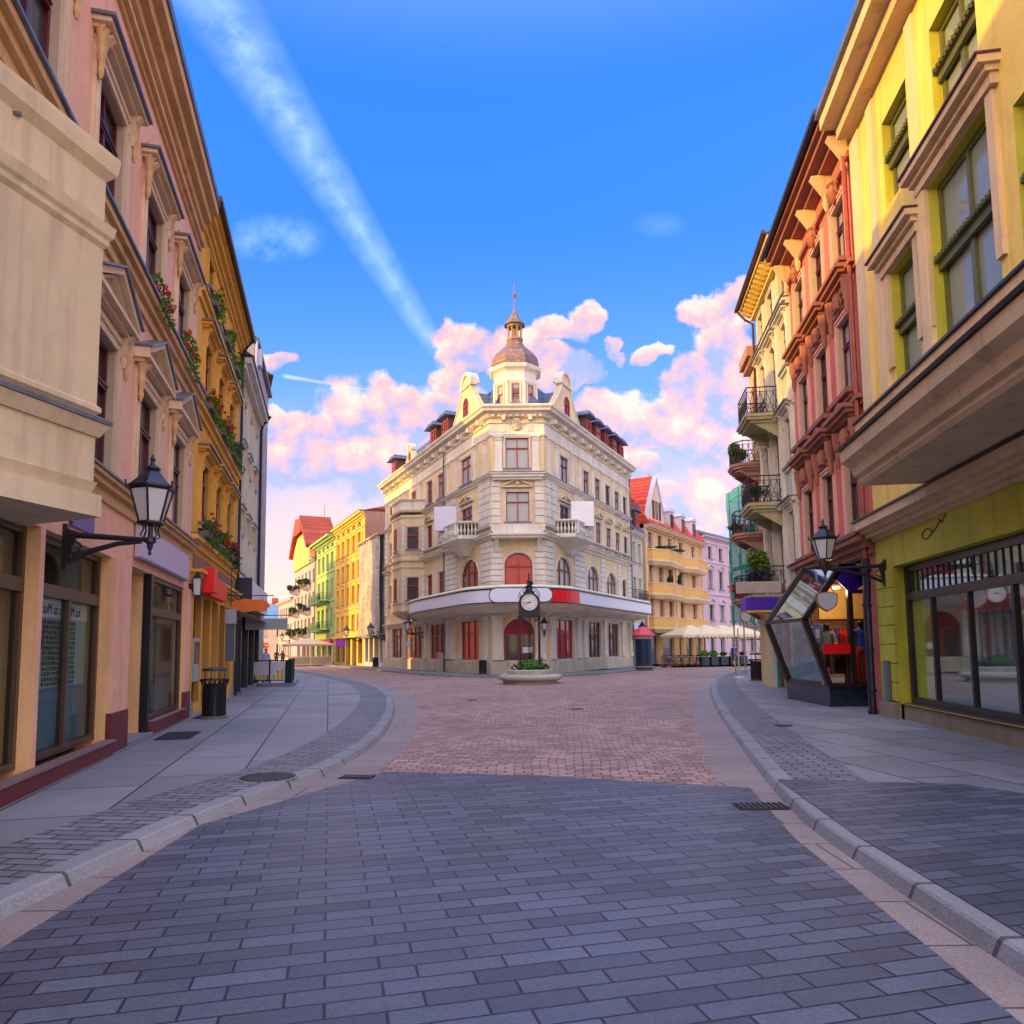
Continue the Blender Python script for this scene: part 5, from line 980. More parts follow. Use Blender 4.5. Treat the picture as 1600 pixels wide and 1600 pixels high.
# recessed ground floor shop with the angular glass box
SHW=flat('shop_back_wall',(.13,.045,.02),.7,0,.4,bs=0); 
m=FR.mb(); D=2.6; u0,u1=4.1,9.9
m.face([(u0,-D,0),(u1,-D,0),(u1,-D,3.7),(u0,-D,3.7)]); m.face([(u0,-.1,0),(u0,-D,0),(u0,-D,3.7),(u0,-.1,3.7)]); m.face([(u1,-.1,0),(u1,-D,0),(u1,-D,3.7),(u1,-.1,3.7)]); m.face([(u0,-.1,3.7),(u1,-.1,3.7),(u1,-D,3.7),(u0,-D,3.7)]); FR.add('shop_interior',m,[flat('dark_shop',(.05,.03,.025),.7)],rh,rec=False)
gb=thing('glass_shop_box',(8.4,19.6,0),'angular dark framed glass display box leaning out of the red house','display window')
def fp(x,z,y=18.75): return (x-8.4,y-19.6,z)
O=[(7.98,.1),(7.98,.62),(7.42,2.3),(8.62,3.95),(9.7,3.95),(9.7,.1)]
m=MB(); m.prism([fp(7.98,.1),fp(7.98,.6),fp(9.9,.6),fp(9.9,.1)],(0,2.9,0)); m.build('granite_base',flat('dark_granite',(.02,.03,.055),.22,0,.5,bscale=8),gb)
def beam(mb,a,b,t=.06,m=0):
    a=Vector(a); b=Vector(b); d=(b-a).normalized(); q=d.cross(Vector((0,1,0)) if abs(d.y)<.9 else Vector((0,0,1))).normalized()*t; w=d.cross(q).normalized()*t
    mb.loft([[tuple(p+q+w),tuple(p-q+w),tuple(p-q-w),tuple(p+q-w)] for p in (a,b)],m)
FRM=flat('bronze_box_frame',(.035,.022,.022),.35,.2,.25)
m=MB()
for y in (18.75,21.5):
    q=[fp(7.98,.63,y),fp(7.42,2.3,y),fp(8.6,3.9,y)]; beam(m,q[0],q[1],.07); beam(m,q[1],q[2],.07)
    if y<19: beam(m,q[2],fp(9.6,3.2),.05) if 0 else 0; beam(m,fp(8.6,.62),fp(8.6,3.9),.06); beam(m,fp(8.0,.63),fp(9.8,.63),.05); beam(m,fp(8.6,3.0),fp(9.8,3.0),.05)
for p in ((7.98,.64),(7.42,2.3),(8.6,3.9)): beam(m,fp(p[0],p[1],18.75),fp(p[0],p[1],21.5),.045)
m.build('frame',FRM,gb)
m=MB(); m.face([fp(7.98,.65),fp(7.42,2.3),fp(8.6,3.9),fp(8.6,.65)]); m.face([fp(8.64,.65),fp(8.64,3.0),fp(9.9,3.0),fp(9.9,.65)]); m.build('front_pane',GLASS,gb)
m=MB(); m.face([fp(7.98,.65),fp(7.42,2.3),fp(7.42,2.3,21.5),fp(7.98,.65,21.5)]); m.build('side_pane',glass_mat('greenish_glass',(.7,.85,.82),.02),gb)
m=MB(); m.face([fp(7.42,2.3),fp(8.6,3.9),fp(8.6,3.9,21.5),fp(7.42,2.3,21.5)]); m.build('sloping_pane',glass_mat('mirror_glass',(.3,.35,.33),.35),gb)
m=MB(); m.box(-.28,-.24,-.2,1.8,.62,2.2); m.build('added_side_screen',flat('grey_green_screen',(.16,.26,.24),.5),gb)  # screen added behind the side pane so it reads paler
m=MB(); m.box(-.2,1.4,.6,.64,.62,3.5); m.box(.0,1.4,.55,.6,2.35,3.3,1); m.build('backdrop',[SHW,flat('amber_backdrop',(.75,.38,.10),.6,bs=0)],gb)
m=MB(); m.prism([fp(8.62,3.9,18.72),fp(8.2,3.35,18.72),fp(8.62,2.95,18.72),fp(9.1,3.25,18.72)],(0,-.04,0)); m.build('violet_sticker',flat('violet_film',(.04,.01,.28),.4,bs=0),gb)
m=MB(); m.box(-.55,.2,-.9,-.87,1.42,1.68); m.build('red_banner',REDS,gb)
l=bpy.data.lights.new('shop_lamp','POINT'); l.energy=38; l.color=(1,.72,.42); l.shadow_soft_size=.15; lo=bpy.data.objects.new('shop_lamp',l); sc.collection.objects.link(lo); lo.parent=gb; lo.location=(.1,-.35,3.05)
m=MB(); m.lathe([(.09,0),(.09,.05),(.02,.06)],(.1,-.35,3.12),10); e_=bpy.data.materials.new('lamp_glow'); e_.use_nodes=True; e_.node_tree.nodes['Principled BSDF'].inputs['Emission Color'].default_value=(1,.75,.45,1); e_.node_tree.nodes['Principled BSDF'].inputs['Emission Strength'].default_value=4; m.build('spotlight',e_,gb)
# ---------------------------------------------------------------- figures
def figure(name,loc,rz,label,cat,pose,h=1.75,colors=None,group=None,hair=True,bounds=None):
    """skeleton grown with a skin modifier into one continuous body, then coloured by region"""
    k=h/1.75; J={}; E=[]; Rr={}
    def j(n,p,r,pa=None): J[n]=Vector(p)*k; Rr[n]=r*k; (E.append((pa,n)) if pa else None)
    lean=pose.get('lean',0.)
    j('pel',(0,0,.95),.135); j('waist',(0,lean*.3,1.1),.125,'pel'); j('chest',(0,lean*.7,1.3),.155,'waist'); j('neckb',(0,lean,1.45),.075,'chest'); j('neck',(0,lean+.01,1.53),.055,'neckb'); j('head',(0,lean+.02,1.64),.095,'neck'); j('crown',(0,lean+.02,1.71),.085,'head')
    for s,n in ((-1,'l'),(1,'r')):
        st=pose.get('stride',0.)*s
        j('hip'+n,(s*.1,0,.9),.105,'pel'); j('knee'+n,(s*.11,st*.45+abs(st)*.1,.5),.062,'hip'+n); j('ank'+n,(s*.11,st*.9-(.08 if st<0 else 0),.1+(.07 if st<0 else 0)),.042,'knee'+n); j('toe'+n,(s*.13,st*.9+.15,.05),.04,'ank'+n)
        a=pose.get('arm'+n,(.05,-.3)); j('sh'+n,(s*.19,lean,1.41),.068,'neckb'); j('elb'+n,(s*.25,lean-.03+a[0]*.4,1.14),.045,'sh'+n); j('wr'+n,(s*.26,lean+a[0],1.14+a[1]*.85),.032,'elb'+n); j('hand'+n,(s*.25,lean+a[0]*1.3+.02,1.14+a[1]*1.15),.036,'wr'+n)
    names=list(J); me=bpy.data.meshes.new('b'); me.from_pydata([J[n] for n in names],[(names.index(a),names.index(b)) for a,b in E],[])
    o=bpy.data.objects.new('b',me); sc.collection.objects.link(o); sk=o.modifiers.new('s','SKIN'); sk.use_smooth_shade=True; o.modifiers.new('u','SUBSURF').levels=2
    for v,n in zip(me.skin_vertices[0].data,names): v.radius=(Rr[n],Rr[n]*(.72 if n in('chest','waist','pel') else 1)); 
    me.skin_vertices[0].data[0].use_root=True
    bpy.context.view_layer.update(); ev=o.evaluated_get(bpy.context.evaluated_depsgraph_get()); bm_=bpy.data.meshes.new_from_object(ev); bpy.data.objects.remove(o)
    bm_.name=name
    if colors:
        bm_.materials.clear(); [bm_.materials.append(c) for c in colors] # skin, top, bottom, shoes, hair
        t,b,sh,sl=bounds or (1.47,.98,.12,1.1)
        for p in bm_.polygons:
            c=p.center/k; x=abs(c.x); i=0
            if c.z<sh: i=3
            elif c.z<b and x<.2 or (c.z<b and c.z<.75 and x<.24): i=2 if c.z>pose.get('hem',0) else 0
            elif c.z<t: i=1 if not(x>.215 and c.z<sl) else 0
            elif c.z>1.66 or (c.z>1.56 and c.y<lean-.0): i=4
            p.material_index=i
    bm_.polygons.foreach_set('use_smooth',[True]*len(bm_.polygons))
    o=bpy.data.objects.new(name,bm_); sc.collection.objects.link(o); o.location=loc; o.rotation_euler=(0,0,rz); tag(o,label,cat,group); return o
SKIN=flat('skin',(.55,.28,.18),.5,bs=0); HAIR=flat('dark_hair',(.02,.014,.01),.6,bs=0); SHOE=flat('dark_shoe',(.02,.02,.02),.5,bs=0)
BLKM=flat('black_gloss_mannequin',(.01,.01,.01),.25,bs=0)
figure('mannequin',(8.15,19.15,.62),rad(150),'black headed mannequin in a grey blazer behind the glass of the angular box','mannequin',{'armr':(.05,-.3),'arml':(.3,-.05)},1.62,[BLKM,flat('grey_blazer',(.22,.21,.19),.8),flat('brown_trousers',(.10,.06,.04),.8),SHOE,BLKM])
figure('mannequin',(9.1,19.3,.62),rad(180),'mannequin in a blue jacket and red trousers at the pane next to the downpipe','mannequin',{},1.7,[BLKM,flat('royal_blue_jacket',(.03,.06,.42),.8),flat('red_trousers',(.5,.02,.01),.8),SHOE,BLKM])
t=thing('clothes_rail',(7.98,19.9,.62),'rail of red and dark garments at the back of the angular glass box','clothes rail'); m=MB(); m.tube([(0,-.1,1.5),(.95,-.1,1.5)],.015,5); [m.tube([(x,-.1,0),(x,-.1,1.5)],.015,5) for x in (0,.95)]; m.build('rail_frame',ZINC,t)
rr=random.Random(8)
for i in range(9):
    c=(rr.uniform(.3,.7),.01,.01) if i%3 else (.03,.04,.2); x=.06+i*.105; h=rr.uniform(.6,1.0); m=MB(); m.loft([[(x-.03,-.22,1.45-h),(x+.03,-.2,1.45-h),(x+.04,.05,1.45-h),(x-.03,.03,1.45-h)],[(x-.035,-.25,1.3),(x+.035,-.24,1.3),(x+.035,.06,1.3),(x-.03,.06,1.3)],[(x-.01,-.13,1.48),(x+.01,-.13,1.48),(x+.01,-.07,1.48),(x-.01,-.07,1.48)]]); m.build('garment',flat('cloth_%.2f'%c[0],c,.8),t)
for (x,z,w,h,c,lab) in ((7.82,1.72,.17,.5,(.35,.25,.6),'small violet paper bag held up in the glass box display'),(8.0,1.0,.2,.45,(.6,.15,.3),'pink patterned card standing low in the glass box display'),(8.25,.8,.5,.28,(.7,.32,.1),'orange and white bundle lying on the floor of the glass box')):
    m=MB(); m.box(-w/2,w/2,-.04,.04,0,h); m.box(-w/2+.03,w/2-.03,-.05,.045,h*.25,h*.7,1); o=m.build('display_goods',[flat('goods_%.2f'%c[0],c,.5),WHITEP],None,(x,18.98,.62 if z<1.5 else 1.7),rad(12),bev=.01); tag(o,lab,'shop goods')
# ================================================================ sage house
SG=plaster('sage_plaster',(.46,.50,.40),.07,.18,grime=.08); SGT=plaster('pale_sage_trim',(.66,.65,.56),.07,.18,grime=.1); GRN=plaster('green_pier_foot',(.16,.26,.06),.1,.2); SUNGOLD=plaster('sunlit_gold_eaves',(.74,.52,.14),.1,.15)  # low sunlight on the eaves is put into their golden colour
sh_=thing('sage_house',FR.w(13),'pale sage green house with iron balconies and bracketed eaves painted sunlit gold','building')
SU=[11.1,12.95,14.75]; ops=[(u-.45,u+.45,z,z+h,0,.16) for u in SU for z,h in ((3.55 if u==12.95 else 4.3,2.5 if u==12.95 else 1.75),(6.7 if u==12.95 else 7.6,2.5 if u==12.95 else 1.6),(9.85 if u==12.95 else 10.9,2.5 if u==12.95 else 1.5),(13.3,1.1))]
m=FR.mb(); wall(m,10.22,15.7,3.1,15,ops,rev=.3); wall(m,10.22,15.7,0,3.1,[(11.95,15.2,.02,2.9,0,.5)]); body(m,10.22,15.7,0,15,9); FR.add('wall',m,[SG,SGT],sh_)
for o in ops: window(FR,sh_,(o[0]+o[1])/2,o[2],.9,o[3]-o[2],WINE,PW,rev=.15,sur='corn' if o[2]<13 else 'flat',sm=SGT,b=.17)
m=FR.mb()
for z in (3.05,6.35,9.6): m.box(10.24,15.7,0,.08,z-.2,z-.1); m.box(10.24,15.72,0,.2,z-.1,z+.02)
m.box(10.24,15.7,0,.12,12.75,12.85); m.box(10.24,15.72,0,.24,12.85,12.95); m.box(10.24,15.72,0,.28,12.954,12.99,1); FR.add('string_course',m,[SGT,IRON],sh_)
for u in (10.45,12.02,13.85,15.45): m=FR.mb(); m.box(u-.13,u+.13,0,.1,3.1,12.7); FR.add('pilaster',m,SGT,sh_)
m=FR.mb(); m.box(10.24,15.72,0,.2,14.6,14.72); m.box(10.24,15.75,0,.62,15.0,15.12); FR.add('cornice',m,SUNGOLD,sh_)
for i in range(15): m=FR.mb(); u=10.4+i*.37; m.prism([(u,0,14.72),(u,.3,14.75),(u,.55,14.9),(u,.55,15.0),(u,0,15.0)],(.16,0,0)); FR.add('eaves_bracket',m,SUNGOLD,sh_)
m=FR.mb(); m.box(10.24,15.85,-.2,.66,15.124,15.2); m.tube([(10.2,.72,15.2),(15.95,.72,15.15)],.075,7); m.tube([(15.85,.7,15.1),(15.8,.4,14.7),(15.75,.12,14.5),(15.75,.12,10)],.05,6); m.prism([(10.24,.6,15.204),(10.24,-9,15.204),(10.24,-4.3,17.2)],(5.5,0,0)); FR.add('roof',m,flat('maroon_gutter',(.06,.015,.03),.5),sh_)
def rail(f,root,P,z,h=.95,lat=True,name='railing'):
    """wrought iron railing along the (u,d) path P"""
    m=f.mb()
    for a,b in zip(P,P[1:]):
        L=math.dist(a,b); n=max(2,round(L/.22)); q=lambda t,zz:(a[0]+(b[0]-a[0])*t,a[1]+(b[1]-a[1])*t,zz)
        for zz,r in ((z+.06,.015),(z+h,.024),(z+h*.83,.012)): m.tube([q(0,zz),q(1,zz)],r,5)
        for i in range(n+1): m.tube([q(i/n,z+.0),q(i/n,z+h)],.011,4)
        if lat:
            for i in range(n): m.tube([q(i/n,z+.06),q((i+1)/n,z+h*.83)],.009,4); m.tube([q((i+1)/n,z+.06),q(i/n,z+h*.83)],.009,4)
            for i in range(0,n): 
                c=(i+.5)/n; m.tube([q(c+.4/n*math.cos(k),z+.28+.09*math.sin(k)) for k in [j*.9 for j in range(8)]],.009,4)
    return f.add(name,m,IRON,root)
def ibalc(f,u0,u1,d,z,label,slabm,cant=0.,grp='iron balconies on the house fronts',house=None,lat=True,h=.95):
    """part of its house: slab with railing"""
    P=[(u0,0),(u0,d-cant),(u0+cant,d),(u1-cant,d),(u1,d-cant),(u1,0)] if cant else [(u0,0),(u0,d),(u1,d),(u1,0)]
    m=f.mb(); e=.05; m.prism([(p[0],p[1],z-.2) for p in P],(0,0,.1)); c=((u0+u1)/2,0); m.prism([(c[0]+(p[0]-c[0])*1.04,p[1]*1.05,z-.1) for p in P],(0,0,.1)); m.prism([(c[0]+(p[0]-c[0])*.9,p[1]*.9,z-.3) for p in P],(0,0,.1))
    for s in (u0+.15,u1-.2): m.prism([(s,0,z-.8),(s,.1,z-.8),(s,d*.8,z-.3),(s,0,z-.3)],(.07,0,0))
    b=f.add('balcony',m,slabm,house); b['label']=label
    m=f.mb(); o=rail(f,house,[(c[0]+(p[0]-c[0])*.97,p[1]*.97) for p in P],z,h,lat); o.parent=b; o.location=(0,0,0); o.rotation_euler=(0,0,0); return b
OLV=plaster('olive_slab',(.42,.40,.22),.08,.2,grime=.1); PBS=plaster('pink_brown_slab',(.42,.22,.18),.12,.3,grime=.3)
for z,lab in ((9.7,'top sage balcony'),(6.55,'middle sage balcony'),(3.4,'lowest sage balcony over the violet sign')): ibalc(FR,12.15,14.0,1.15,z,lab,OLV,house=sh_)
m=FR.mb(); m.box(10.3,11.9,0,.09,0,3.0); m.box(10.28,11.92,0,.11,0,1.0,1); FR.add('pillar',m,[SG,GRN],sh_)
ORF=flat('red_shop_frame',(.5,.05,.02),.4,0,.2); m=FR.mb()
for a in (11.95,12.75,13.7,15.05): m.box(a,a+.13,-.3,-.16,.1,2.9)
m.box(11.95,15.18,-.3,-.16,2.75,2.9); m.box(14.5,14.62,-.12,.0,.1,2.9,1); o=FR.add('shop_door',m,[ORF,flat('teal_post',(.02,.22,.2),.5)],sh_); g=FR.mb(); g.face([(12,-.24,.1),(15.1,-.24,.1),(15.1,-.24,2.8),(12,-.24,2.8)]); link('pane',g.mesh('pane',GLASS),o)
interior(FR,sh_,11.9,15.2,.1,2.95,2.2,-.48,(.42,.16,.08),(.12,.1,.1))
r=random.Random(5)
for i in range(7):
    m=MB(); c=(r.uniform(.2,.7),r.uniform(.02,.4),r.uniform(.02,.3)); w=r.uniform(.12,.25); h=r.uniform(.25,.5); m.box(-w,w,-.1,.1,0,h); m.box(-w*.7,w*.7,-.11,.11,h*.3,h*.8,1); o=m.build('shop_goods',[flat('ware_%d'%i,c,.6),WHITEP],None,FR.w(12.5+.38*i,-.75-.2*(i%2),.1+.0*i),FR.phi); tag(o,['ochre carton standing just inside the sage house doorway','second carton inside the sage house doorway, beside the ochre one','third coloured carton in the sage house shop','middle coloured carton in the sage house shop','fifth carton toward the far end of the sage house shop','sixth carton close to the teal post in the sage house shop','farthest carton in the sage house shop'][i],'carton','cartons in the sage house shop')
t=thing('box_sign',FR.w(12.1,.9,2.85),'violet box sign with yellow underside below the lowest sage balcony','sign',None,FR.phi); m=MB(); m.box(-.1,1.0,-.55,.55,0,.42); m.build('box',flat('violet_box',(.06,.01,.42),.4,bs=0),t); m=MB(); m.box(-.08,.98,-.52,.52,-.06,-.002); m.build('yellow_underside',flat('yellow_panel',(.85,.6,.06),.4,bs=0),t)  # underside is a plain yellow panel
m=MB(); m.box(-.03,.03,-.75,.75,-.2,.2); o=m.build('hanging_plaque',flat('stone_plaque',(.42,.37,.33),.7),None,FR.w(12.1,1.0,3.62),FR.phi,bev=.02); tag(o,'blank beige plaque fixed on the near side of the lowest sage balcony','sign')
def bush(p,r,label,n=700,mat=LEAF,cols=None,sz=.06,group='plants on the balconies'):
    t=thing('potted_plant',p,label,'plant',group); m=MB(); m.lathe([(.16,0),(.2,.28),(.22,.3),(.18,.3)],(0,0,0),12); m.build('pot',flat('terracotta',(.35,.10,.05),.7) if not cols or REDP not in cols else flat('red_pot',(.6,.02,.02),.5),t)
    rr=random.Random(int(p[0]*31+p[2]*17)); m=MB()
    for _ in range(7): m.leaves((rr.uniform(-r[0],r[0])*.6,rr.uniform(-r[1],r[1])*.6,.3+r[2]*rr.uniform(.1,1.5)),r[0]*.55,r[1]*.55,r[2]*.5,n//7,sz,0,rr)
    m.build('foliage',mat,t,rec=False)
    if cols:
        m=MB(); [m.leaves((rr.uniform(-r[0],r[0]),rr.uniform(-r[1],r[1]),.3+rr.uniform(.1,r[2]*1.7)),.06,.06,.05,16,.035,i%len(cols),rr) for i in range(16)]; m.build('blossoms',list(cols),t,rec=False)
    return t
YLF=leafm('yellow_green_leaves',(.16,.26,.02)); ORP=flat('orange_petals',(.8,.25,.03),.5)
bush(FR.w(13.5,.75,3.4),(.48,.42,.8),'tall yellow green bush on the lowest sage balcony',2600,YLF,None,.07); bush(FR.w(12.7,.85,3.4),(.5,.2,.3),'dark purple leaved trailing plant on the lowest sage balcony railing',900,leafm('purple_leaves',(.04,.02,.06)),(PURP,))
bush(FR.w(13.4,.8,6.55),(.35,.25,.35),'red flowering plant in a red pot on the middle sage balcony',600,LEAFD,(REDP,))
# ================================================================ narrow house with pink balconies, netting beyond
nh=thing('straw_house',FR.w(17),'narrow straw coloured house with rounded balconies beyond the sage house','building')
SW=plaster('straw_plaster',(.62,.48,.22),.08,.2)
ops=[(u-.45,u+.45,z,z+1.7,0,.25) for u in (16.65,) for z in (4.2,7.3,10.4)]
m=FR.mb(); wall(m,15.72,17.6,0,13.6,ops); body(m,15.72,17.6,0,13.6,9); FR.add('wall',m,[SW,PBS],nh)
for o in ops: window(FR,nh,(o[0]+o[1])/2,o[2],.9,1.7,WINE,PW,sur='flat',sm=SND,b=.12)
m=FR.mb(); m.box(15.74,17.6,0,.25,13.0,13.2); m.box(15.74,17.62,0,.4,13.2,13.6); FR.add('cornice',m,PBS,nh)
m=FR.mb(); m.box(15.8,16.15,.0,.12,11.0,12.4); FR.add('shutter',m,flat('rust_shutter',(.3,.05,.03),.6),nh)
for z,lab in ((8.9,'highest pink brown rounded balcony'),(6.1,'middle pink brown rounded balcony'),(3.5,'lowest rounded balcony')): ibalc(FR,15.9,17.5,1.05,z,lab,PBS,cant=.35,house=nh,h=.9)
bush(FR.w(16.7,.8,8.8),(.42,.5,.42),'bright green hanging plants along the highest rounded balcony',2600,LEAF,None,.07); bush(FR.w(17.2,.8,6.1),(.5,.2,.15),'orange flowers on the middle rounded balcony',500,LEAFD,(ORP,)); bush(FR.w(17.2,.8,3.5),(.5,.2,.2),'brown and red plants on the lowest rounded balcony',500,leafm('rust_leaves',(.2,.05,.02)),(REDP,))
# scaffold with teal netting
sf=thing('scaffold',(13.45,39.5,.1),'tube scaffold wrapped in teal netting beyond the rounded balconies','scaffold')
m=MB()
xs,ys=(-.75,.15,1.0),(-2.5,-.8,1.0,2.8)
for x in (xs[0],xs[2]):
    for y in ys: m.tube([(x,y,0),(x,y,10.4)],.04,6)
for z in (1.9,3.9,5.9,7.9,9.9): [m.tube([(x,ys[0],z),(x,ys[-1],z)],.03,5) for x in (xs[0],xs[2])]; [m.tube([(xs[0],y,z),(xs[2],y,z)],.03,5) for y in ys]
m.tube([(xs[0],ys[0],0),(xs[0],ys[1],1.9)],.025,5); m.build('tubes',flat('scaffold_steel',(.35,.33,.25),.5,.3,.3),sf)
m=MB(); [m.box(xs[0]+.05,xs[2]-.05,ys[0],ys[-1],z,z+.06) for z in (3.95,5.95,7.95)]; m.build('decks',flat('scaffold_boards',(.25,.16,.08),.8),sf)
TEAL=bpy.data.materials.new('teal_netting'); TEAL.use_nodes=True; n_=TEAL.node_tree; b_=n_.nodes['Principled BSDF']; b_.inputs['Base Color'].default_value=(.0,.33,.27,1); b_.inputs['Roughness'].default_value=.8
tr_=n_.nodes.new('ShaderNodeBsdfTransparent'); tl_=n_.nodes.new('ShaderNodeBsdfTranslucent'); tl_.inputs[0].default_value=(.0,.5,.42,1); m1=n_.nodes.new('ShaderNodeMixShader'); m1.inputs[0].default_value=.45; n_.links.new(b_.outputs[0],m1.inputs[1]); n_.links.new(tl_.outputs[0],m1.inputs[2]); m2=n_.nodes.new('ShaderNodeMixShader'); m2.inputs[0].default_value=.25; n_.links.new(m1.outputs[0],m2.inputs[1]); n_.links.new(tr_.outputs[0],m2.inputs[2]); n_.links.new(m2.outputs[0],n_.nodes['Material Output'].inputs[0])
m=MB(); K=18
loop=[(-.85,-2.6),(-.85,2.9)]
def netp(a,b,z0,z1,n,zj=.25):
    for i in range(n):
        for q in range(10):
            f=lambda i_,q_:(a[0]+(b[0]-a[0])*i_/n+.06*math.sin(i_*1.9+q_),a[1]+(b[1]-a[1])*i_/n+.05*math.cos(i_*2.3+q_*.7),z0+(z1-z0)*q_/10-(zj*math.sin(i_*1.1)**2 if q_==0 else 0))
            m.face([f(i,q),f(i+1,q),f(i+1,q+1),f(i,q+1)])
netp((-.85,-2.6),(-.85,2.9),3.0,10.4,14,.5); netp((-.85,-2.6),(1.05,-2.6),3.4,10.4,8,.9); m.build('netting',TEAL,sf,rec=False,smooth=60)
shield(FR,22.6,3.05,-.3,.55,'blank shield sign before the teal netting, smaller and farther one')
p=gnd(1181,1067,.1); litter_bin(Vector((10.75,32.6,.1)),'black litter bin before the scaffold on the right pavement',1.05,.28,True)
m=MB(); m.tube([(0,0,0),(0,0,2.4)],.035,6); m.lathe([(.28,0),(.25,.05),(.1,.07)],(0,0,0),10); o=m.build('parasol_base_post',flat('cream_post',(.55,.5,.38),.6),None,(11.05,36.2,.1)); tag(o,'cream post with round foot on the right pavement beside the litter bin','post')
# building bulk behind the scaffold so the row continues
cn=thing('corner_house',(15,44,0),'plain house behind the scaffold netting','building')
f=Fr((11.9,35.5),32,'R'); m=f.mb(); ops=[(u,u+1,z,z+1.6,0,.2) for u in (2,4.3,6.6,8.9) for z in (1,4.2,7.2)]; wall(m,0,14,0,10.6,ops); body(m,0,14,0,10.6,8); f.add('wall',m,[SW,SND],cn)
for o in ops: window(f,cn,(o[0]+o[1])/2,o[2],1,1.6,BRN,PW,sur='flat',sm=SND,b=.1)
m=f.mb(); m.prism([(0,.3,10.6),(0,-8,10.6),(0,-4,13)],(14,0,0)); f.add('roof',m,MT['red_roof_tiles'],cn)
# ================================================================ annex and far row on the left street
def grid_house(f,root,u0,u1,z1,cols,rows,wm,tm,w=1.1,fm=BRN,pm=PD,sur='flat',b=.12,rev=.22,D=10,gf=None,arch=0,z0=0):
    ops=[(u-w/2,u+w/2,z,z+h,0,rev) for u in cols for z,h in rows]+[(*g_,0,.3) for g_ in (gf or [])]
    m=f.mb(); wall(m,u0,u1,z0,z1,ops,rev=rev); body(m,u0,u1,z0,z1,D); f.add('wall',m,[wm,tm],root)
    for u in cols:
        for z,h in rows: window(f,root,u,z,w,h,fm,pm,rev=rev,sur=sur,sm=tm,b=b,cols=2)
def cornice(f,root,u0,u1,z,mat,ds=((.12,.15),(.3,.15),(.5,.18)),top=None):
    m=f.mb(); zz=z
    for i,(d,h) in enumerate(ds): m.box(u0-.01*i,u1+.01*i,0,d,zz,zz+h); zz+=h
    if top: m.box(u0-.04,u1+.04,0,ds[-1][0]+.05,zz+.003,zz+.05,1)
    return f.add('cornice',m,[mat,top or ZINC],root)
an=thing('annex_house',CRf.w(20),'narrow pale house with dark mansard squeezed beside the corner building','building')
ANW=plaster('annex_wall',(.62,.56,.44),.1,.25,grime=.25)
grid_house(CRf,an,17.85,21.7,11.4,[18.95,20.6],[(5.7,1.8),(8.8,1.7),(1.1,2.2)],ANW,CT,w=.8,sur='flat'); cornice(CRf,an,17.87,21.7,11.0,CT,((.12,.1),(.3,.12),(.45,.12)),ZINC)
m=CRf.mb(); m.prism([(17.86,.4,11.42),(17.86,-1.4,13.8),(17.86,-9,14.2),(17.86,-9,11.42)],(3.8,0,0)); CRf.add('roof',m,SLATE,an)
m=CRf.mb(); m.box(19.0,20.4,-1.3,.15,11.5,13.2); m.prism([(18.8,.35,13.2),(20.6,.35,13.2),(19.7,.35,13.9)],(0,-2.2,0)); CRf.add('dormer',m,DW,an); window(CRf,an,19.7,11.7,.8,1.2,RF,PD,rev=-.18)
rail(CRf,an,[(18.3,0),(18.3,.55),(21.2,.55),(21.2,0)],5.5,.9,True)
m=CRf.mb(); m.box(18.2,21.3,0,.6,5.35,5.5); CRf.add('balcony',m,CT,an); m=CRf.mb(); m.box(18.0,21.5,0,.12,3.1,3.6); CRf.add('shop_sign',m,flat('pale_blue_sign',(.56,.64,.92),.4,bs=0),an)
# netted house
nt_=thing('netted_house',CLf.w(28),'house wrapped in grey dust netting between the yellow house and the corner building','building')
m=CLf.mb(); wall(m,24,31.5,0,3.1,[(24.6,25.6,.5,2.8,0,.3),(26,27.6,.1,2.8,0,.3),(28,29.4,.5,2.8,0,.3),(29.8,31,.5,2.8,0,.3)]); wall(m,24,31.5,3.1,12.2,[]); body(m,24,31.5,0,12.2,10); m.face([(24,0,12.2),(31.5,0,12.2),(31.5,-10,12.4),(24,-10,12.4)]); CLf.add('wall',m,[plaster('white_shop_wall',(.55,.55,.60),.05,.1),CT],nt_)
m=CLf.mb(); [m.face([(a,-.28,.1),(a+w,-.28,.1),(a+w,-.28,2.8),(a,-.28,2.8)]) for a,w in ((24.6,1),(26,1.6),(28,1.4),(29.8,1.2))]; CLf.add('pane',m,PDD,nt_)
NET=flat('grey_netting',(.46,.45,.43),.9,0,.35,bscale=12,bs=.6); m=CLf.mb(); n=46
rr=random.Random(9); ph=[rr.uniform(0,.35) for _ in range(n+1)]
for i in range(n):
    for q in range(12):
        P=lambda a,b:(23.95+7.6*a/n,.35+ph[a]*(1-.25*math.sin(b*.8+a)),3.1+9.0*b/12+(.25*math.sin(a*.7) if b in (0,) else 0))
        m.face([P(i,q),P(i+1,q),P(i+1,q+1),P(i,q+1)])
CLf.add('netting',m,NET,nt_,smooth=70,rec=False)
m=CLf.mb(); m.box(24.02,31.5,0,.7,12.1,12.25); m.prism([(24,.6,12.25),(24,-10,12.25),(24,-9.9,12.9)],(7.5,0,0)); CLf.add('roof',m,plaster('peach_roof_edge',(.62,.42,.26),.1,.2),nt_)
m=CLf.mb(); m.tube([(24.1,.6,12.1),(31.4,.6,12.0)],.09,6); CLf.add('netting_rail',m,flat('rail_blue',(.1,.16,.22),.5),nt_); m=CLf.mb(); m.box(24.1,31.4,0,.5,2.8,3.1); CLf.add('shop_sign',m,flat('slate_sign',(.2,.24,.3),.5),nt_)
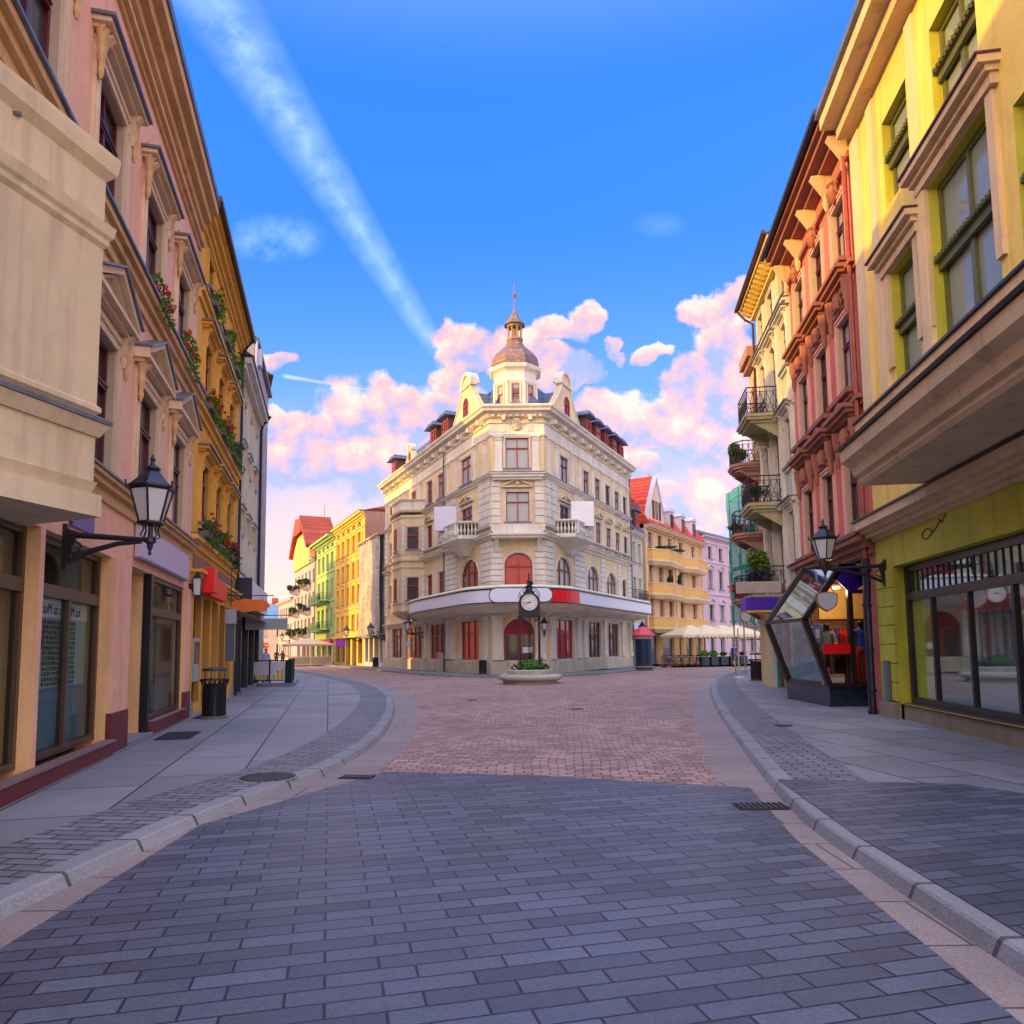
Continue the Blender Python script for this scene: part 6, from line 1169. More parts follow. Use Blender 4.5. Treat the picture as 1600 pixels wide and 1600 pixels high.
# yellow house
YW=plaster('sunny_yellow_wall',(.74,.49,.12),.05,.1); YT=plaster('yellow_trim',(.80,.55,.12),.05,.1); ORW=flat('orange_window_frame',(.5,.16,.02),.5); POR=pane_mat('amber_pane',(.16,.06,.02),(.3,.14,.05),.5)
yh=thing('yellow_house',CLf.w(38),'tall sunlit yellow house with orange framed windows in the left street','building')
YU=[33.7,36.2,38.7,41.2,43.7]
grid_house(CLf,yh,31.52,45.4,15.3,YU,[(3.75,1.6),(6.6,1.8),(9.2,1.7),(12.0,1.75),(14.4,.45)],YW,YT,w=1.15,fm=ORW,pm=POR,gf=[(32.2,34.0,.3,2.9),(34.6,36.6,.1,2.9),(37.4,39.4,.1,2.9),(40,42,.3,2.9),(42.6,44.8,.3,2.9)])
m=CLf.mb(); [m.face([(a,-.28,.1),(b,-.28,.1),(b,-.28,2.9),(a,-.28,2.9)]) for a,b in ((32.2,34),(34.6,36.6),(37.4,39.4),(40,42),(42.6,44.8))]; CLf.add('pane',m,PDD,yh)
cornice(CLf,yh,31.54,45.4,15.0,YT,((.15,.2),(.35,.2),(.6,.25)),flat('brown_gutter',(.2,.09,.03),.5))
m=CLf.mb(); [m.box(31.55,45.38,0,.1,z,z+.12) for z in (3.2,5.95,8.8,11.55,14.1)]; m.box(32,45,.0,.5,2.95,3.15); CLf.add('string_course',m,YT,yh)
for u in [32.4]+[x+1.25 for x in YU]: m=CLf.mb(); m.box(u-.13,u+.13,0,.1,6.1,14.05); CLf.add('pilaster',m,YT,yh)
m=CLf.mb(); m.prism([(31.5,.5,15.6),(31.5,-10,15.6),(31.5,-5,17.0)],(13.9,0,0)); CLf.add('roof',m,MT['red_roof_tiles'],yh)
m=CLf.mb(); m.face([(31.48,-.05,11),(31.48,-10,11),(31.48,-10,15.6),(31.48,-.05,15.6)]); CLf.add('firewall',m,plaster('pinkish_firewall',(.46,.27,.22),.12,.2),yh)
o=bpy.data.objects.new('x',None); bpy.data.objects.remove(o)
m=MB(); m.box(-.5,.5,-.04,.04,0,.75); p=CLf.w(37.6,1.0,2.0); o=m.build('violet_sign',flat('violet_sign_board',(.16,.02,.55),.4,bs=0),None,p,rad(5)); tag(o,'violet blank sign hanging by the yellow house shops','sign')
# green house
GW=plaster('green_wall',(.30,.48,.17),.06,.12); GT=plaster('light_green_trim',(.44,.62,.26),.06,.12); GI=flat('green_iron',(.01,.14,.09),.4); GFm=flat('dark_green_frame',(.02,.12,.06),.45)
gh=thing('green_house',CLf.w(51),'bright green house with dark green iron balconies in the left street','building')
grid_house(CLf,gh,45.5,57.2,14.9,[47.2,49.9,52.6,55.3],[(4.7,2.0),(8.2,2.0),(11.6,1.8),(14.1,.4)],GW,GT,w=1.0,fm=GFm,pm=PD,gf=[(46.2,49,.3,2.8),(49.6,53,.3,2.8),(53.6,56.4,.3,2.8)])
m=CLf.mb(); m.box(45.6,57.1,.02,.15,.1,.3); m.face([(46.2,-.2,.2),(56.4,-.2,.2),(56.4,-.2,2.8),(46.2,-.2,2.8)]); CLf.add('shop_window',m,PDD,gh); m=CLf.mb(); m.box(46.5,55,.05,.35,2.2,3.0); CLf.add('shop_sign',m,flat('magenta_sign',(.75,.01,.12),.45,bs=0),gh)
cornice(CLf,gh,45.52,57.25,14.7,GT,((.2,.2),(.6,.2),(1.0,.2)),IRON)
m=CLf.mb(); [m.box(45.55,57.2,0,.1,z,z+.12) for z in (3.6,7.5,11.0,13.8)]; CLf.add('string_course',m,GT,gh); m=CLf.mb(); m.prism([(45.5,1.0,15.36),(45.5,-10,15.36),(45.5,-5,17)],(11.7,0,0)); CLf.add('roof',m,SLATE,gh)
m=CLf.mb(); m.tube([(57.2,.2,15),(57.2,.2,.2)],.07,5); CLf.add('downpipe',m,flat('dark_green_pipe',(.01,.06,.04),.5),gh)
for z in (7.6,4.1):
    o=rail(CLf,gh,[(48.6,0),(48.6,1.1),(57,1.1),(57,0)],z,1.0,True,'balcony_railing'); o.data.materials[0]=GI; m=CLf.mb(); m.box(48.5,57.1,0,1.15,z-.2,z); CLf.add('balcony',m,GI,gh)
# white house with steep red roof
WWm=plaster('lilac_white_wall',(.46,.40,.43),.06,.15); WT=plaster('white_trim',(.54,.50,.50),.05,.12); RT=tiles('orange_red_tiles',(.42,.065,.025),.5,.35,.03,rot=(rad(90),0,rad(-25)),var=.25,rough=.7,mc=.4,bs=.8)
wh=thing('white_house',CLf.w(67),'lilac white house with steep orange red gabled roof and flowered balconies','building')
grid_house(CLf,wh,57.3,76,13.6,[59.2,62,65,68,71,74],[(4.2,1.9),(7.6,1.9),(10.9,1.7)],WWm,WT,w=1.1,gf=[(58,60.5,.2,2.7),(61.5,64,.2,2.7),(65,68,.2,2.7),(69,72,.2,2.7)])
m=CLf.mb(); m.face([(58,-.2,.2),(72,-.2,.2),(72,-.2,2.7),(58,-.2,2.7)]); CLf.add('pane',m,PDD,wh)
cornice(CLf,wh,57.32,61,13.6,WT,((.3,.15),(.6,.15)),IRON)
m=CLf.mb(); m.prism([(61,.3,13.6),(75,.3,13.6),(75,.3,16.2),(70.5,.3,18.6),(65.5,.3,18.6),(61,.3,16.2)],(0,-3.6,0)); CLf.add('gable',m,plaster('gable_cream',(.74,.52,.16),.05,.1),wh)
m=CLf.mb(); m.prism([(60.6,.9,15.6),(66.5,.9,20.6),(66.5,-3.5,20.6),(60.6,-3.5,15.6)],(-.3,0,.35)); m.prism([(75.4,.9,15.6),(69.5,.9,20.6),(69.5,-3.5,20.6),(75.4,-3.5,15.6)],(.3,0,.35)); m.prism([(66.2,.9,20.6),(69.8,.9,20.6),(71.2,1.0,18.4),(64.8,1.0,18.4)],(0,-.5,.3)); m.prism([(66.2,.5,20.6),(69.8,.5,20.6),(69.8,-3.5,20.6),(66.2,-3.5,20.6)],(0,0,.35)); CLf.add('roof',m,RT,wh)
m=CLf.mb(); m.prism([(57.3,.4,13.9),(57.3,-10,13.9),(57.3,-5,17.5)],(4,0,0)); CLf.add('lower_roof',m,RT,wh)
for u0,z in ((61,10.2),(70,10.2),(61,6.8),(70,6.8),(61,3.5),(70,3.5)):
    m=CLf.mb(); m.prism([(u0,0,z-.4),(u0,.8,z-.1),(u0,1.1,z),(u0,0,z)],(3.2,0,0)); CLf.add('balcony',m,WT,wh); rail(CLf,wh,[(u0,0),(u0,1.05),(u0+3.2,1.05),(u0+3.2,0)],z,.95,True)
m=CLf.mb(); m.tube([(68,-3,20),(68,-3,23)],.04,4); CLf.add('spike',m,IRON,wh)
k=0
for u0,z,c,lab in ((62,10.2,None,'green shrub on the upper balcony of the white house'),(71,10.2,(REDP,),'brown red plants on the upper far balcony of the white house'),(62,6.8,(PURP,PINKP),'dark violet flowers on the middle near balcony of the white house'),(71,6.8,(REDP,),'red flowers on the middle far balcony of the white house'),(62,3.5,(PURP,PINKP),'violet flowers low on the near balcony of the white house'),(71,3.5,(PINKP,REDP),'pink flowers low on the far balcony of the white house')):
    bush(CLf.w(u0,.9,z+.1),(.9,.4,.5),lab,700,LEAFD,c,.13,'plants on the white house balconies')
# pale house at the bend, pink house closing the street
ph_=thing('pale_corner_house',CLf.w(84),'pale low house with dark roof edge at the far bend of the left street','building')
PLW=plaster('pale_pink_wall',(.48,.40,.39),.05,.12); grid_house(CLf,ph_,76.1,92,9.6,[78,80.4,82.8,85.2,87.6,90],[(4.2,1.7),(7.0,1.6),(.9,1.8)],PLW,WT,w=1.0); cornice(CLf,ph_,76.1,92,9.4,WT,((.2,.15),(.5,.2)),IRON)
m=CLf.mb(); m.prism([(76.1,.5,9.8),(76.1,-10,9.8),(76.1,-5,12.4)],(16,0,0)); CLf.add('roof',m,RT,ph_); m=CLf.mb(); m.box(78.5,80,-2.4,-1,10,12.3); CLf.add('dormer',m,REDS,ph_)
pe=thing('closing_house',(-46,133,0),'pink house with blue grey roof closing the far end of the left street','building')
f=Fr((-66,130),84,'L'); PKF=plaster('soft_pink_wall',(.74,.46,.38),.05,.1)
grid_house(f,pe,0,36,7.2,[2+3.2*i for i in range(11)],[(1.0,1.9),(4.3,1.8)],PKF,CT,w=1.3,D=8); cornice(f,pe,0,36,7.0,CT,((.2,.15),(.4,.2)),ZINC)
m=f.mb(); m.prism([(0,.4,7.4),(0,-8,7.4),(0,-4,10.4)],(36,0,0)); f.add('roof',m,flat('blue_sheet_roof',(.12,.25,.42),.5),pe); m=f.mb(); m.box(10,11,-4.5,-3.8,9.8,11.4); m.box(22,23,-4.5,-3.8,9.8,11.4); f.add('chimney',m,RT,pe)
tr=thing('street_tree',(-33.5,96,0),'small round green tree by the far left shop corner','tree'); m=MB(); m.tube([(0,0,0),(.1,0,1.5),(0,.1,3)],[.14,.1,.07],6); m.build('trunk',flat('bark',(.09,.06,.04),.9),tr); m=MB(); rr=random.Random(4); [m.leaves((rr.uniform(-1,1),rr.uniform(-1,1),3.2+rr.uniform(-.9,1.2)),.8,.8,.6,260,.13,0,rr) for _ in range(9)]; m.build('crown',LEAF,tr,rec=False)
t=thing('road_sign',(-33.0,99,0),'round red no entry sign on a grey post in the far left street','road sign'); m=MB(); m.tube([(0,0,0),(0,0,2.7)],.04,6); m.build('post',ZINC,t); m=MB(); m.lathe([(.36,-.02),(.36,.02)],(0,0,0),20); o=m.build('disc',REDS,t,(0,-.05,2.4)); o.rotation_euler=(rad(90),0,0); m=MB(); m.box(-.24,.24,-.09,-.08,2.34,2.46); m.build('bar',WHITEP,t)
# terrace tent
TC=flat('cream_canvas',(.72,.63,.45),.7,0,.08,bs=0); TW=flat('cream_frame',(.62,.55,.42),.5,bs=0)
te=thing('terrace_tent',(-22.6,81.5,0),'small cream pavilion tent over a street terrace in the left street','tent','',rad(25)); te.pop('group',None)
m=MB(); m.loft([[(-2.4,-1.9,2.15),(2.4,-1.9,2.15),(2.4,1.9,2.15),(-2.4,1.9,2.15)],[(-2.5,-2,2.35),(2.5,-2,2.35),(2.5,2,2.35),(-2.5,2,2.35)],[(-.1,-.1,3.0),(.1,-.1,3.0),(.1,.1,3.0),(-.1,.1,3.0)]]); m.build('canopy',TC,te)
m=MB(); [m.box(x-.06,x+.06,y-.06,y+.06,0,2.2) for x in (-2.3,0,2.3) for y in (-1.8,1.8)]; [m.box(-2.3,2.3,-1.85,-1.78,z,z+.08) for z in (.12,1.0)]; [m.box(-2.35,-2.28,-1.8,1.8,z,z+.08) for z in (.12,1.0)]; m.build('frame',TW,te)
m=MB(); m.box(-2.25,2.25,-1.83,-1.8,.2,.95); m.build('side_panel',flat('terrace_panel',(.35,.3,.24),.6),te)
for i,(x,y) in enumerate(((-1.1,-.6),(1.0,-.5),(0,.8))):
    t=thing('terrace_table',te.matrix_world@Vector((0,0,0)) if 0 else (-22.6+x*.9-y*.4,81.5+x*.4+y*.9,0),'dark round table under the cream pavilion tent','table','tables under the pavilion tent'); m=MB(); m.lathe([(.4,.72),(.4,.76)],(0,0,0),12); m.lathe([(.25,0),(.04,.04),(.04,.72)],(0,0,0),8); m.build('table_top',flat('dark_wood',(.05,.035,.025),.5),t)
    t['label']=('dark round table nearest the opening of the pavilion tent','dark round table toward the green house side of the pavilion tent','dark round table at the back of the pavilion tent')[i]
# ================================================================ right street
ORf=Fr((11.85,65.4),32,'L'); OW=plaster('orange_wall',(.74,.48,.25),.05,.12); OP=plaster('orange_parapet',(.78,.45,.13),.05,.1); OT=plaster('peach_trim',(.80,.58,.36),.05,.1); OG=plaster('deep_orange_base',(.62,.28,.05),.08,.15); BWN=flat('chestnut_frame',(.14,.05,.035),.5)
oh=thing('orange_house',ORf.w(8),'orange house with solid balconies, red mansard and white edged gable','building')
cols=[1.5,4.0,6.6,9.8,13.6]; grid_house(ORf,oh,.05,16.6,12.3,cols,[(4.3,1.7),(7.5,1.7),(10.6,1.5)],OW,OT,w=1.15,fm=BWN,pm=PD,z0=3.1)
m=ORf.mb(); wall(m,.05,16.6,0,3.1,[(1,3,.1,2.7,0,.3),(4,7.2,.1,2.6,0,.3),(8.6,9.8,.1,2.6,0,.3),(10.6,13,.4,2.6,0,.3),(13.8,16,.1,2.6,0,.3)]); m.face([(1,-.25,.1),(16,-.25,.1),(16,-.25,2.7),(1,-.25,2.7)],2); ORf.add('ground_floor_wall',m,[OG,OT,PDD],oh)
for (u0,u1) in ((.5,7.7),(8.5,15.2)):
    for z in (3.25,6.35,9.4):
        P=[(u0,0),(u0+.15,.5),(u0+2.3,1.45),(u1-.2,1.15),(u1,.9),(u1,0)]; c=((u0+u1)/2,0)
        R_=lambda k,zz:[(c[0]+(p[0]-c[0])*k,p[1]*k,zz) for p in P]
        m=ORf.mb(); m.loft([R_(.85,z-.35),R_(1.,z-.02),R_(1.0,z+.12)],1); m.loft([R_(.98,z+.12),R_(.98,z+1.0)],0); m.loft([R_(1.01,z+1.0),R_(1.01,z+1.08)],1); ORf.add('balcony',m,[OP,OT],oh)
for u in (.2,8.1,16.3): m=ORf.mb(); m.box(u-.14,u+.14,0,.15,3.1,12.3); ORf.add('pilaster',m,OT,oh)
cornice(ORf,oh,.05,16.7,12.3,OT,((.3,.12),(.6,.14),(.75,.1)),ZINC)
ROT=tiles('bright_red_tiles',(.70,.07,.025),.6,.42,.04,rot=(rad(90),0,rad(32)),var=.2,rough=.65,mc=.45,bs=.8); WE=plaster('white_gable_edge',(.62,.62,.68),.05,.1)
m=ORf.mb(); m.prism([(.05,.6,12.7),(.05,-1.2,15.4),(.05,-5,16.2),(.05,-10,12.7)],(16.6,0,0)); ORf.add('roof',m,ROT,oh)
m=ORf.mb(); G=[(.3,12.7),(5.1,12.7),(4.5,14.2),(3.6,15.8),(2.75,17.3),(1.8,15.8),(.9,14.2)]; m.prism([(u,.2,z) for u,z in G],(0,-6,0),1); m.prism([(2.7+(u-2.7)*.8,.24,12.75+(z-12.7)*.86) for u,z in G],(0,-.03,0),0); ORf.add('gable',m,[OT,WE],oh)
m=ORf.mb(); 
for s in (0,1):
    Q=[(G[0],G[6],G[5],G[4]),(G[1],G[2],G[3],G[4])][s]
    for a,b in zip(Q,Q[1:]): m.prism([(a[0],.35,a[1]),(b[0],.35,b[1]),(b[0],.35,b[1]+.18),(a[0],.35,a[1]+.18)],(0,-6.2,0),1 if a!=None else 0)
    for a,b in zip(Q,Q[1:]): m.prism([(a[0],-.1,a[1]+.19),(b[0],-.1,b[1]+.19),(b[0],-.1,b[1]+.28),(a[0],-.1,a[1]+.28)],(0,-5.8,0),0)
ORf.add('gable_roof',m,[ROT,WE],oh)
for u in (1.9,2.7,3.5): window(ORf,oh,u,13.4,.42,1.7,BWN,PD,cols=1,tr=0,rev=-.26,fw=.05)
for u in (6.7,10.0,13.4): m=ORf.mb(); m.box(u-.6,u+.6,-1.2,.25,12.9,14.7); m.prism([(u-.75,.35,14.7),(u+.75,.35,14.7),(u+.5,.35,15.05),(u-.5,.35,15.05)],(0,-2.5,0)); ORf.add('dormer',m,WE,oh); window(ORf,oh,u,13.15,.75,1.3,BWN,PD,cols=2,tr=0,rev=-.3,fw=.06)
m=ORf.mb(); m.tube([(9.5,-3,15.5),(9.5,-3,19.5)],.04,4); m.tube([(8.7,-3,18.6),(10.3,-3,18.6)],.02,4); [m.tube([(8.8+.3*i,-3.4,18.6),(8.8+.3*i,-2.6,18.6)],.012,4) for i in range(5)]; ORf.add('roof_aerial',m,IRON,oh)
for i,(u,z,lab) in enumerate(((2.5,10.35,'row of small green plants along the top left orange balcony'),(5.5,10.35,'second stretch of green plants on the top left orange balcony'),(3.6,7.3,'dark conifer bush on the middle left orange balcony'),(6.0,7.3,'pair of small green shrubs on the middle left orange balcony'))): bush(ORf.w(u,1.05,z),(1.0 if i<2 else .3,.2,.12 if i<2 else .45),lab,420,LEAFD,None,.12,'plants on the orange house balconies')
pr=thing('lilac_house',ORf.w(24),'long lilac pink house with arched window hoods beyond the orange house','building')
PRf=Fr(tuple(ORf.w(16.75)[:2]),40,'L'); PRW=plaster('lilac_pink_wall',(.62,.46,.53),.05,.14); PRT=plaster('lilac_trim',(.68,.54,.64),.05,.12)
cols=[1.9+2.75*i for i in range(8)]; grid_house(PRf,pr,.02,24,13.6,cols,[(1.0,1.7),(4.5,1.7),(8.0,2.0),(11.3,1.4)],PRW,PRT,w=1.1,fm=flat('greenish_frame',(.12,.14,.13),.5),pm=PD,sur='flat',b=.2)
for i,u in enumerate(cols):
    m=PRf.mb(); 
    for z,k in ((6.35,1),(10.15,0)):
        if k: A=arc(u-.85,u+.85,z,.6,8); B=arc(u-.7,u+.7,z,.45,8); [m.prism([(A[j][0],0,A[j][1]),(A[j+1][0],0,A[j+1][1]),(B[j+1][0],0,B[j+1][1]),(B[j][0],0,B[j][1])],(0,.2,0)) for j in range(8)]; m.box(u-.85,u+.85,0,.2,z-.1,z)
        else: m.box(u-.85,u+.85,0,.2,z,z+.1); [m.prism([(u+s*.85,0,z+.1),(u+s*.85,0,z+.22),(u,0,z+.6),(u,0,z+.48)],(0,.2,0)) for s in(-1,1)]
    PRf.add('window_hood',m,PRT,pr)
m=PRf.mb(); [m.box(.04,24,0,.12,z,z+.14) for z in (3.4,7.3,10.85,13.0)]; [m.box(u-.9,u-.6,0,.1,10.9,13) for u in cols]; PRf.add('string_course',m,PRT,pr); cornice(PRf,pr,.04,24,13.5,PRT,((.2,.12),(.5,.16)),flat('brown_gutter',(.2,.09,.03),.5))
m=PRf.mb(); m.prism([(0,.5,13.8),(0,-10,13.8),(0,-5,16)],(24,0,0)); PRf.add('roof',m,SLATE,pr)
for z in (7.3,3.5): rail(PRf,pr,[(7.2,0),(7.2,1.2),(14,1.2),(14,0)],z,1.0); m=PRf.mb(); m.box(7.1,14.1,0,1.25,z-.25,z); PRf.add('balcony',m,PBS,pr)
# cafe terrace
CV=flat('cream_parasol_cloth',(.74,.61,.38),.7,0,.06,bs=0)
for i,(px_,y_) in enumerate(((1078,61.5),(1102,61.8),(1128,62.5),(1152,63.5))):
    d=ray(px_,1020); x=d.x/d.y*y_; t=thing('terrace_parasol',(x,y_,0),('cream scalloped parasol nearest the orange house','second cream parasol of the terrace, before the boundary of orange and lilac house','third cream parasol, right above the walking man','farthest cream parasol close to the scaffold')[i],'parasol','parasols of the street cafe',rad(20))
    w=1.75; m=MB(); m.loft([[(-w,-w,2.6),(w,-w,2.6),(w,w,2.6),(-w,w,2.6)],[(-.06,-.06,3.45),(.06,-.06,3.45),(.06,.06,3.45),(-.06,.06,3.45)]],cap=False)
    for a,b in (((-w,-w),(w,-w)),((w,-w),(w,w)),((w,w),(-w,w)),((-w,w),(-w,-w))):
        for k in range(9):
            P=lambda s:(a[0]+(b[0]-a[0])*s,a[1]+(b[1]-a[1])*s); p,q,c=P(k/9),P((k+1)/9),P((k+.5)/9); m.face([(*p,2.6),(*q,2.6),(*q,2.42),(*c,2.3),(*p,2.42)])
    m.build('canopy',CV,t,rec=False); m=MB(); m.tube([(0,0,0),(0,0,3.5)],.05,6); [m.tube([(0,0,2.9),(s*w*.7,q*w*.7,2.85)],.015,4) for s in(-1,1) for q in(-1,1)]; m.build('pole',flat('dark_pole',(.03,.03,.03),.5),t); m=MB(); m.box(-.4,.4,-.4,.4,0,.1); m.build('foot',GRATE,t)
def chair(p,rz,label,c):
    t=thing('cafe_chair',p,label,'chair','chairs of the street cafe',rz); m=MB(); m.box(-.21,.21,-.2,.2,.43,.46); m.build('seat',c,t); m=MB(); m.box(-.2,.2,.18,.21,.6,.85); [m.tube([(s*.19,.19,.45),(s*.19,.2,.86)],.015,4) for s in(-1,1)]; m.build('backrest',c,t)
    for s in(-1,1):
        for q in(-1,1): m=MB(); m.tube([(s*.18,q*.17,.43),(s*.2,q*.2,0)],.016,4); m.build('leg',flat('orange_wood',(.35,.12,.04),.5),t)
    return t
WK=flat('dark_wicker',(.035,.035,.045),.7)
def table(p,label):
    t=thing('cafe_table',p,label,'table','tables of the street cafe'); m=MB(); m.box(-.4,.4,-.4,.4,.7,.74); m.build('table_top',flat('table_grey',(.25,.25,.3),.4),t)
    for s in(-1,1):
        for q in(-1,1): m=MB(); m.tube([(s*.34,q*.34,.7),(s*.34,q*.34,0)],.025,4); m.build('leg',flat('orange_wood',(.35,.12,.04),.5),t)
ordn=['nearest the poster column','second from the poster column','third from the poster column','fourth from the poster column','fifth from the poster column','sixth from the poster column']
for i in range(6):
    px_=1041+i*10.5; d=ray(px_,1020); y_=58.6+.35*i; x=d.x/d.y*y_; table((x,y_,.1),'grey cafe table with wooden legs, '+ordn[i]); chair((x-.75,y_+.1,.1),rad(80),'dark cafe chair at the table '+ordn[i]+', column side',WK); chair((x+.1,y_+.8,.1),rad(5),'dark cafe chair at the table '+ordn[i]+', behind it',WK)
for i in range(5):
    d=ray(1100+i*15,1020); y_=60.3+.5*i; x=d.x/d.y*y_; w=.75
    t=thing('terrace_planter',(x,y_,.05),('dark planter box with bright green plants, first of the terrace row','second dark planter box of the terrace row','third dark planter box, left of the walking man','fourth dark planter box, behind the walking man','last dark planter box near the scaffold')[i],'planter','planter boxes round the street cafe',rad(25)); m=MB(); m.box(-w/2,w/2,-.18,.18,0,.75); m.build('box',flat('planter_navy',(.02,.035,.06),.5),t); m=MB(); m.leaves((0,0,.95),.45 if i<2 else .3,.25,.32 if i<2 else .15,380,.1,0,random.Random(i)); m.build('foliage',LEAF if i<2 else LEAFD,t,rec=False)
t=thing('slanted_awning',ORf.w(4.5,.6,2.6),'white slanted awning above a doorway of the orange house','awning',None,ORf.phi); m=MB(); m.prism([(-1.2,-.5,1.1),(1.2,-.5,1.1),(1.2,1.4,.1),(-1.2,1.4,.1)],(0,0,.06)); m.build('canopy',flat('white_canvas',(.7,.68,.66),.7),t); m=MB(); [m.tube([(s*1.15,-.55,.2),(s*1.15,1.35,.1)],.02,4) for s in(-1,1)]; m.build('arm',IRON,t)
figure('person',(17.0,56.8,.0),rad(10),'man in violet shirt and dark shorts walking away past the cafe parasols','person',{'stride':.17,'hem':.52},1.8,[SKIN,flat('violet_shirt',(.05,.015,.28),.8,bs=0),flat('dark_shorts',(.02,.02,.045),.8,bs=0),SHOE,HAIR])
# ================================================================ clock on its planter
cl=thing('street_clock',(.80,34.7,.0),'black iron street clock on four posts standing in the round stone planter','clock'); IR=IRON
m=MB(); hw=.45
for x in(-hw,hw):
    for y in(-hw,hw): m.lathe([(.07,.55),(.07,.75),(.045,.8),(.04,1.6),(.055,1.65),(.04,1.7),(.035,3.0),(.06,3.1),(.06,3.16)],(x,y,0),10)
m.lathe([(.05,.55),(.05,1.4),(.02,1.5),(.02,3.2)],(0,0,0),8); [m.tube([(s,-.1,.6),(s,-.1,3.2)],.012,4) for s in (-.07,.07)]; m.build('posts',IR,cl)
m=MB()
for s in(-1,1):
    for y in(-hw,hw): m.tube([(s*hw,y,3.1),(s*(hw-.1),y,2.95),(s*(hw-.18),y,2.98),(s*(hw-.16),y,3.06)],.02,5); m.tube([(s*(hw+.02),y,.95),(s*(hw+.12),y,1.05),(s*(hw+.1),y,1.2),(s*(hw+.02),y,1.15),(s*(hw+.05),y,1.08)],.018,5)
    m.tube([(s*.3+.12*math.cos(k)*(1-k/14),-hw,2.98+.12*math.sin(k)*(1-k/14)) for k in [i*.6 for i in range(12)]],.018,5)
    m.tube([(s*hw,-hw,.62),(s*.75,-hw,.9),(s*.88,-hw,.75),(s*.7,-hw,.65),(s*.9,-hw,.6)],.06,6)
    m.tube([(s*.5,-.2,4.0),(s*.46,-.2,4.25),(s*.32,-.2,4.42),(s*.2,-.2,4.45)],.018,5); m.tube([(s*.44,-.2,3.95),(s*.4,-.2,4.2),(s*.28,-.2,4.34),(s*.2,-.2,4.38)],.014,5)
m.build('scrollwork',IR,cl)
m=MB(); pts=[(-.5,-.3,3.16),(.5,-.3,3.16),(.5,-.3,3.8)]+[(.5*math.cos(a),-.3,3.8+.46*math.sin(a)) for a in [math.pi*i/14 for i in range(1,14)]]+[(-.5,-.3,3.8)]; m.prism(pts,(0,.6,0)); m.box(-.56,.56,-.36,.36,3.1,3.16); m.build('case',IR,cl,bev=.015)
m=MB(); m.lathe([(.25,4.2),(.28,4.3),(.18,4.34),(.16,4.5),(.22,4.55),(.1,4.6),(.09,4.75),(.13,4.8),(.05,4.88),(.03,5.15),(.0,5.3)],(0,0,0),10); m.lathe([(0,0),(.08,.05),(.09,.13),(.03,.2)],(.12,0,4.6),8); m.build('finial',IR,cl)
m=MB(); m.lathe([(.40,0),(.43,.02),(.43,.05),(.385,.06),(.385,.0)],(0,0,0),40); o=m.build('bezel',flat('dark_bezel',(.03,.035,.045),.3,.3),cl,(0,-.3,3.78)); o.rotation_euler=(rad(90),0,0)
m=MB(); m.lathe([(.385,.0),(.385,.03)],(0,0,0),40); o=m.build('dial',flat('clock_white',(.78,.80,.78),.4,bs=0),cl,(0,-.31,3.78)); o.rotation_euler=(rad(90),0,0)
m=MB(); BKc=flat('clock_black',(.01,.01,.012),.4,bs=0)
def hand(ang,l,w): 
    a=rad(90-ang); d=(math.cos(a),math.sin(a)); n=(-d[1],d[0]); m.prism([(n[0]*w-d[0]*.06,-.36,3.78+n[1]*w-d[1]*.06),(d[0]*l,-.36,3.78+d[1]*l),(-n[0]*w-d[0]*.06,-.36,3.78-n[1]*w-d[1]*.06)],(0,-.006,0))
hand(8.7*30,.2,.03); hand(43*6,.30,.02); m.build('hands',BKc,cl)
for i in range(1,13): a=rad(90-30*i); text(str(i),.105,BKc,cl,(.30*math.cos(a),-.345,3.78+.30*math.sin(a)),(rad(90),0,0),name='numeral')
STC=plaster('weathered_concrete',(.48,.46,.40),.12,.25,grime=.3)
pl=thing('stone_planter',(.80,34.7,0),'round weathered stone planter with thick bulging rim under the clock','planter')
m=MB(); m.lathe([(1.28,0),(1.26,.14),(1.20,.18)],(0,0,0),48); m.build('foot',STC,pl,smooth=40)
m=MB(); m.lathe([(1.2,.16),(1.38,.17),(1.46,.22),(1.48,.30),(1.45,.38),(1.34,.43),(1.10,.44)],(0,0,0),48); m.build('rim',STC,pl,smooth=60)
m=MB(); m.lathe([(1.08,.4),(1.08,.62),(1.0,.66),(.95,.66),(.95,.5),(.0,.5)],(0,0,0),48); m.build('bowl',STC,pl,smooth=40)
fo=thing('flower_bed',(.80,34.7,.55),'low green leafy plants filling the stone planter','plants'); m=MB(); rr=random.Random(2)
for _ in range(26): a=rr.uniform(0,6.28); r_=rr.uniform(0,.72); m.leaves((r_*math.cos(a),r_*math.sin(a),.12+.35*(1-r_)),.22,.22,.18,110,.055,0,rr)
m.build('foliage',leafm('fresh_leaves',(.07,.2,.015)),fo,rec=False)
# poster column
lc_=thing('poster_column',(9.25,52.3,0),'dark blue poster column with pink domed roof right of the corner building','advertising column')
m=MB(); m.lathe([(.62,0),(.62,.22),(.58,.24)],(0,0,0),28); m.build('base',flat('column_base',(.05,.06,.055),.6),lc_); m=MB(); m.lathe([(.59,.24),(.59,2.2)],(0,0,0),28); m.build('drum',flat('column_navy',(.006,.022,.075),.45,0,.2,bs=0),lc_,smooth=40)
m=MB(); m.lathe([(.6,.24),(.61,.26),(.61,.3),(.6,.3)],(0,0,0),28); m.lathe([(.6,2.2),(.63,2.22),(.63,2.32),(.68,2.36),(.68,2.42)],(0,0,0),28); m.build('collar',flat('collar_stone',(.45,.4,.35),.6),lc_)
m=MB(); m.lathe([(.84,2.42),(.84,2.5),(.72,2.6),(.6,2.72),(.45,2.92),(.25,3.05),(.05,3.1)],(0,0,0),12); m.build('dome',flat('pink_red_dome',(.72,.07,.12),.4,0,.12),lc_)
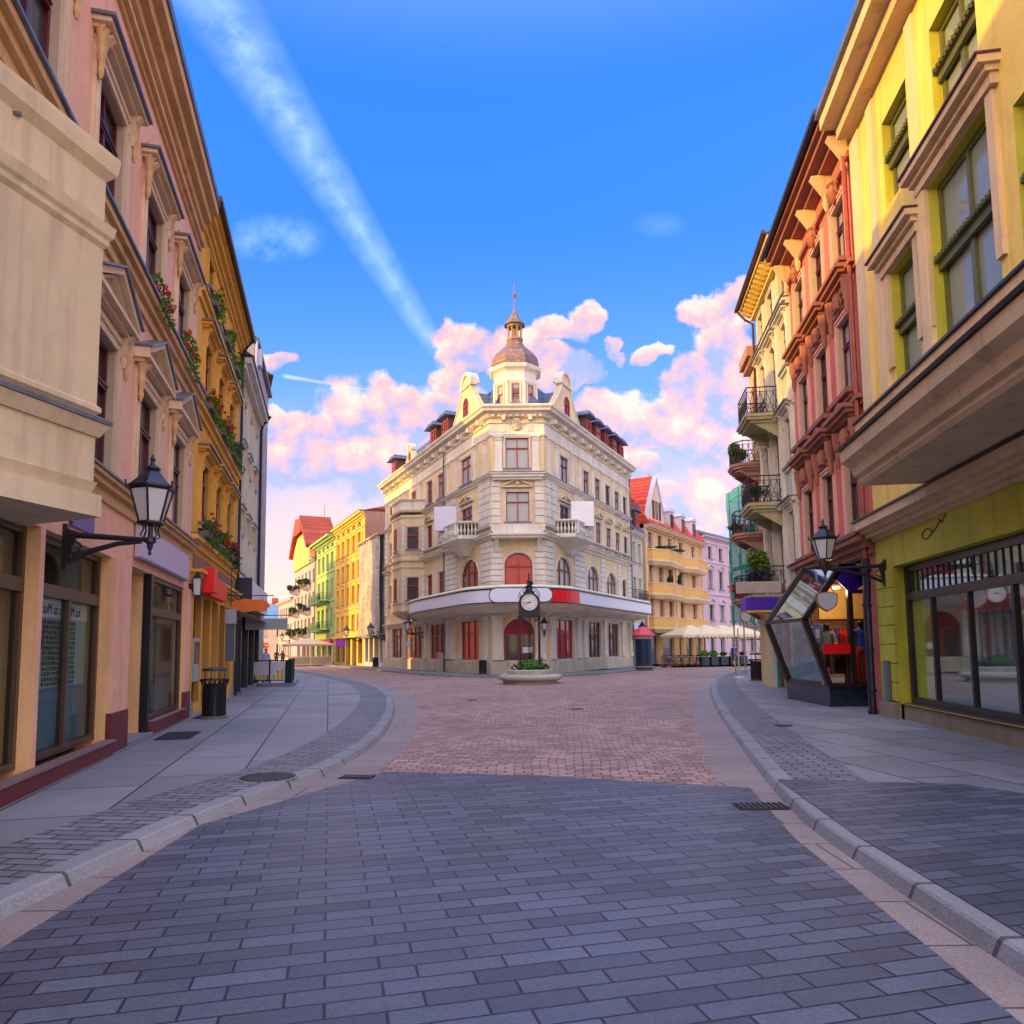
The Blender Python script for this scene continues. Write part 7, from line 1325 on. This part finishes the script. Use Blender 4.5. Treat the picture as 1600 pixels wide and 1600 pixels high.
# litter bins by the corner building, lamps
litter_bin(Vector((-1.8,44.2,.1)),'dark blue litter bin at the front pilaster of the corner building',.95,.24,False); litter_bin(Vector((-12.3,66.3,.1)),'dark litter bin before the netted house',.95,.27,False)
lantern(CLf,12.6,2.85,1.35,'black wall lantern on the left front of the corner building, under the bay',.95); lantern(CLf,23.9,2.85,1.3,'black wall lantern at the far left end of the corner building',.95); lantern(CLf,32.6,2.8,1.5,'black wall lantern on the yellow house in the left street',1.0)
lantern(CFf,3.15,2.5,.55,'small black wall lantern right of the clock on the chamfer',.75); lantern(CRf,17.4,2.5,1.0,'black wall lantern at the far right end of the corner building',.95); lantern(CLf,79,3.2,1.2,'black wall lantern on the pale house at the far bend',1.0)
shield(CLf,12.6,2.1,1.35,.5,'blank white shield sign hanging under the lantern of the left front')
m=CLf.mb(); m.box(-.25,.25,0,.3,.1,1.4); m.box(-.2,.2,.3,.32,1.0,1.35,1); o=m.build('parcel_box',[flat('locker_grey',(.4,.38,.34),.5),flat('orange_red_panel',(.75,.12,.02),.4)],None,CLf.w(7.95,.32),CLf.phi); tag(o,'grey electrical box with orange patch at the left front of the corner building','utility box')
# ================================================================ terrace fence by the cream house
ft=thing('terrace_fence',(-10.6,32.6,.1),'dark terrace fence with white and yellow panels on a stone kerb by the cream house','fence')
A_=Vector((-.95,-.05,0)); B_=Vector((.75,0,0)); C_=B_+Vector((-.24,.97,0))*4.2
m=MB(); m.box(-1.0,.95,-.15,.25,0,.14); m.prism([(B_.x-.15,.2,0),(B_.x+.2,.2,0),(B_.x+.2-1.0,4.2,0),(B_.x-.15-1.0,4.2,0)],(0,0,.14)); m.build('kerb_stone',SLAB,ft)
m=MB(); [m.box(x-.035,x+.035,-.035,.035,.14,1.18) for x in (-.95,-.1,.75)]; m.box(-.95,.75,-.02,.02,1.1,1.15); m.box(-.95,.75,-.02,.02,.25,.29); m.box(.6,.9,-.1,.12,.14,1.15); 
for k in range(1,5): p=B_.lerp(C_,k/4); m.box(p.x-.035,p.x+.035,p.y-.035,p.y+.035,.14,1.18)
m.tube([(B_.x,B_.y,1.13),(C_.x,C_.y,1.13)],.025,5); m.build('frame',flat('fence_green_black',(.012,.03,.03),.4),ft)
m=MB(); m.box(-.9,.15,-.03,-.02,.5,1.08); m.box(.15,.55,-.03,-.02,.75,1.08); m.build('white_panel',BLANK,ft); m=MB()
for i in range(8): m.box(-.9+i*.185,-.78+i*.185,-.028,-.01,.3,.5 if i<5 else .62+.1*(i-5))
m.build('yellow_slats',flat('yellow_slat',(.75,.45,.02),.5,bs=0),ft)
figure('person',(-12.0,36.0,.1),rad(150),'person in white shirt and blue trousers standing behind the terrace fence','person',{},1.72,[SKIN,flat('white_shirt',(.62,.62,.8),.8,bs=0),flat('blue_trousers',(.06,.1,.45),.8,bs=0),SHOE,HAIR])
figure('person',(-26.2,82.,0),rad(-10),'distant pedestrian in dark teal jacket in the left street','person',{'stride':.12},1.78,[SKIN,flat('teal_jacket',(.02,.08,.09),.8,bs=0),flat('navy_trousers',(.02,.03,.09),.8,bs=0),SHOE,HAIR],'pedestrians in the left street'); figure('person',(-25.3,81.2,0),rad(20),'distant pedestrian in dark red jacket in the left street','person',{'stride':.1},1.68,[SKIN,flat('red_jacket',(.25,.03,.02),.8,bs=0),flat('navy_trousers',(.02,.03,.09),.8,bs=0),SHOE,HAIR],'pedestrians in the left street')
